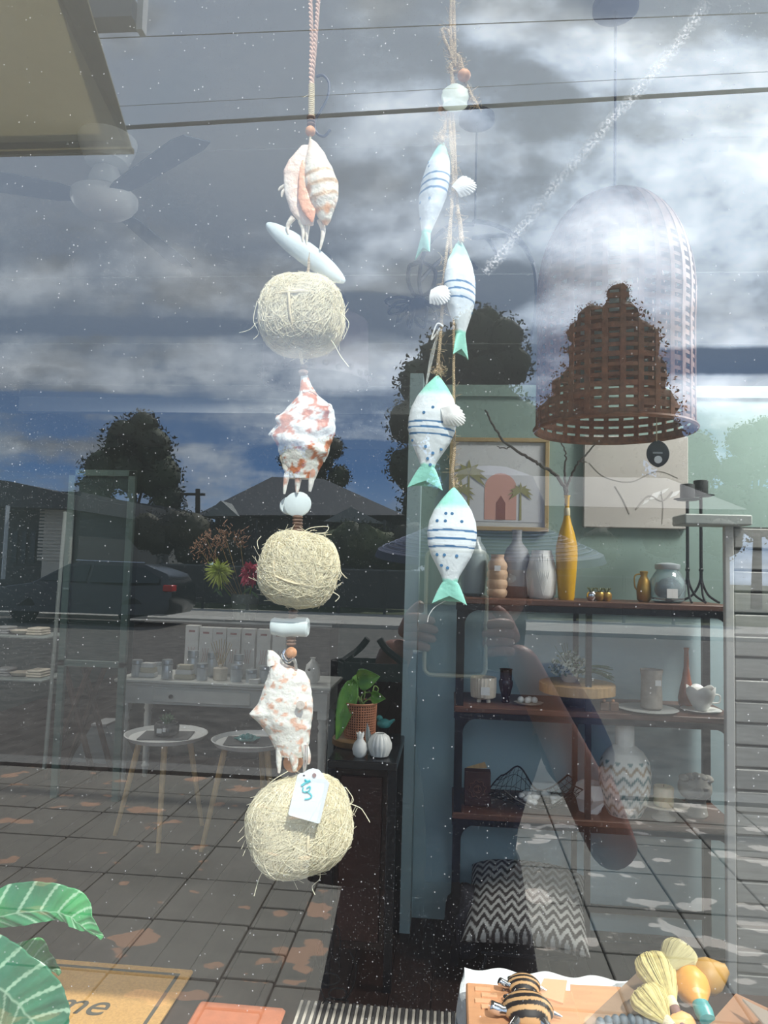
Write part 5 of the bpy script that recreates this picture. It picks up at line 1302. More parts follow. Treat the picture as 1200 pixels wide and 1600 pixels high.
# ------------------------------------------------------------------ lamps
def cord_up(root, x, y, z0, m=m_black, r=.0035):
    G().tube([(x, y, z0), (x, y, 2.97)], r, 6).build('cord', m, root)
    G().lathe([(.055,0),(.06,.004),(.06,.022),(.001,.024)], (x, y, 2.952), 26).build('ceiling_rose', m, root)
def rattan_lamp():
    Y = 1.42; c0 = P(967, 305, Y); b0 = P(967, 672, Y); x = P(960, 500, Y).x; H = c0.z-b0.z; R_ = (P(1084, 660, Y).x-P(836, 660, Y).x)/2*.98
    x = (P(1084, 660, Y).x+P(836, 660, Y).x)/2
    root = thing('rattan_lamp', (x, Y, b0.z), 'large open-weave rattan dome lampshade hanging on a thin cord', 'lamp'); cord_up(root, x, Y, c0.z, mat('cord_slate', rgb((60,66,96)), .6))
    def prof(t):      # t 0 bottom .. 1 top : radius
        if t < .45: return R_*(1-.01*t)
        k = (t-.45)/.55; return R_*math.sqrt(max(0, 1-k**2.25))*(1-.0) + .02*k
    n = 26; nb = 27
    def ring(t0, t1, name, rr=.004):
        g = G(); N_ = 90; prof4 = [(prof(t0)-.003, t0*H), (prof(t0), t0*H), (prof(t1), t1*H), (prof(t1)-.003, t1*H), (prof(t0)-.003, t0*H)]
        g.lathe(prof4, (x, Y, b0.z), 72, close=False); return g.build(name, m_rattan, root)
    for i in range(nb):
        t = i/nb
        if i < 3: ring(t, t+.026, 'cane_band')
        elif i < 20: ring(t, t+.014+.006*(i % 3 == 0), 'cane_band')
        else: ring(t, t+.036, 'cane_band')
    for k in range(30):
        a = 2*PI*k/30; w = .013
        g = G(); kk = len(g.v); m_ = 26
        for i in range(m_+1):
            t = i/m_*.985; r = prof(t)+.002
            for rr, s in ((r, -1), (r, 1), (r-.004, 1), (r-.004, -1)):
                wv = w/2 if r > .06 else w/2*r/.06
                g.v.append(Vector((x+rr*math.cos(a)-s*wv*math.sin(a), Y+rr*math.sin(a)+s*wv*math.cos(a), b0.z+t*H)))
        for i in range(m_): g.quadring(kk+4*i, kk+4*(i+1), 4)
        g.build('rib', m_rattan, root, smooth=False)
    pts = [Vector((x+(R_+.003)*math.cos(a), Y+(R_+.003)*math.sin(a), b0.z)) for a in [2*PI*i/72 for i in range(73)]]
    G().tube(pts, .006, 6).build('rim', m_rattan, root)
    G().lathe([(.02,0),(.03,.03),(.03,.05),(.02,.09),(.012,.1)], (x, Y, b0.z+H*.62), 20).build('bulb', m_white, root)
    # swing tag hanging from the rim
    tp = P(1026, 662, Y-.16); bt = P(1026, 690, Y-.16); t = thing('hanging_tag', bt, 'oval dark tag with a white spot on a string below the rattan lampshade', 'tag')
    G().tube([tp+Vector((0,0,.05)), bt], .0016, 5).build('string', m_jute, t)
    c = P(1028, 709, Y-.16); G().lathe([(.030,-.0015),(.032,0),(.030,.0015)], c, 36, axis=Matrix.Rotation(PI/2,3,'X'), mod=lambda th, z: .80 if False else (1-.18*abs(math.cos(th)))).build('disc', mat('tag_black', rgb((34,38,46)), .5), t)
    G().lathe([(.009,-.0006),(.009,.0006)], c+Vector((0,-.0022,-.014)), 20, axis=Matrix.Rotation(PI/2,3,'X')).build('price_dot', m_matte, t)
    G().box((c.x-.012, c.y-.0026, c.z+.0), (c.x+.010, c.y-.0018, c.z+.004)).build('print_line', m_gray, t, smooth=False)
rattan_lamp()
def drum_lamp():
    Y = 3.0; a, b = P(412, 590, Y), P(574, 590, Y); x = (a.x+b.x)/2; R_ = (b.x-a.x)/2; z0 = P(494, 598, Y).z; z1 = P(494, 505, Y).z; z2 = P(525, 440, Y).z
    root = thing('drum_lamp', (x, Y, z0), 'pale drum pendant with a dark domed cap, seen behind the top sisal ball', 'lamp'); cord_up(root, x, Y, z2)
    G().lathe([(R_,0),(R_*1.01,.01),(R_*.97,(z1-z0))], (x, Y, z0), 60, close=False).build('drum', mat('drum_taupe', rgb((120,112,118)), .8, var=.1), root, solid=.006)
    G().lathe([(R_*.97,z1-z0),(R_*.62,z1-z0+.04),(R_*.58,(z2-z0)*.8),(R_*.4,(z2-z0)*.95),(.01,z2-z0)], (x, Y, z0), 44, close=False).build('cap', mat('cap_dark', rgb((66,66,84)), .6), root)
    for k in range(26):
        t = 2*PI*k/26; G().ball((x+(R_+.006)*math.cos(t), Y+(R_+.006)*math.sin(t), z0+.02+.012*(k%2)), (.016,.012,.014), 10, 8).build('woven_knot', mat('knot_dark', rgb((84,74,72)), .8), root)
drum_lamp()
def wire_lamp():
    Y = 1.9; c = P(740, 450, Y); root = thing('wire_pendant', c, 'open black wire pendant bent into looping petals behind the fish strand', 'lamp'); m = mat('hook_blue', (0,0,0))
    cord_up(root, c.x, Y, P(740, 345, Y).z, m)
    def W_(pts, r=.007): G().tube(spline([P(a, b, Y+dy) for a, b, dy in pts], 8), r, 6).build('wire_loop', m, root)
    W_([(740,345,0),(775,352,-.05),(812,375,-.08),(835,420,-.05),(838,480,0),(830,530,.05)]); W_([(740,372,0),(785,368,-.05),(815,382,-.08),(832,410,-.1)])
    W_([(740,372,0),(760,372,.1),(772,388,.12),(775,400,.12)]); W_([(740,350,0),(700,355,-.05),(665,390,-.05),(655,440,0),(662,470,.05)])
    W_([(640,415,0),(660,410,-.03),(680,425,-.03),(672,455,0),(650,462,0),(638,440,0),(640,415,0)]); W_([(655,440,0),(690,405,.05),(720,395,.1),(745,420,.1)])
    for k in range(7):
        a = PI*(.15+.85*k/6); p = (652, 470); e = (652+62*math.cos(a)*.8, 470+70*math.sin(a)*.6)
        W_([(p[0],p[1],0), ((p[0]+e[0])/2+10*math.sin(k), (p[1]+e[1])/2-6, -.03), (e[0],e[1],0), ((p[0]+e[0])/2-8, (p[1]+e[1])/2+10, .03), (p[0],p[1],0)], .005)
    G().ball(P(654,480,Y), .035, 16, 10).build('bulb_holder', m, root)
wire_lamp()
def fan():
    Y = 2.02; hub = P(163, 316, Y); m1 = P(170, 195, Y); x = hub.x; root = thing('ceiling_fan', (x, Y, hub.z), 'white three-bladed ceiling fan at the upper left', 'fan'); s = S(Y)*1.08
    zt = 3.0
    G().lathe([(.04,-.10),(.075,-.09),(.10,-.03),(.105,0)], (x, Y, zt), 36).build('ceiling_canopy', m_fanw, root)
    G().tube([(x, Y, zt-.09), (x, Y, hub.z+.08)], .014, 14).build('downrod', m_fanw, root)
    G().lathe([(.055,0),(.06,.01),(.06,.05),(.045,.085),(.02,.1),(.014,.1)], (x, Y, hub.z+.04), 36).build('motor_cap', m_fanw, root)
    G().lathe([(.02,-.045),(.08,-.04),(.105,-.02),(.118,.0),(.118,.022),(.10,.034),(.056,.042)], (x, Y, hub.z), 48).build('motor_housing', m_fanw, root)
    G().lathe([(.057,.0),(.0605,.002),(.0605,.007),(.057,.009)], (x, Y, hub.z+.044), 36).build('blue_ring', mat('fan_blue', rgb((40,70,150)), .5), root)
    for ang in (math.radians(83), math.radians(203), math.radians(-37)):
        d = Vector((math.cos(ang), math.sin(ang), 0)); n = Vector((-d.y, d.x, .22)).normalized(); p0 = Vector((x, Y, hub.z+.01)); up = d.cross(n)*.002
        o = [(.10,-.035),(.16,-.05),(.55,-.065),(.60,-.05),(.605,.045),(.55,.06),(.16,.048),(.10,.032)]
        G().poly([p0+d*a+n*b for a, b in o], .004, up.normalized()).build('blade', m_fanb, root, smooth=False)
fan()
# ------------------------------------------------------------------ centre: dark side table with plants
def side_table():
    Y = 2.25; xa = P(520, 1175, Y).x; xb = P(624, 1175, Y).x; zt = P(575, 1190, Y-.12).z; root = thing('side_table', ((xa+xb)/2, Y+.1, 0), 'tall dark wooden side table beside the pale post', 'table')
    G().box((xa, Y-.12, zt-.03), (xb, Y+.34, zt), bev=.004).build('table_top', mat('table_black', rgb((30,30,34)), .25), root, smooth=False)
    G().box((xa+.03, Y-.08, .12), (xb-.035, Y+.3, zt-.03)).build('carcass', m_dwood, root, smooth=False)
    G().box((xa+.045, Y-.093, .15), (xb-.05, Y-.08, zt-.06), bev=.003).build('door', mat('door_redwood', rgb((52,26,22)), .4, var=.3, vscale=8), root, smooth=False)
    for x in (xa+.015, xb-.015):
        for y in (Y-.1, Y+.31): G().box((x-.014, y-.014, 0), (x+.014, y+.014, zt-.03)).build('leg', m_black, root, smooth=False)
    return zt
ZD = side_table()
def rattan_planter():
    Y = 2.38; c = P(562, 1150, Y); c = Vector((c.x, Y, ZD)); s = S(Y); R_ = 25*s; H = 52*s; base = .03
    wb = G().lathe([(.10,0),(.105,.004),(.105,.024),(.10,.028)], c, 36).build('wood_slab', mat('slab_oak', rgb((112,84,52)), .6, var=.15), origin=c); tag(wb, 'round oak slab under the cane planter', 'board')
    c = c+Vector((0,0,.028)); r = thing('cane_planter', c, 'woven cane planter on the dark side table', 'planter')
    cyl = G().lathe([(R_*.88,0),(R_*.92,.003),(R_*.97,H),(R_*.9,H),(R_*.86,.01)], c, 36, close=False).build('liner', mat('liner_brown', rgb((70,44,34)), .8), r)
    g = G()
    for k in range(14):
        z = H*(k+.5)/14; rr = R_*lerp(.93,.985,z/H); g.tube([c+Vector((rr*math.cos(t), rr*math.sin(t), z)) for t in [2*PI*i/40 for i in range(41)]], .0022, 4, cap=False)
    for k in range(40):
        t = 2*PI*k/40; g.tube([c+Vector((R_*.935*math.cos(t), R_*.935*math.sin(t), 0)), c+Vector((R_*.99*math.cos(t), R_*.99*math.sin(t), H))], .0022, 4)
    stuff(g.build('weave', mat('cane', rgb((176,118,88)), .6), r))
    G().tube([c+Vector((R_*math.cos(t), R_*math.sin(t), H)) for t in [2*PI*i/40 for i in range(41)]], .004, 6).build('rim', MATS['cane'], r)
    G().lathe([(.001,H-.012),(R_*.9,H-.012)], c, 24).build('soil', mat('soil', rgb((36,28,24)), .95, bump=.8), r)
    pl = thing('pothos_plant', c+Vector((0,0,H-.01)), 'green heart-leaved pothos with one long trailing leaf in the cane planter', 'plant'); b = c+Vector((0,0,H-.01))
    def heart(p, q, w, curl, m=0, c1=rgb((110,160,60)), c2=rgb((70,120,44))):
        ax = (q-p); L = ax.length; ax.normalize(); sd_ = ax.cross(Vector((0,-1,0))).normalized(); up = sd_.cross(ax)
        prof = [(0,.0),(.04,.5),(.14,.92),(.3,1),(.5,.85),(.7,.58),(.88,.25),(1,.0)]
        def fn(u, v):
            ww = interp(prof, u)[0]*w/2; x = (v-.5)*2
            return p+ax*L*(u-(.06*abs(x) if u < .1 else 0)) + sd_*ww*x - up*curl*(u*u*L*.5) + up*(abs(x)**1.5)*ww*.35
        o = G().grid(fn, 16, 10); mid = p
        return o.build('leaf', m_leaf, pl, col=lambda v: mixc(c1, c2, .5+ns(v, 25)), solid=.0012)
    PP = lambda x, y, d=0: P(x, y, Y+d)
    for st, lf, w in ((((575,1103),(570,1085),(566,1068)), ((560,1062,-.03),(592,1058,-.06)), .085), (((575,1103),(590,1080),(585,1072)), ((581,1088,-.02),(601,1092,-.05)), .05), (((572,1100),(556,1080),(553,1068)), ((556,1070,0),(566,1050,.02)), .05), (((572,1103),(560,1088),(550,1072)), ((551,1066,-.03),(525,1160,-.06)), .075)):
        G().tube(spline([b]+[PP(*q) for q in st[1:]]+[PP(*lf[0])], 6), .0028, 6).build('stem', mat('stem_green', rgb((120,150,76)), .5), pl)
        heart(PP(*lf[0]), PP(*lf[1]), w, .25 if w != .075 else -.02)
    G().tube([PP(575,1092)+Vector((.028*math.cos(t), .01*math.sin(t), .024*math.sin(t))) for t in [i*.5 for i in range(13)]], .003, 6).build('stem', MATS['stem_green'], pl)
    heart(PP(552,1075,.03), PP(548,1105,.06), .05, .2)
rattan_planter()
def bud_vase():
    Y = 2.19; c = P(562, 1182, Y); c = Vector((c.x, Y, ZD)); s = S(Y); r = 11.5*s
    n = 40; prof = [(.5,0),(.85,.1),(1,.33),(.8,.55),(.4,.70),(.36,.76),(.5,.92)]; g = G(); H = 37*s
    for rr, z in prof:
        for j in range(n):
            th = 2*PI*j/n; g.v.append(c+Vector((rr*r*math.cos(th), rr*r*math.sin(th), z*H+(.008*abs(math.sin(th*2.5)) if z > .9 else 0))))
    for i in range(len(prof)-1): g.quadring(i*n, (i+1)*n, n)
    g.f.append(tuple(reversed(range(n)))); tag(g.build('bud_vase', m_white, origin=c, solid=.002), 'small white bud vase with a torn petal rim on the side table', 'vase')
    c2 = P(593, 1175, Y+.02); c2 = Vector((c2.x, Y+.02, ZD)); R2 = 18*s
    tag(G().lathe([(.4*R2,0),(.75*R2,.1*R2),(1.0*R2,.7*R2),(1.0*R2,1.1*R2),(.75*R2,1.7*R2),(.42*R2,1.95*R2),(.36*R2,1.9*R2),(.5*R2,1.6*R2),(.001,1.4*R2)], c2, 96, mod=lambda th, z: 1+.06*abs(math.sin(th*8))).build('ribbed_vase', m_white, origin=c2), 'round ribbed white vase on the side table', 'vase')
    c3 = P(579, 1170, Y+.06); c3 = Vector((c3.x, Y+.03, ZD)); f = thing('feather_ornament', c3, 'upright pale feather standing between the two white vases', 'ornament')
    G().poly([c3+Vector((-.006,0,0)), c3+Vector((.012,0,.0)), c3+Vector((.004,0,.07)), c3+Vector((-.012,0,.115)), c3+Vector((-.018,0,.07))], .002).build('vane', mat('feather', rgb((150,160,160)), .8), f, smooth=False)
    G().tube([c3, c3+Vector((-.006,-.001,.1))], .0012, 5).build('quill', m_white, f)
    c4 = P(598, 1150, Y+.22); c4 = Vector((c4.x, Y+.26, ZD)); q = thing('teal_bird', c4, 'little teal ceramic bird behind the ribbed vase', 'ornament')
    G().lathe([(.02,0),(.024,.003),(.02,.03),(.024,.052)], c4, 20).build('plinth', m_black, q)
    G().ball(c4+Vector((0,0,.066)), (.028,.02,.02), 18, 12).build('body', m_teal, q); G().ball(c4+Vector((-.018,0,.086)), .013, 14, 10).build('head', m_teal, q); G().tube([c4+Vector((.02,0,.07)), c4+Vector((.042,0,.084))], [.01,.004], 8).build('tail', m_teal, q)
bud_vase()
# ------------------------------------------------------------------ left: console table with goods
YC = 4.05
def console():
    xa = P(188, 1065, YC).x; xb = P(512, 1065, YC).x; zt = P(340, 1066, YC).z; root = thing('console_table', ((xa+xb)/2, YC+.2, 0), 'white console table with turned legs and one drawer', 'table')
    m = mat('satin_white', rgb((206,208,204)), .4, var=.03); D = .42
    G().box((xa-.03, YC-.03, zt-.022), (xb+.03, YC+D+.03, zt), bev=.006).build('table_top', m, root, smooth=False)
    G().box((xa-.015, YC-.015, zt-.04), (xb+.015, YC+D+.015, zt-.022), bev=.005).build('top_moulding', m, root, smooth=False)
    for lo, hi in (((xa,YC,zt-.15),(xb,YC+.02,zt-.04)), ((xa,YC+D-.02,zt-.15),(xb,YC+D,zt-.04)), ((xa,YC+.02,zt-.15),(xa+.02,YC+D-.02,zt-.04)), ((xb-.02,YC+.02,zt-.15),(xb,YC+D-.02,zt-.04))):
        G().box(lo, hi).build('apron', m, root, smooth=False)
    d0 = P(240, 1085, YC).x; dr = G().box((d0, YC-.012, zt-.135), (d0+.62, YC, zt-.055), bev=.003).build('drawer', m, root, smooth=False)
    G().lathe([(.006,0),(.005,.012),(.013,.02),(.012,.028),(.001,.03)], (P(270,1085,YC).x, YC-.012, zt-.095), 16, axis=Matrix.Rotation(PI/2,3,'X')).build('knob', m_black, dr)
    for x in (xa+.03, xb-.03):
        for y in (YC+.03, YC+D-.03):
            g = G(); g.box((x-.028, y-.028, zt-.2), (x+.028, y+.028, zt-.04)); h = zt-.2
            g.lathe([(.012,0),(.017,.01),(.02,.06),(.026,.075),(.02,.09),(.022,.12),(.02,h*.5),(.026,h*.82),(.02,h*.86),(.028,h*.90),(.022,h*.94),(.028,h)], (x, y, 0), 20); g.build('leg', m, root)
    return zt
ZC = console()
def can(px, base_off, w, h, Y, label, m=m_tin, z=ZC, group='tins on the console table'):
    c = sp(px, 1050, Y, z); s = S(Y); r = thing('candle_tin', c, label, 'tin', group); W = w/2*s; H = h*s
    G().lathe([(W*.97,0),(W,.002),(W,H*.72),(W*.97,H*.73)], c, 24).build('can', m, r); G().lathe([(W*.98,H*.74),(W*1.03,H*.75),(W*1.03,H*.97),(W*.98,H),(.001,H)], c, 24).build('lid', mat('tin_lid', rgb((170,178,184)), .35, metal=.5), r)
places = ['leftmost tin on the console table', 'tall tin right of the small stacked boxes', 'tin left of the reed diffuser', 'tin right of the reed diffuser', 'squat tin fourth from the left in the front row', 'tin at the right end of the front row', 'tin in the back row behind the stacked boxes',
          'back-row tin in front of the first white box', 'back-row tin in front of the white boxes, middle', 'back-row tin in front of the white boxes, right', 'tin partly behind the shell near the right table end']
for k, (px, w, h, dy) in enumerate(((214,17,26,.1), (261,17,30,.06), (316,17,26,.06), (369,18,26,.06), (393,17,20,.05), (414,17,26,.07), (248,16,18,.24), (301,17,40,.2), (331,15,38,.22), (372,15,36,.22), (436,17,26,.08))):
    can(px, 0, w, h, YC+dy, 'silver-grey lidded '+places[k])
m_soap = mat('soap_cream', rgb((206,198,176)), .7)
for k, (px, n_, Y) in enumerate(((232,3,YC+.1), (289,3,YC+.08), (399,1,YC+.02))):
    s = S(Y)
    for j in range(n_):
        c = sp(px, 1050, Y, ZC+j*.030); w = [13,15,8][k]*s*(1-.12*j)
        o = G().box((c.x-w, c.y-.03, c.z), (c.x+w, c.y+.03, c.z+.029), rz=.1*(j-1)*0, bev=.003).build('soap_box', m_soap if (j+k) % 2 else m_matte, origin=c, smooth=False)
        tag(o, ['bottom', 'middle', 'top'][j]+' cream soap box of the '+['left', 'right', 'single front'][k]+' pile on the console table', 'box', 'soap boxes on the console table')
for k, px in enumerate((300, 322, 343, 365, 388, 412, 436)):
    Y = YC+.36; c = sp(px, 1040, Y, ZC); s = S(Y); ht = 72*s*(1.03 if k == 0 else 1); r = thing('white_box', c, ['leftmost of the tall white boxes standing along the back of the console table', 'second tall white box from the left on the console table', 'third tall white box, directly behind the reeds', 'fourth tall white box from the left on the console table',
        'fifth tall white box, right of the reeds', 'sixth tall white box on the console table', 'rightmost tall white box, beside the white shell'][k], 'box', 'tall white boxes on the console table')
    G().box((c.x-10.6*s, c.y-.03, c.z), (c.x+10.6*s, c.y+.03, c.z+ht), bev=.002).build('carton', m_matte, r, smooth=False)
    G().box((c.x-5*s, c.y-.0315, c.z+ht*.86), (c.x+5*s, c.y-.03, c.z+ht*.9)).build('printed_band', mat('print_red', rgb((150,84,84)), .7), r, smooth=False)
    g = G()
    for j in range(3): g.tube(spline([Vector((c.x-6*s+4*s*j, c.y-.0315, c.z+ht*.25)), Vector((c.x-3*s+3*s*j, c.y-.0315, c.z+ht*.4)), Vector((c.x-5*s+5*s*j, c.y-.0315, c.z+ht*.55))], 4), .0016, 4)
    g.build('printed_sprig', mat('print_rose', rgb((196,160,156)), .7), r)
def diffuser():
    Y = YC+.1; c = sp(344, 1058, Y, ZC); s = S(Y); r = thing('reed_diffuser', c, 'reed diffuser in a pale pot among the tins', 'diffuser')
    G().lathe([(10*s,0),(11*s,.003),(11*s,18*s),(10*s,19*s),(3*s,19.5*s),(3*s,24*s),(2*s,24*s)], c, 24).build('pot', m_cream, r)
    for k in range(9):
        a = -1+k/4; G().tube([c+Vector((0,0,.06)), c+Vector((a*.07, .01*math.sin(k*3), .06+.20-.03*abs(a)))], .0022, 5).build('reed', mat('reed', rgb((178,156,110)), .7), r)
diffuser()
def moon_vase():
    Y = YC+.12; c = sp(488, 1060, Y, ZC); s = S(Y); r = thing('moon_vase', c, 'round white pierced bottle at the right end of the console table', 'vase')
    G().lathe([(.4*16*s,0),(.8*14*s,.02),(12*s,.07),(10*s,.115),(4*s,.14),(3*s,.15),(4.5*s,.16),(3*s,.158)], c, 28, mod=lambda th, z: 1).build('body', m_white, r)
    for j in range(2): G().tube([c+Vector((-.014+.02*j, -.046, .09-.02*j)), c+Vector((-.014+.02*j, -.038, .09-.02*j))], .009, 12).build('pierced_hole', m_black, r)
moon_vase()
# stools
def stool(px, py, Y, w, label, legs):
    zt = P(px, py, Y).z; c = Vector((P(px, py, Y).x, Y, 0)); s = S(Y); r = thing('tray_stool', c, label, 'stool', 'white tray-topped stools'); R_ = w/2*s
    G().lathe([(.001,-.012),(R_*.9,-.012),(R_,.012),(R_*.97,.014),(R_*.88,-.004),(.001,-.004)], (c.x, c.y, zt), 52).build('tray_top', m_matte, r)
    for a in legs:
        d = Vector((math.cos(a), math.sin(a), 0)); G().tube([Vector((c.x, c.y, zt-.012))+d*R_*.62, Vector((c.x, c.y, 0))+d*R_*1.12], [.017,.011], 14).build('leg', m_lwood, r)
    return c, zt
c1, z1 = stool(260, 1149, 3.42, 128, 'white tray stool with light wood legs holding a small dark pot, left of the pair', (math.radians(188), math.radians(-72), math.radians(50)))
c2, z2 = stool(392, 1158, 3.32, 122, 'white tray stool with light wood legs holding a teal ornament, right of the pair', (math.radians(200), math.radians(-35), math.radians(80)))
def stool_goods():
    c = Vector((c1.x+.0, c1.y, z1-.004))
    for cc, zz, nm in ((c1, z1, 'left'), (c2, z2, 'right')):
        tag(G().box((cc.x-.13, cc.y-.10, zz-.004), (cc.x+.13, cc.y+.10, zz+.002), rz=.15).build('placemat', mat('slate_mat', rgb((92,94,96)), .8), origin=(cc.x,cc.y,zz), smooth=False), 'dark square mat on the '+nm+' tray stool', 'mat')
    c = c+Vector((.0,0,.006)); r = thing('potted_succulent', c, 'small dark ribbed pot with a green succulent on the left tray stool', 'plant')
    G().lathe([(.05,0),(.062,.008),(.066,.05),(.058,.066),(.052,.066),(.05,.04),(.001,.04)], c, 40, mod=lambda th, z: 1+.03*math.sin(th*12)).build('pot', mat('dark_pot', rgb((70,72,74)), .6), r)
    G().box((c.x-.028, c.y-.068, c.z+.022), (c.x-.002, c.y-.064, c.z+.046)).build('price_label', m_matte, r, smooth=False)
    G().box((c.x+.004, c.y-.069, c.z+.03), (c.x+.02, c.y-.065, c.z+.05)).build('price_label', m_matte, r, smooth=False)
    for k in range(14):
        a = k*2.4; q = .008+.02*k/14; G().tube([c+Vector((0,0,.05)), c+Vector((q*math.cos(a), q*math.sin(a), .085)), c+Vector((1.7*q*math.cos(a), 1.7*q*math.sin(a), .12-.002*k))], [.007,.008,.001], 6).build('leaf', mat('deep_green', (0,0,0)), r)
    c = Vector((c2.x-.02, c2.y, z2+.002)); r = thing('teal_leaf_dish', c, 'shallow teal dish shaped like open petals on the right tray stool', 'ornament')
    G().lathe([(.03,0),(.05,.004),(.062,.014),(.058,.014),(.001,.006)], c, 40, mod=lambda th, z: 1+.12*math.sin(th*6)).build('dish', m_teal, r)
    for k in range(4): a = k*1.7; G().ball(c+Vector((.02*math.cos(a), .02*math.sin(a), .02)), (.014,.010,.014), 12, 8).build('petal', m_teal, r)
stool_goods()
# flowers and dried grasses on a shelf behind
def back_shelf():
    Y = 5.0; x0 = P(205, 950, Y).x; x1 = P(520, 950, Y).x; z = P(380, 972, Y).z; r = thing('back_counter', ((x0+x1)/2, Y+.2, 0), 'dark counter with steel edge behind the console table', 'counter')
    G().box((x0, Y, z-.03), (x1, Y+.5, z), bev=.003).build('counter_top', mat('counter_grey', rgb((70,76,80)), .5), r, smooth=False); G().box((x0+.02, Y+.02, 0), (x1-.02, Y+.48, z-.03)).build('carcass', mat('counter_dark', rgb((38,40,42)), .7), r, smooth=False)
    G().tube([(x0, Y-.005, z-.012), (x1, Y-.005, z-.012)], .009, 6).build('edge_trim', m_gray, r)
    return Y, z
YS, ZS = back_shelf()
def bouquet():
    Y = YS+.2; c = Vector((P(382, 960, Y).x, Y, ZS)); s = S(Y)
    b = tag(G().lathe([(.06,0),(.08,.01),(.105,20*s*1.4),(.11,.20),(.10,.20),(.08,.02)], c, 32, close=False).build('bucket', mat('zinc', rgb((110,122,120)), .5, metal=.3), origin=c, solid=.003), 'grey tapered bucket holding flowers on the dark counter', 'bucket')
    def bloom(px, py, rad, n, m, label, long, name):
        p = P(px, py, Y-.1); r = thing(name, p, label, 'flower')
        rnd = random.Random(px); g = G()
        for k in range(n):
            d = Vector((rnd.gauss(0,1), rnd.gauss(0,1)-.5, rnd.gauss(0,1))).normalized(); L = rad*s*rnd.uniform(.75, 1.1); sdv = d.orthogonal().normalized()*L*(.06 if long else .3); e = d.cross(sdv)
            g.tube([p, p+d*L*.6, p+d*L+Vector((0,0,-L*.12))], [L*.03, L*(.05 if long else .2), L*.01], 5, flat=.4)
        stuff(g.build('petals', m, r)); G().tube(spline([p, p+Vector((0,.05,-.08)), c+Vector((0,0,.05))], 6), .004, 6).build('stem', mat('stem_green', (0,0,0)), r)
        for k in range(3): q = p+Vector((rnd.uniform(-.03,.03), .03, -.08-.03*k)); G().tube([q, q+Vector((.03*(-1)**k,-.01,-.02)), q+Vector((.06*(-1)**k,-.01,-.05))], [.003,.014,.001], 6, flat=.3).build('leaf', mat('deep_green', (0,0,0)), r)
    bloom(342, 894, 24, 150, mat('chrysanthemum_green', rgb((176,192,92)), .6), 'spidery yellow-green chrysanthemum head', True, 'chrysanthemum')
    bloom(392, 896, 22, 70, mat('dahlia_pink', rgb((170,60,86)), .6), 'deep pink ruffled bloom left of the middle sisal ball', False, 'dahlia')
    rnd = random.Random(4)
    for k, (px, py) in enumerate(((322,842), (312,858), (352,838), (375,845), (330,868), (345,850))):
        p = P(px, py, Y); r = thing('dried_grass', p, ['feathery dried grass plume above the chrysanthemum, leftmost high', 'dried grass plume lowest on the left', 'dried grass plume directly above the chrysanthemum', 'dried grass plume nearest the sisal ball', 'short dried grass plume beside the chrysanthemum', 'dried grass plume in the middle of the bunch'][k], 'dried flower', 'dried grass plumes')
        g = G()
        for j in range(40):
            q = p+Vector((rnd.gauss(0,.035), rnd.gauss(0,.02), rnd.gauss(0,.04))); g.tube([q, q+Vector((rnd.gauss(0,.015), 0, .02))], [.006,.002], 4)
        stuff(g.build('plume', mat('plume_tan', rgb((150,118,98)), .9), r)); G().tube(spline([p, p.lerp(c, .5)+Vector((.02,0,0)), c+Vector((0,0,.1))], 5), .0025, 5).build('stem', mat('reed', (0,0,0)), r)
bouquet()
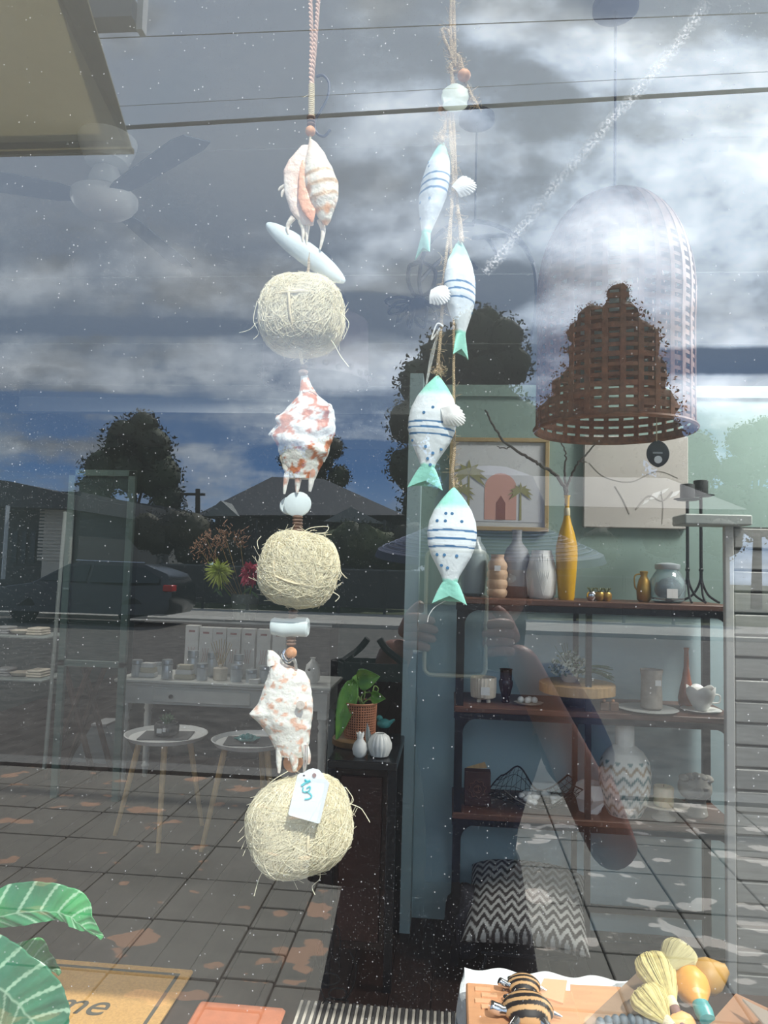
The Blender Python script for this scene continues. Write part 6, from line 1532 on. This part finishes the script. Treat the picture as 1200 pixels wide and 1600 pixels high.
# far left: glass-edged display frames, shelves, folding table
def frames():
    Y = 3.9; m = mat('frame_green', rgb((88,112,106)), .5)
    r = thing('standing_frame', (P(204, 1000, Y).x, Y, 0), 'tall green-grey framed standing mirror at the left', 'frame')
    for px0, px1, y0, y1 in ((186,203,733,1180),): pass
    a = P(108, 735, Y); b = P(212, 735, Y); zb = P(200, 1045, Y).z
    G().box((b.x-.045, Y, .0), (b.x, Y+.03, b.z), bev=.003).build('frame_side', m, r, smooth=False); G().box((a.x, Y, .0), (a.x+.045, Y+.03, b.z), bev=.003).build('frame_side', m, r, smooth=False)
    G().box((a.x, Y, b.z-.04), (b.x, Y+.03, b.z), bev=.003).build('frame_rail', m, r, smooth=False); G().box((a.x, Y, zb), (b.x, Y+.03, zb+.04), bev=.003).build('frame_rail', m, r, smooth=False)
    G().box((a.x+.045, Y+.012, zb+.04), (b.x-.045, Y+.016, b.z-.04)).build('panel', mat('panel_dark', rgb((62,78,76)), .25), r, smooth=False)
    Y = 4.6; l = thing('ladder_shelf', (P(45, 1100, Y).x, Y, 0), 'pale leaning ladder shelf at the far left edge', 'shelf'); mp = mat('ladder_paint', rgb((130,140,138)), .6)
    G().tube([P(102, 800, Y+.3), P(72, 1170, Y-.1)], .014, 8).build('rail', mp, l); G().tube([P(-40, 800, Y+.3), P(-60, 1170, Y-.1)], .014, 8).build('rail', mp, l)
    G().tube([Vector((P(72,1170,Y-.1).x, Y-.1, P(72,1170,Y-.1).z)), Vector((P(70,1200,Y-.12).x, Y-.13, 0))], .014, 8).build('rail', mp, l); G().tube([P(-60,1170,Y-.1), Vector((P(-62,1200,Y-.12).x, Y-.13, 0))], .014, 8).build('rail', mp, l)
    for k, (py, dy) in enumerate(((992, .1), (1058, .02), (1080, -.02))):
        if k == 2: continue
        z = P(40, py, Y+dy).z; G().box((P(-50, py, Y+dy).x, Y+dy-.12, z-.015), (P(86-k*6, py, Y+dy).x, Y+dy+.25, z), bev=.003).build('shelf_board', mp, l, smooth=False)
        for j, px in enumerate((8, 34, 60)):
            c = Vector((P(px, py, Y+dy+.05).x, Y+dy+.05, z)); q = thing('folded_cloth' if j != 1 else 'ceramic_dish', c, ['upper', 'lower'][k]+' ladder shelf: '+['folded grey cloth at the left edge', 'shallow pale dish', 'small folded cream cloth beside the rail'][j], 'cloth' if j != 1 else 'dish')
            if j == 1: G().lathe([(.03,0),(.07,.01),(.085,.03),(.08,.03),(.001,.01)], c, 30).build('dish', m_cream, q)
            else:
                for i in range(3): G().box((c.x-.06+.004*i, c.y-.07, c.z+i*.018), (c.x+.06-.003*i, c.y+.07, c.z+i*.018+.017), bev=.006).build('fold', [m_gray, None, m_cream][j], q)
    Y = 4.4; zt = P(135, 1030, Y).z; c = Vector((P(135, 1030, Y).x, Y, 0)); s = S(Y); t = thing('folding_table', c, 'brown cross-legged folding table holding a woven basket', 'table')
    G().box((c.x-26*s, Y-.16, zt-.03), (c.x+26*s, Y+.16, zt), bev=.004).build('table_top', mat('table_umber', rgb((92,72,64)), .6, var=.2), t, smooth=False)
    for y in (Y-.12, Y+.12):
        for sx in (-1, 1): G().tube([(c.x-sx*.09, y, zt-.03), (c.x+sx*.16, y+.012*sx, 0)], .02, 8).build('leg', mat('leg_umber', rgb((74,54,46)), .6), t)
    b = thing('woven_basket', (c.x, Y, zt), 'shallow dark woven basket on the cross-legged table', 'basket'); R_ = 27*s
    for k in range(7): rr = R_*(.7+.05*k); G().tube([Vector((c.x+rr*math.cos(a), Y+rr*.8*math.sin(a), zt+.008+.011*k)) for a in [2*PI*i/40 for i in range(41)]], .007, 6).build('coil', mat('basket_brown', rgb((86,68,58)), .8, var=.3, vscale=60), b)
    G().lathe([(.001,.001),(R_*.7,.001)], (c.x, Y, zt), 30, mod=lambda th, z: 1).build('base', MATS['basket_brown'], b)
    cr = P(150, 1130, 4.7); k = thing('grey_crate', (cr.x, 4.75, 0), 'pale grey wedge-shaped box on the floor under the folding table', 'box')
    G().poly([Vector((cr.x-.18,4.7,0)), Vector((cr.x+.22,4.7,0)), Vector((cr.x+.08,4.7,.26)), Vector((cr.x-.03,4.7,.26))], .2).build('body', mat('crate_grey', rgb((116,124,128)), .7), k, smooth=False)
    G().box((cr.x-.03, 4.69, .26), (cr.x+.08, 4.91, .275)).build('lid', m_gray, k, smooth=False)
frames()
# ------------------------------------------------------------------ floor level by the window
def coir_mat():
    a = Z(296, 1530, .002); a2 = Z(262, 1600, .002); xr = a.x; y1 = Z(200, 1513, .0).y; y0 = y1-.42; x0 = xr-.72
    r = thing('doormat', (xr-.36, (y0+y1)/2, 0), 'tan coir doormat lettered welcome inside a dark border line', 'doormat')
    G().box((x0, y0, 0), (xr, y1, .014), bev=.004).build('pile', mat('coir', rgb((222,172,104)), .95, var=.12, vscale=120, bump=.6, bscale=500), r, smooth=False)
    ink = mat('mat_ink', rgb((84,80,72)), .95); b = .035; t = .012
    for lo, hi in (((x0+b,y0+b),(xr-b,y0+b+t)), ((x0+b,y1-b-t),(xr-b,y1-b)), ((x0+b,y0+b+t),(x0+b+t,y1-b-t)), ((xr-b-t,y0+b+t),(xr-b,y1-b-t))):
        G().box((lo[0],lo[1],.0142), (hi[0],hi[1],.0156)).build('border_line', ink, r, smooth=False)
    cu = bpy.data.curves.new('lettering', 'FONT'); cu.body = 'welcome'; cu.size = .15; cu.extrude = .0008; cu.align_x = 'RIGHT'; cu.shear = .25
    to = bpy.data.objects.new('tmp', cu); COL.objects.link(to); bpy.context.view_layer.update()
    me = bpy.data.meshes.new_from_object(to); bpy.data.objects.remove(to); o = bpy.data.objects.new('lettering', me); COL.objects.link(o); o.parent = r
    p = Z(158, 1587, .015); o.location = Vector((p.x, p.y, .0152))-wloc(r); me.materials.clear(); me.materials.append(ink)
coir_mat()
def terracotta():
    a = Z(312, 1572, .0); b = Z(448, 1580, .0)
    tag(G().box((a.x, a.y-.5, 0), (b.x, a.y, .02), bev=.008).build('floor_mat', mat('terracotta', rgb((196,118,84)), .8, var=.08, vscale=30), origin=(a.x,a.y-.25,0), smooth=False), 'plain terracotta mat on the floor right of the coir doormat', 'mat')
    c0 = Z(470, 1566, .0); c1_ = Z(722, 1590, .0); y1 = c0.y; n = 46
    r = thing('striped_rug', ((c0.x+c1_.x)/2, y1-.3, 0), 'charcoal and cream ribbed rug lying in front of the side table', 'rug')
    for k in range(n):
        x0 = lerp(c0.x, c1_.x, k/n); x1 = lerp(c0.x, c1_.x, (k+1)/n)
        G().box((x0, y1-.62, 0), (x1-.0008, y1, .012 if k % 2 else .009), bev=.002).build('rib', [mat('rug_cream', rgb((196,188,176)), .95), mat('rug_charcoal', rgb((66,64,64)), .95)][k % 2], r, smooth=False)
terracotta()
def wire_plant():      # black wire flowers standing low behind the rug
    Y = 2.0; r = thing('wire_flowers', (P(540, 1560, Y).x, Y, 0), 'black wire flower sculpture standing low beside the side table', 'sculpture')
    def wl(pts, rr=.0028): G().tube(spline([P(a, b, Y) for a, b in pts], 6), rr, 5).build('wire', m_black, r)
    for cx, cy, w, h in ((515,1530,16,9), (528,1553,14,9), (512,1478,8,24), (525,1475,7,28), (500,1492,6,22)):
        wl([(cx+w*math.cos(t), cy+h*math.sin(t)) for t in [i*PI/4 for i in range(9)]])
    wl([(500,1545),(508,1562),(520,1568)]); wl([(532,1470),(530,1500),(531,1512)]); wl([(545,1485),(556,1510),(552,1540),(540,1562)]); wl([(504,1568),(515,1560),(545,1565)])
wire_plant()
# ------------------------------------------------------------------ display table with cloth, boxes, tortoises, brushes
TZ = .60
def display():
    a = Z(726, 1512, TZ); b = Z(990, 1524, TZ); x0, x1 = a.x, b.x+.02; y1 = a.y; y0 = .30
    r = thing('display_table', ((x0+x1)/2, (y0+y1)/2, 0), 'low wooden window display table mostly hidden under a white cloth', 'table')
    G().box((x0+.02, y0, TZ-.03), (x1-.02, y1-.02, TZ-.003), bev=.004).build('table_top', m_dwood, r, smooth=False)
    for x in (x0+.05, x1-.05):
        for y in (y0+.04, y1-.06): G().box((x-.02, y-.02, 0), (x+.02, y+.02, TZ-.03)).build('leg', m_dwood, r, smooth=False)
    def cf(u, v):
        x = lerp(x0, x1, u); y = lerp(y0, y1, v); z = TZ-.0015
        x_ = (u*1.25-.125); y_ = v*1.15
        X = lerp(x0, x1, min(1, max(0, x_))); Yv = lerp(y0, y1, min(1, y_)); d = 0
        if x_ < 0: d = -x_*(x1-x0); X = x0-.004-.15*d+.006*math.sin(v*30)
        if x_ > 1: d = (x_-1)*(x1-x0); X = x1+.004+.006*math.sin(v*26)
        if y_ > 1: d = max(d, (y_-1)*(y1-y0)); Yv = y1+.006+.008*math.sin(u*30)
        return Vector((X, Yv, z-d+.0012*noise.noise(Vector((u*14, v*14, 0)))))
    tag(G().grid(cf, 100, 70).build('white_cloth', mat('white_linen', rgb((226,230,232)), .9, var=.02, bump=.2, bscale=400), origin=((x0+x1)/2, (y0+y1)/2, TZ), solid=.002), 'white cloth draped over the window display table', 'cloth')
    return x0, x1, y0, y1
DX0, DX1, DY0, DY1 = display()
def plinth():
    p = Z(1070, 1545, TZ); r = thing('display_plinth', (DX1+.25, p.y-.15, 0), 'dark wooden plinth under the brushes and gourds at the lower right', 'stand')
    G().box((DX1+.02, DY0, TZ-.03), (DX1+.6, p.y, TZ), bev=.004).build('top', m_dwood, r, smooth=False)
    G().box((DX1+.05, DY0+.03, 0), (DX1+.57, p.y-.03, TZ-.03)).build('carcass', m_black, r, smooth=False)
plinth()
def crate():
    zt = TZ+.03; m = mat('tan_wood', rgb((208,152,110)), .6, var=.1, vscale=12, stretch=(1,5,1))
    a = Z(728, 1534, zt); yb_ = a.y; x0 = a.x; x1 = Z(890, 1534, zt).x+.0
    r = thing('wooden_tray_box', ((x0+x1)/2, (yb_+DY0)/2, TZ), 'shallow tan wooden box with jointed corners under the two tortoises', 'box')
    G().box((x0, yb_-.42, TZ), (x1, yb_, zt), bev=.003).build('lid', m, r, smooth=False)
    bl = mat('tan_pale', rgb((224,172,132)), .6)
    for k in range(4):
        p = Z(742+10*(k%2), 1541+9*k, zt); G().box((p.x, p.y-.018, zt), (p.x+.03, p.y-.004, zt+.0022)).build('joint', bl, r, smooth=False)
    p = Z(840, 1540, zt); G().poly([Z(838,1556,zt), Z(880,1570,zt), Z(886,1534,zt), Z(850,1531,zt)], .003, 'z').build('inlay', bl, r, smooth=False)
    r2 = thing('tan_board', (Z(930, 1560, TZ+.02).x, Z(930, 1560, TZ).y, TZ), 'plain tan board lying beyond the tortoise box on the cloth', 'board')
    q = [Z(891,1538,TZ+.02), Z(970,1542,TZ+.02), Z(990,1640,TZ+.02), Z(893,1640,TZ+.02)]; G().poly([p-Vector((0,0,.02)) for p in q], .02, 'z').build('board', m, r2, smooth=False)
    return zt
BZ = crate()
def tortoise(px, py, w, label, dz=0):
    c = Z(px, py, BZ); s = (c-CAM).length/FPX; R_ = w*s/2; r = thing('tortoise_figure', c, label, 'figurine', 'striped tortoise figures')
    A, B = rgb((200,158,110)), rgb((24,18,16))
    def col(v):
        d = v-c; t = math.sin(d.y*math.pi*2/(R_*.34)+2.2*ns(v, 18)+ d.z*60); return B if t > -.15 else A
    g = G(); n = 64; pr = []
    for i in range(33):
        a = PI/2*i/32; pr.append((R_*.92*math.cos(a)+.0002, R_*.62*math.sin(a)))
    g.lathe([(R_*.5,-.002),(R_*.9,-.002)]+pr, c+Vector((0,0,.009)), 96, mod=lambda th, z: 1-.12*abs(math.sin(th))); sh = g.build('striped_shell', m_col, r, col=col)
    G().tube(spline([c+Vector((-R_*.6,-R_*.2,.012)), c+Vector((-R_*1.0,-R_*.28,.016)), c+Vector((-R_*1.35,-R_*.3,.022))], 5), [R_*.16]*5+[R_*.2]*4+[R_*.2,R_*.16], 14).build('head', m_steel, r)
    for sx, sy in ((-.55,-.85), (.6,-.8), (-.6,.75), (.6,.75)):
        G().tube([c+Vector((sx*R_*.7, sy*R_*.7, .012)), c+Vector((sx*R_, sy*R_*1.0, .007)), c+Vector((sx*R_*1.25, sy*R_*1.15, .006))], [R_*.16, R_*.17, R_*.10], 12).build('foot', m_steel, r)
    G().tube([c+Vector((R_*.85,0,.010)), c+Vector((R_*1.2,-R_*.1,.007))], [R_*.1,R_*.03], 8).build('tail', m_steel, r)
tortoise(818, 1549, 48, 'smaller zebra-striped tortoise with polished metal head and feet, behind the larger one')
tortoise(824, 1588, 72, 'larger zebra-striped tortoise with polished metal head and feet at the front of the box')
def loose_board():
    q = [Z(898,1612,TZ+.02), Z(1004,1511,TZ+.045), Z(1030,1545,TZ+.045), Z(985,1640,TZ+.02)]; c = q[1]
    r = thing('leaning_board', (c.x, c.y, TZ), 'brown fibre board sloping up behind the straw brushes', 'board')
    G().poly(q, -.008, 'z').build('board', mat('fibre_brown', rgb((150,122,98)), .8, var=.08, vscale=30), r, smooth=False)
    G().box((c.x-.0, c.y-.03, TZ), (c.x+.03, c.y-.0, TZ+.034)).build('prop', m_dwood, r, smooth=False)
loose_board()
def brush(p_tip, p_neck, zt, zn, w, label, handle=True, m=None):
    """p_tip/p_neck: pixels of the broad end and the tied neck"""
    a, b = Z(*p_tip, zt), Z(*p_neck, zn); ax = (b-a); L = ax.length; ax.normalize(); s = (a-CAM).length/FPX; W = w/2*s
    r = thing('straw_brush', (a.x, a.y, TZ), label, 'brush', 'flared straw brushes'); sdv = ax.cross(Vector((0,0,1))).normalized(); up = sdv.cross(ax)
    core = G(); pr = [(0,.55),(.08,.92),(.3,1.0),(.6,.75),(.85,.42),(1,.24)]
    n = 60; rings = []
    for i in range(17):
        t = i/16; ww = interp(pr, t)[0]*W; rings.append(len(core.v))
        for j in range(n):
            th = 2*PI*j/n; k = 1+.09*math.sin(th*11); core.v.append(a+ax*L*t+sdv*ww*math.cos(th)*k+up*ww*.7*math.sin(th)*k)
    for p, q in zip(rings, rings[1:]): core.quadring(p, q, n)
    core.f += [tuple(reversed(range(n))), tuple(rings[-1]+j for j in range(n))]
    mm = m or mat('straw', rgb((206,190,128)), .8, var=.2, vscale=100); h = core.build('straw_head', mm, r); g = G(); rnd = random.Random(p_tip[0])
    for k in range(130):
        th = rnd.uniform(0, 2*PI); pts = []
        for t in (-.03*rnd.random(), .08, .3, .6, .85, 1): ww = interp(pr, t)[0]*W*1.03; pts.append(a+ax*L*t+sdv*ww*math.cos(th)+up*ww*.72*math.sin(th))
        g.tube(pts, .0008, 3, cap=False)
    stuff(g.build('bristle', mm, h))
    G().tube([b-ax*.006, b+ax*.012], W*.27, 16).build('binding', m_twine, r)
    if handle: G().tube([b+ax*.01, b+ax*.05, b+ax*.08], [W*.26, W*.22, W*.2], 12).build('handle', mat('mauve_wrap', rgb((128,94,88)), .7), r)
brush((1018,1497), (1049,1566), TZ+.09, TZ+.055, 50, 'straw brush standing tallest, its broad end towards the shelf')
brush((1004,1548), (1042,1596), TZ+.07, TZ+.045, 50, 'straw brush lying lowest, beside the grey bead string')
brush((1068,1482), (1040,1512), TZ+.11, TZ+.09, 44, 'duller stand-in for the ghost image of a straw brush, behind the tallest brush', False, mat('straw_ghost', rgb((178,168,122)), .8, var=.1))  # stand-in for a brush's ghost image; the dimming is in its straw colour
def gourd(tip, neck, zt, zn, w, label, cap, m):
    a, b = Z(*tip, zt), Z(*neck, zn); ax = (b-a); L = ax.length; ax.normalize(); s = (a-CAM).length/FPX; W = w/2*s; r = thing('gourd', (a.x, a.y, TZ), label, 'gourd')
    sdv = ax.cross(Vector((0,0,1))).normalized(); up = sdv.cross(ax); R = Matrix((sdv, up, ax)).transposed()
    G().lathe([(.02*W,0),(.45*W,.05*L),(.8*W,.2*L),(1.0*W,.45*L),(.92*W,.65*L),(.55*W,.86*L),(.32*W,.97*L),(.3*W,L)], a, 36, axis=R).build('body', m, r)
    if cap: G().lathe([(.33*W,0),(.45*W,.003),(.5*W,.02),(.42*W,.036),(.001,.038)], b-ax*.006, 20, axis=R, mod=lambda th, z: 1+.06*math.sin(3*th)).build('teal_neck', m_teal, r)
mo = mat('gourd_orange', rgb((232,160,62)), .4, var=.1, vscale=30)
gourd((1068,1512), (1095,1572), TZ+.08, TZ+.055, 42, 'orange gourd with a teal painted neck', True, mo)
gourd((1076,1536), (1136,1514), TZ+.06, TZ+.09, 42, 'duller yellow stand-in for the ghost image of a gourd, pointing right behind the orange one', False, mat('gourd_ghost', rgb((178,134,60)), .5))  # solid stand-in for a gourd's ghost image, faded in its colour
gourd((1085,1600), (1045,1598), TZ+.03, TZ+.04, 26, 'pale orange gourd tip at the bottom edge below the brushes', False, mat('gourd_peach', rgb((240,176,112)), .5))
def beads():
    g0 = Z(975, 1598, TZ+.03); r = thing('bead_string', (g0.x, g0.y, TZ), 'string of chunky slate grey wooden beads at the bottom edge', 'beads'); m = mat('slate_bead', rgb((96,108,118)), .6)
    pts = [Z(x, 1600-6*math.sin((x-935)/85*PI), TZ+.032) for x in (938,950,962,974,986,998,1010,1022)]
    for p in pts: G().ball(p, (.0085,.0105,.0105), 16, 10).build('bead', m, r)
    G().tube(pts, .0015, 5).build('string', m_black, r)
beads()
def copper_foil():
    Y = .8; r = thing('clear_packet', (Z(1150, 1560, TZ+.05).x, Z(1150, 1560, TZ+.05).y, TZ), 'crumpled clear-wrapped orange packet in the lower right corner', 'packet')
    g = G(); pts = [Z(1108,1600,TZ+.04), Z(1150,1552,TZ+.09), Z(1200,1575,TZ+.10), Z(1260,1560,TZ+.09), Z(1280,1660,TZ+.01), Z(1130,1670,TZ+.01)]
    g.poly(pts, -.012, 'z'); g.build('packet', mat('packet_orange', rgb((196,148,116)), .3), r, smooth=False)
    G().poly([Z(1160,1560,TZ+.105), Z(1200,1580,TZ+.112), Z(1230,1570,TZ+.11), Z(1205,1612,TZ+.09)], -.004, 'z').build('crease', mat('packet_light', rgb((214,196,180)), .25), r, smooth=False)
copper_foil()
# ------------------------------------------------------------------ leafy plant close behind the pane, lower left
def near_plant():
    Y = .34; base = P(-90, 1560, Y); root = thing('leafy_plant', (base.x, Y, .0), 'broad glossy green leaves of a plant close to the pane at the lower left', 'plant')
    pot = G().lathe([(.09,0),(.11,.01),(.14,.24),(.145,.26),(.13,.26),(.12,.22),(.001,.22)], (base.x-.05, Y, 0), 36).build('pot', m_cream, root)
    def leaf(pts, wl, wr, c1, c2, dy=0, thick=.0008, veins=9, fold=.15):
        """pts: midrib px; wl/wr: px half widths above/below at stations"""
        mid = spline([P(a, b, Y+dy+d) for a, b, d in pts], 8); n = len(mid); s = S(Y+dy)
        U = []
        def fn(u, v):
            i = min(n-1, int(u*(n-1))); f = u*(n-1)-i; p = mid[i].lerp(mid[min(i+1,n-1)], f)
            t = (mid[min(i+1,n-1)]-mid[max(i-1,0)]).normalized(); nrm = Vector((-t.z, 0, t.x)).normalized()
            x = (v-.5)*2; w = interp(wl, u)[0] if x > 0 else interp(wr, u)[0]
            wav = .003*math.sin(u*18+x*2)*abs(x)
            return p + nrm*x*w*s + Vector((0, fold*abs(x)*w*s + wav - .0018*abs(math.sin((u*veins - abs(x)*.8)*PI))**6, 0))
        def colr(v): U.append(1); i = len(U)-1; u = (i//41)/150; x = abs(((i % 41)/40-.5)*2); k = abs(math.sin((u*veins-x*.8)*PI)); c = mixc(c1, c2, .5+ns(v, 20)+.2*(x-.5)); return mixc(c, rgb((190,222,190)), .6 if (k < .24 or x < .03) else 0)
        o = G().grid(fn, 150, 40).build('leaf', m_leaf, root, col=colr, solid=thick); return o
    g1, g2 = rgb((74,168,96)), rgb((44,124,84))
    leaf([(-70,1450,0),(-20,1436,-.01),(50,1424,-.02),(100,1428,-.02),(130,1448,-.02),(160,1466,-.01)], [(0,10),(.3,42),(.5,42),(.7,34),(.88,14),(1,0)], [(0,10),(.3,20),(.5,16),(.7,10),(.9,4),(1,0)], g1, g2)
    leaf([(-60,1470,.03),(0,1490,.03),(50,1500,.03),(94,1522,.02)], [(0,10),(.4,16),(.7,34),(.9,16),(1,0)], [(0,6),(.5,8),(.8,6),(1,0)], rgb((70,150,80)), rgb((40,90,60)), .03)
    leaf([(-110,1500,-.01),(-40,1520,-.02),(20,1560,-.03),(60,1610,-.03),(90,1670,-.02)], [(0,15),(.3,60),(.55,66),(.75,52),(.92,20),(1,0)], [(0,15),(.3,70),(.55,70),(.75,50),(.92,20),(1,0)], rgb((58,136,96)), rgb((36,104,76)), -.02)
    leaf([(-60,1402,.02),(-20,1412,.02),(0,1416,.02),(10,1424,.02)], [(0,5),(.5,8),(1,0)], [(0,5),(.5,6),(1,0)], g1, g2, .05)
    for q in ((-70,1450), (-60,1470), (-110,1500), (-60,1402)):
        G().tube(spline([Vector((base.x-.05, Y, .2)), Vector((base.x-.04, Y+.02, .6)), P(q[0], q[1], Y)], 8), [.006]*8+[.004]*9, 8).build('stem', mat('stem_green', (0,0,0)), root)
near_plant()
for o in bpy.data.objects:
    if o.name.startswith('tmp'): bpy.data.objects.remove(o)
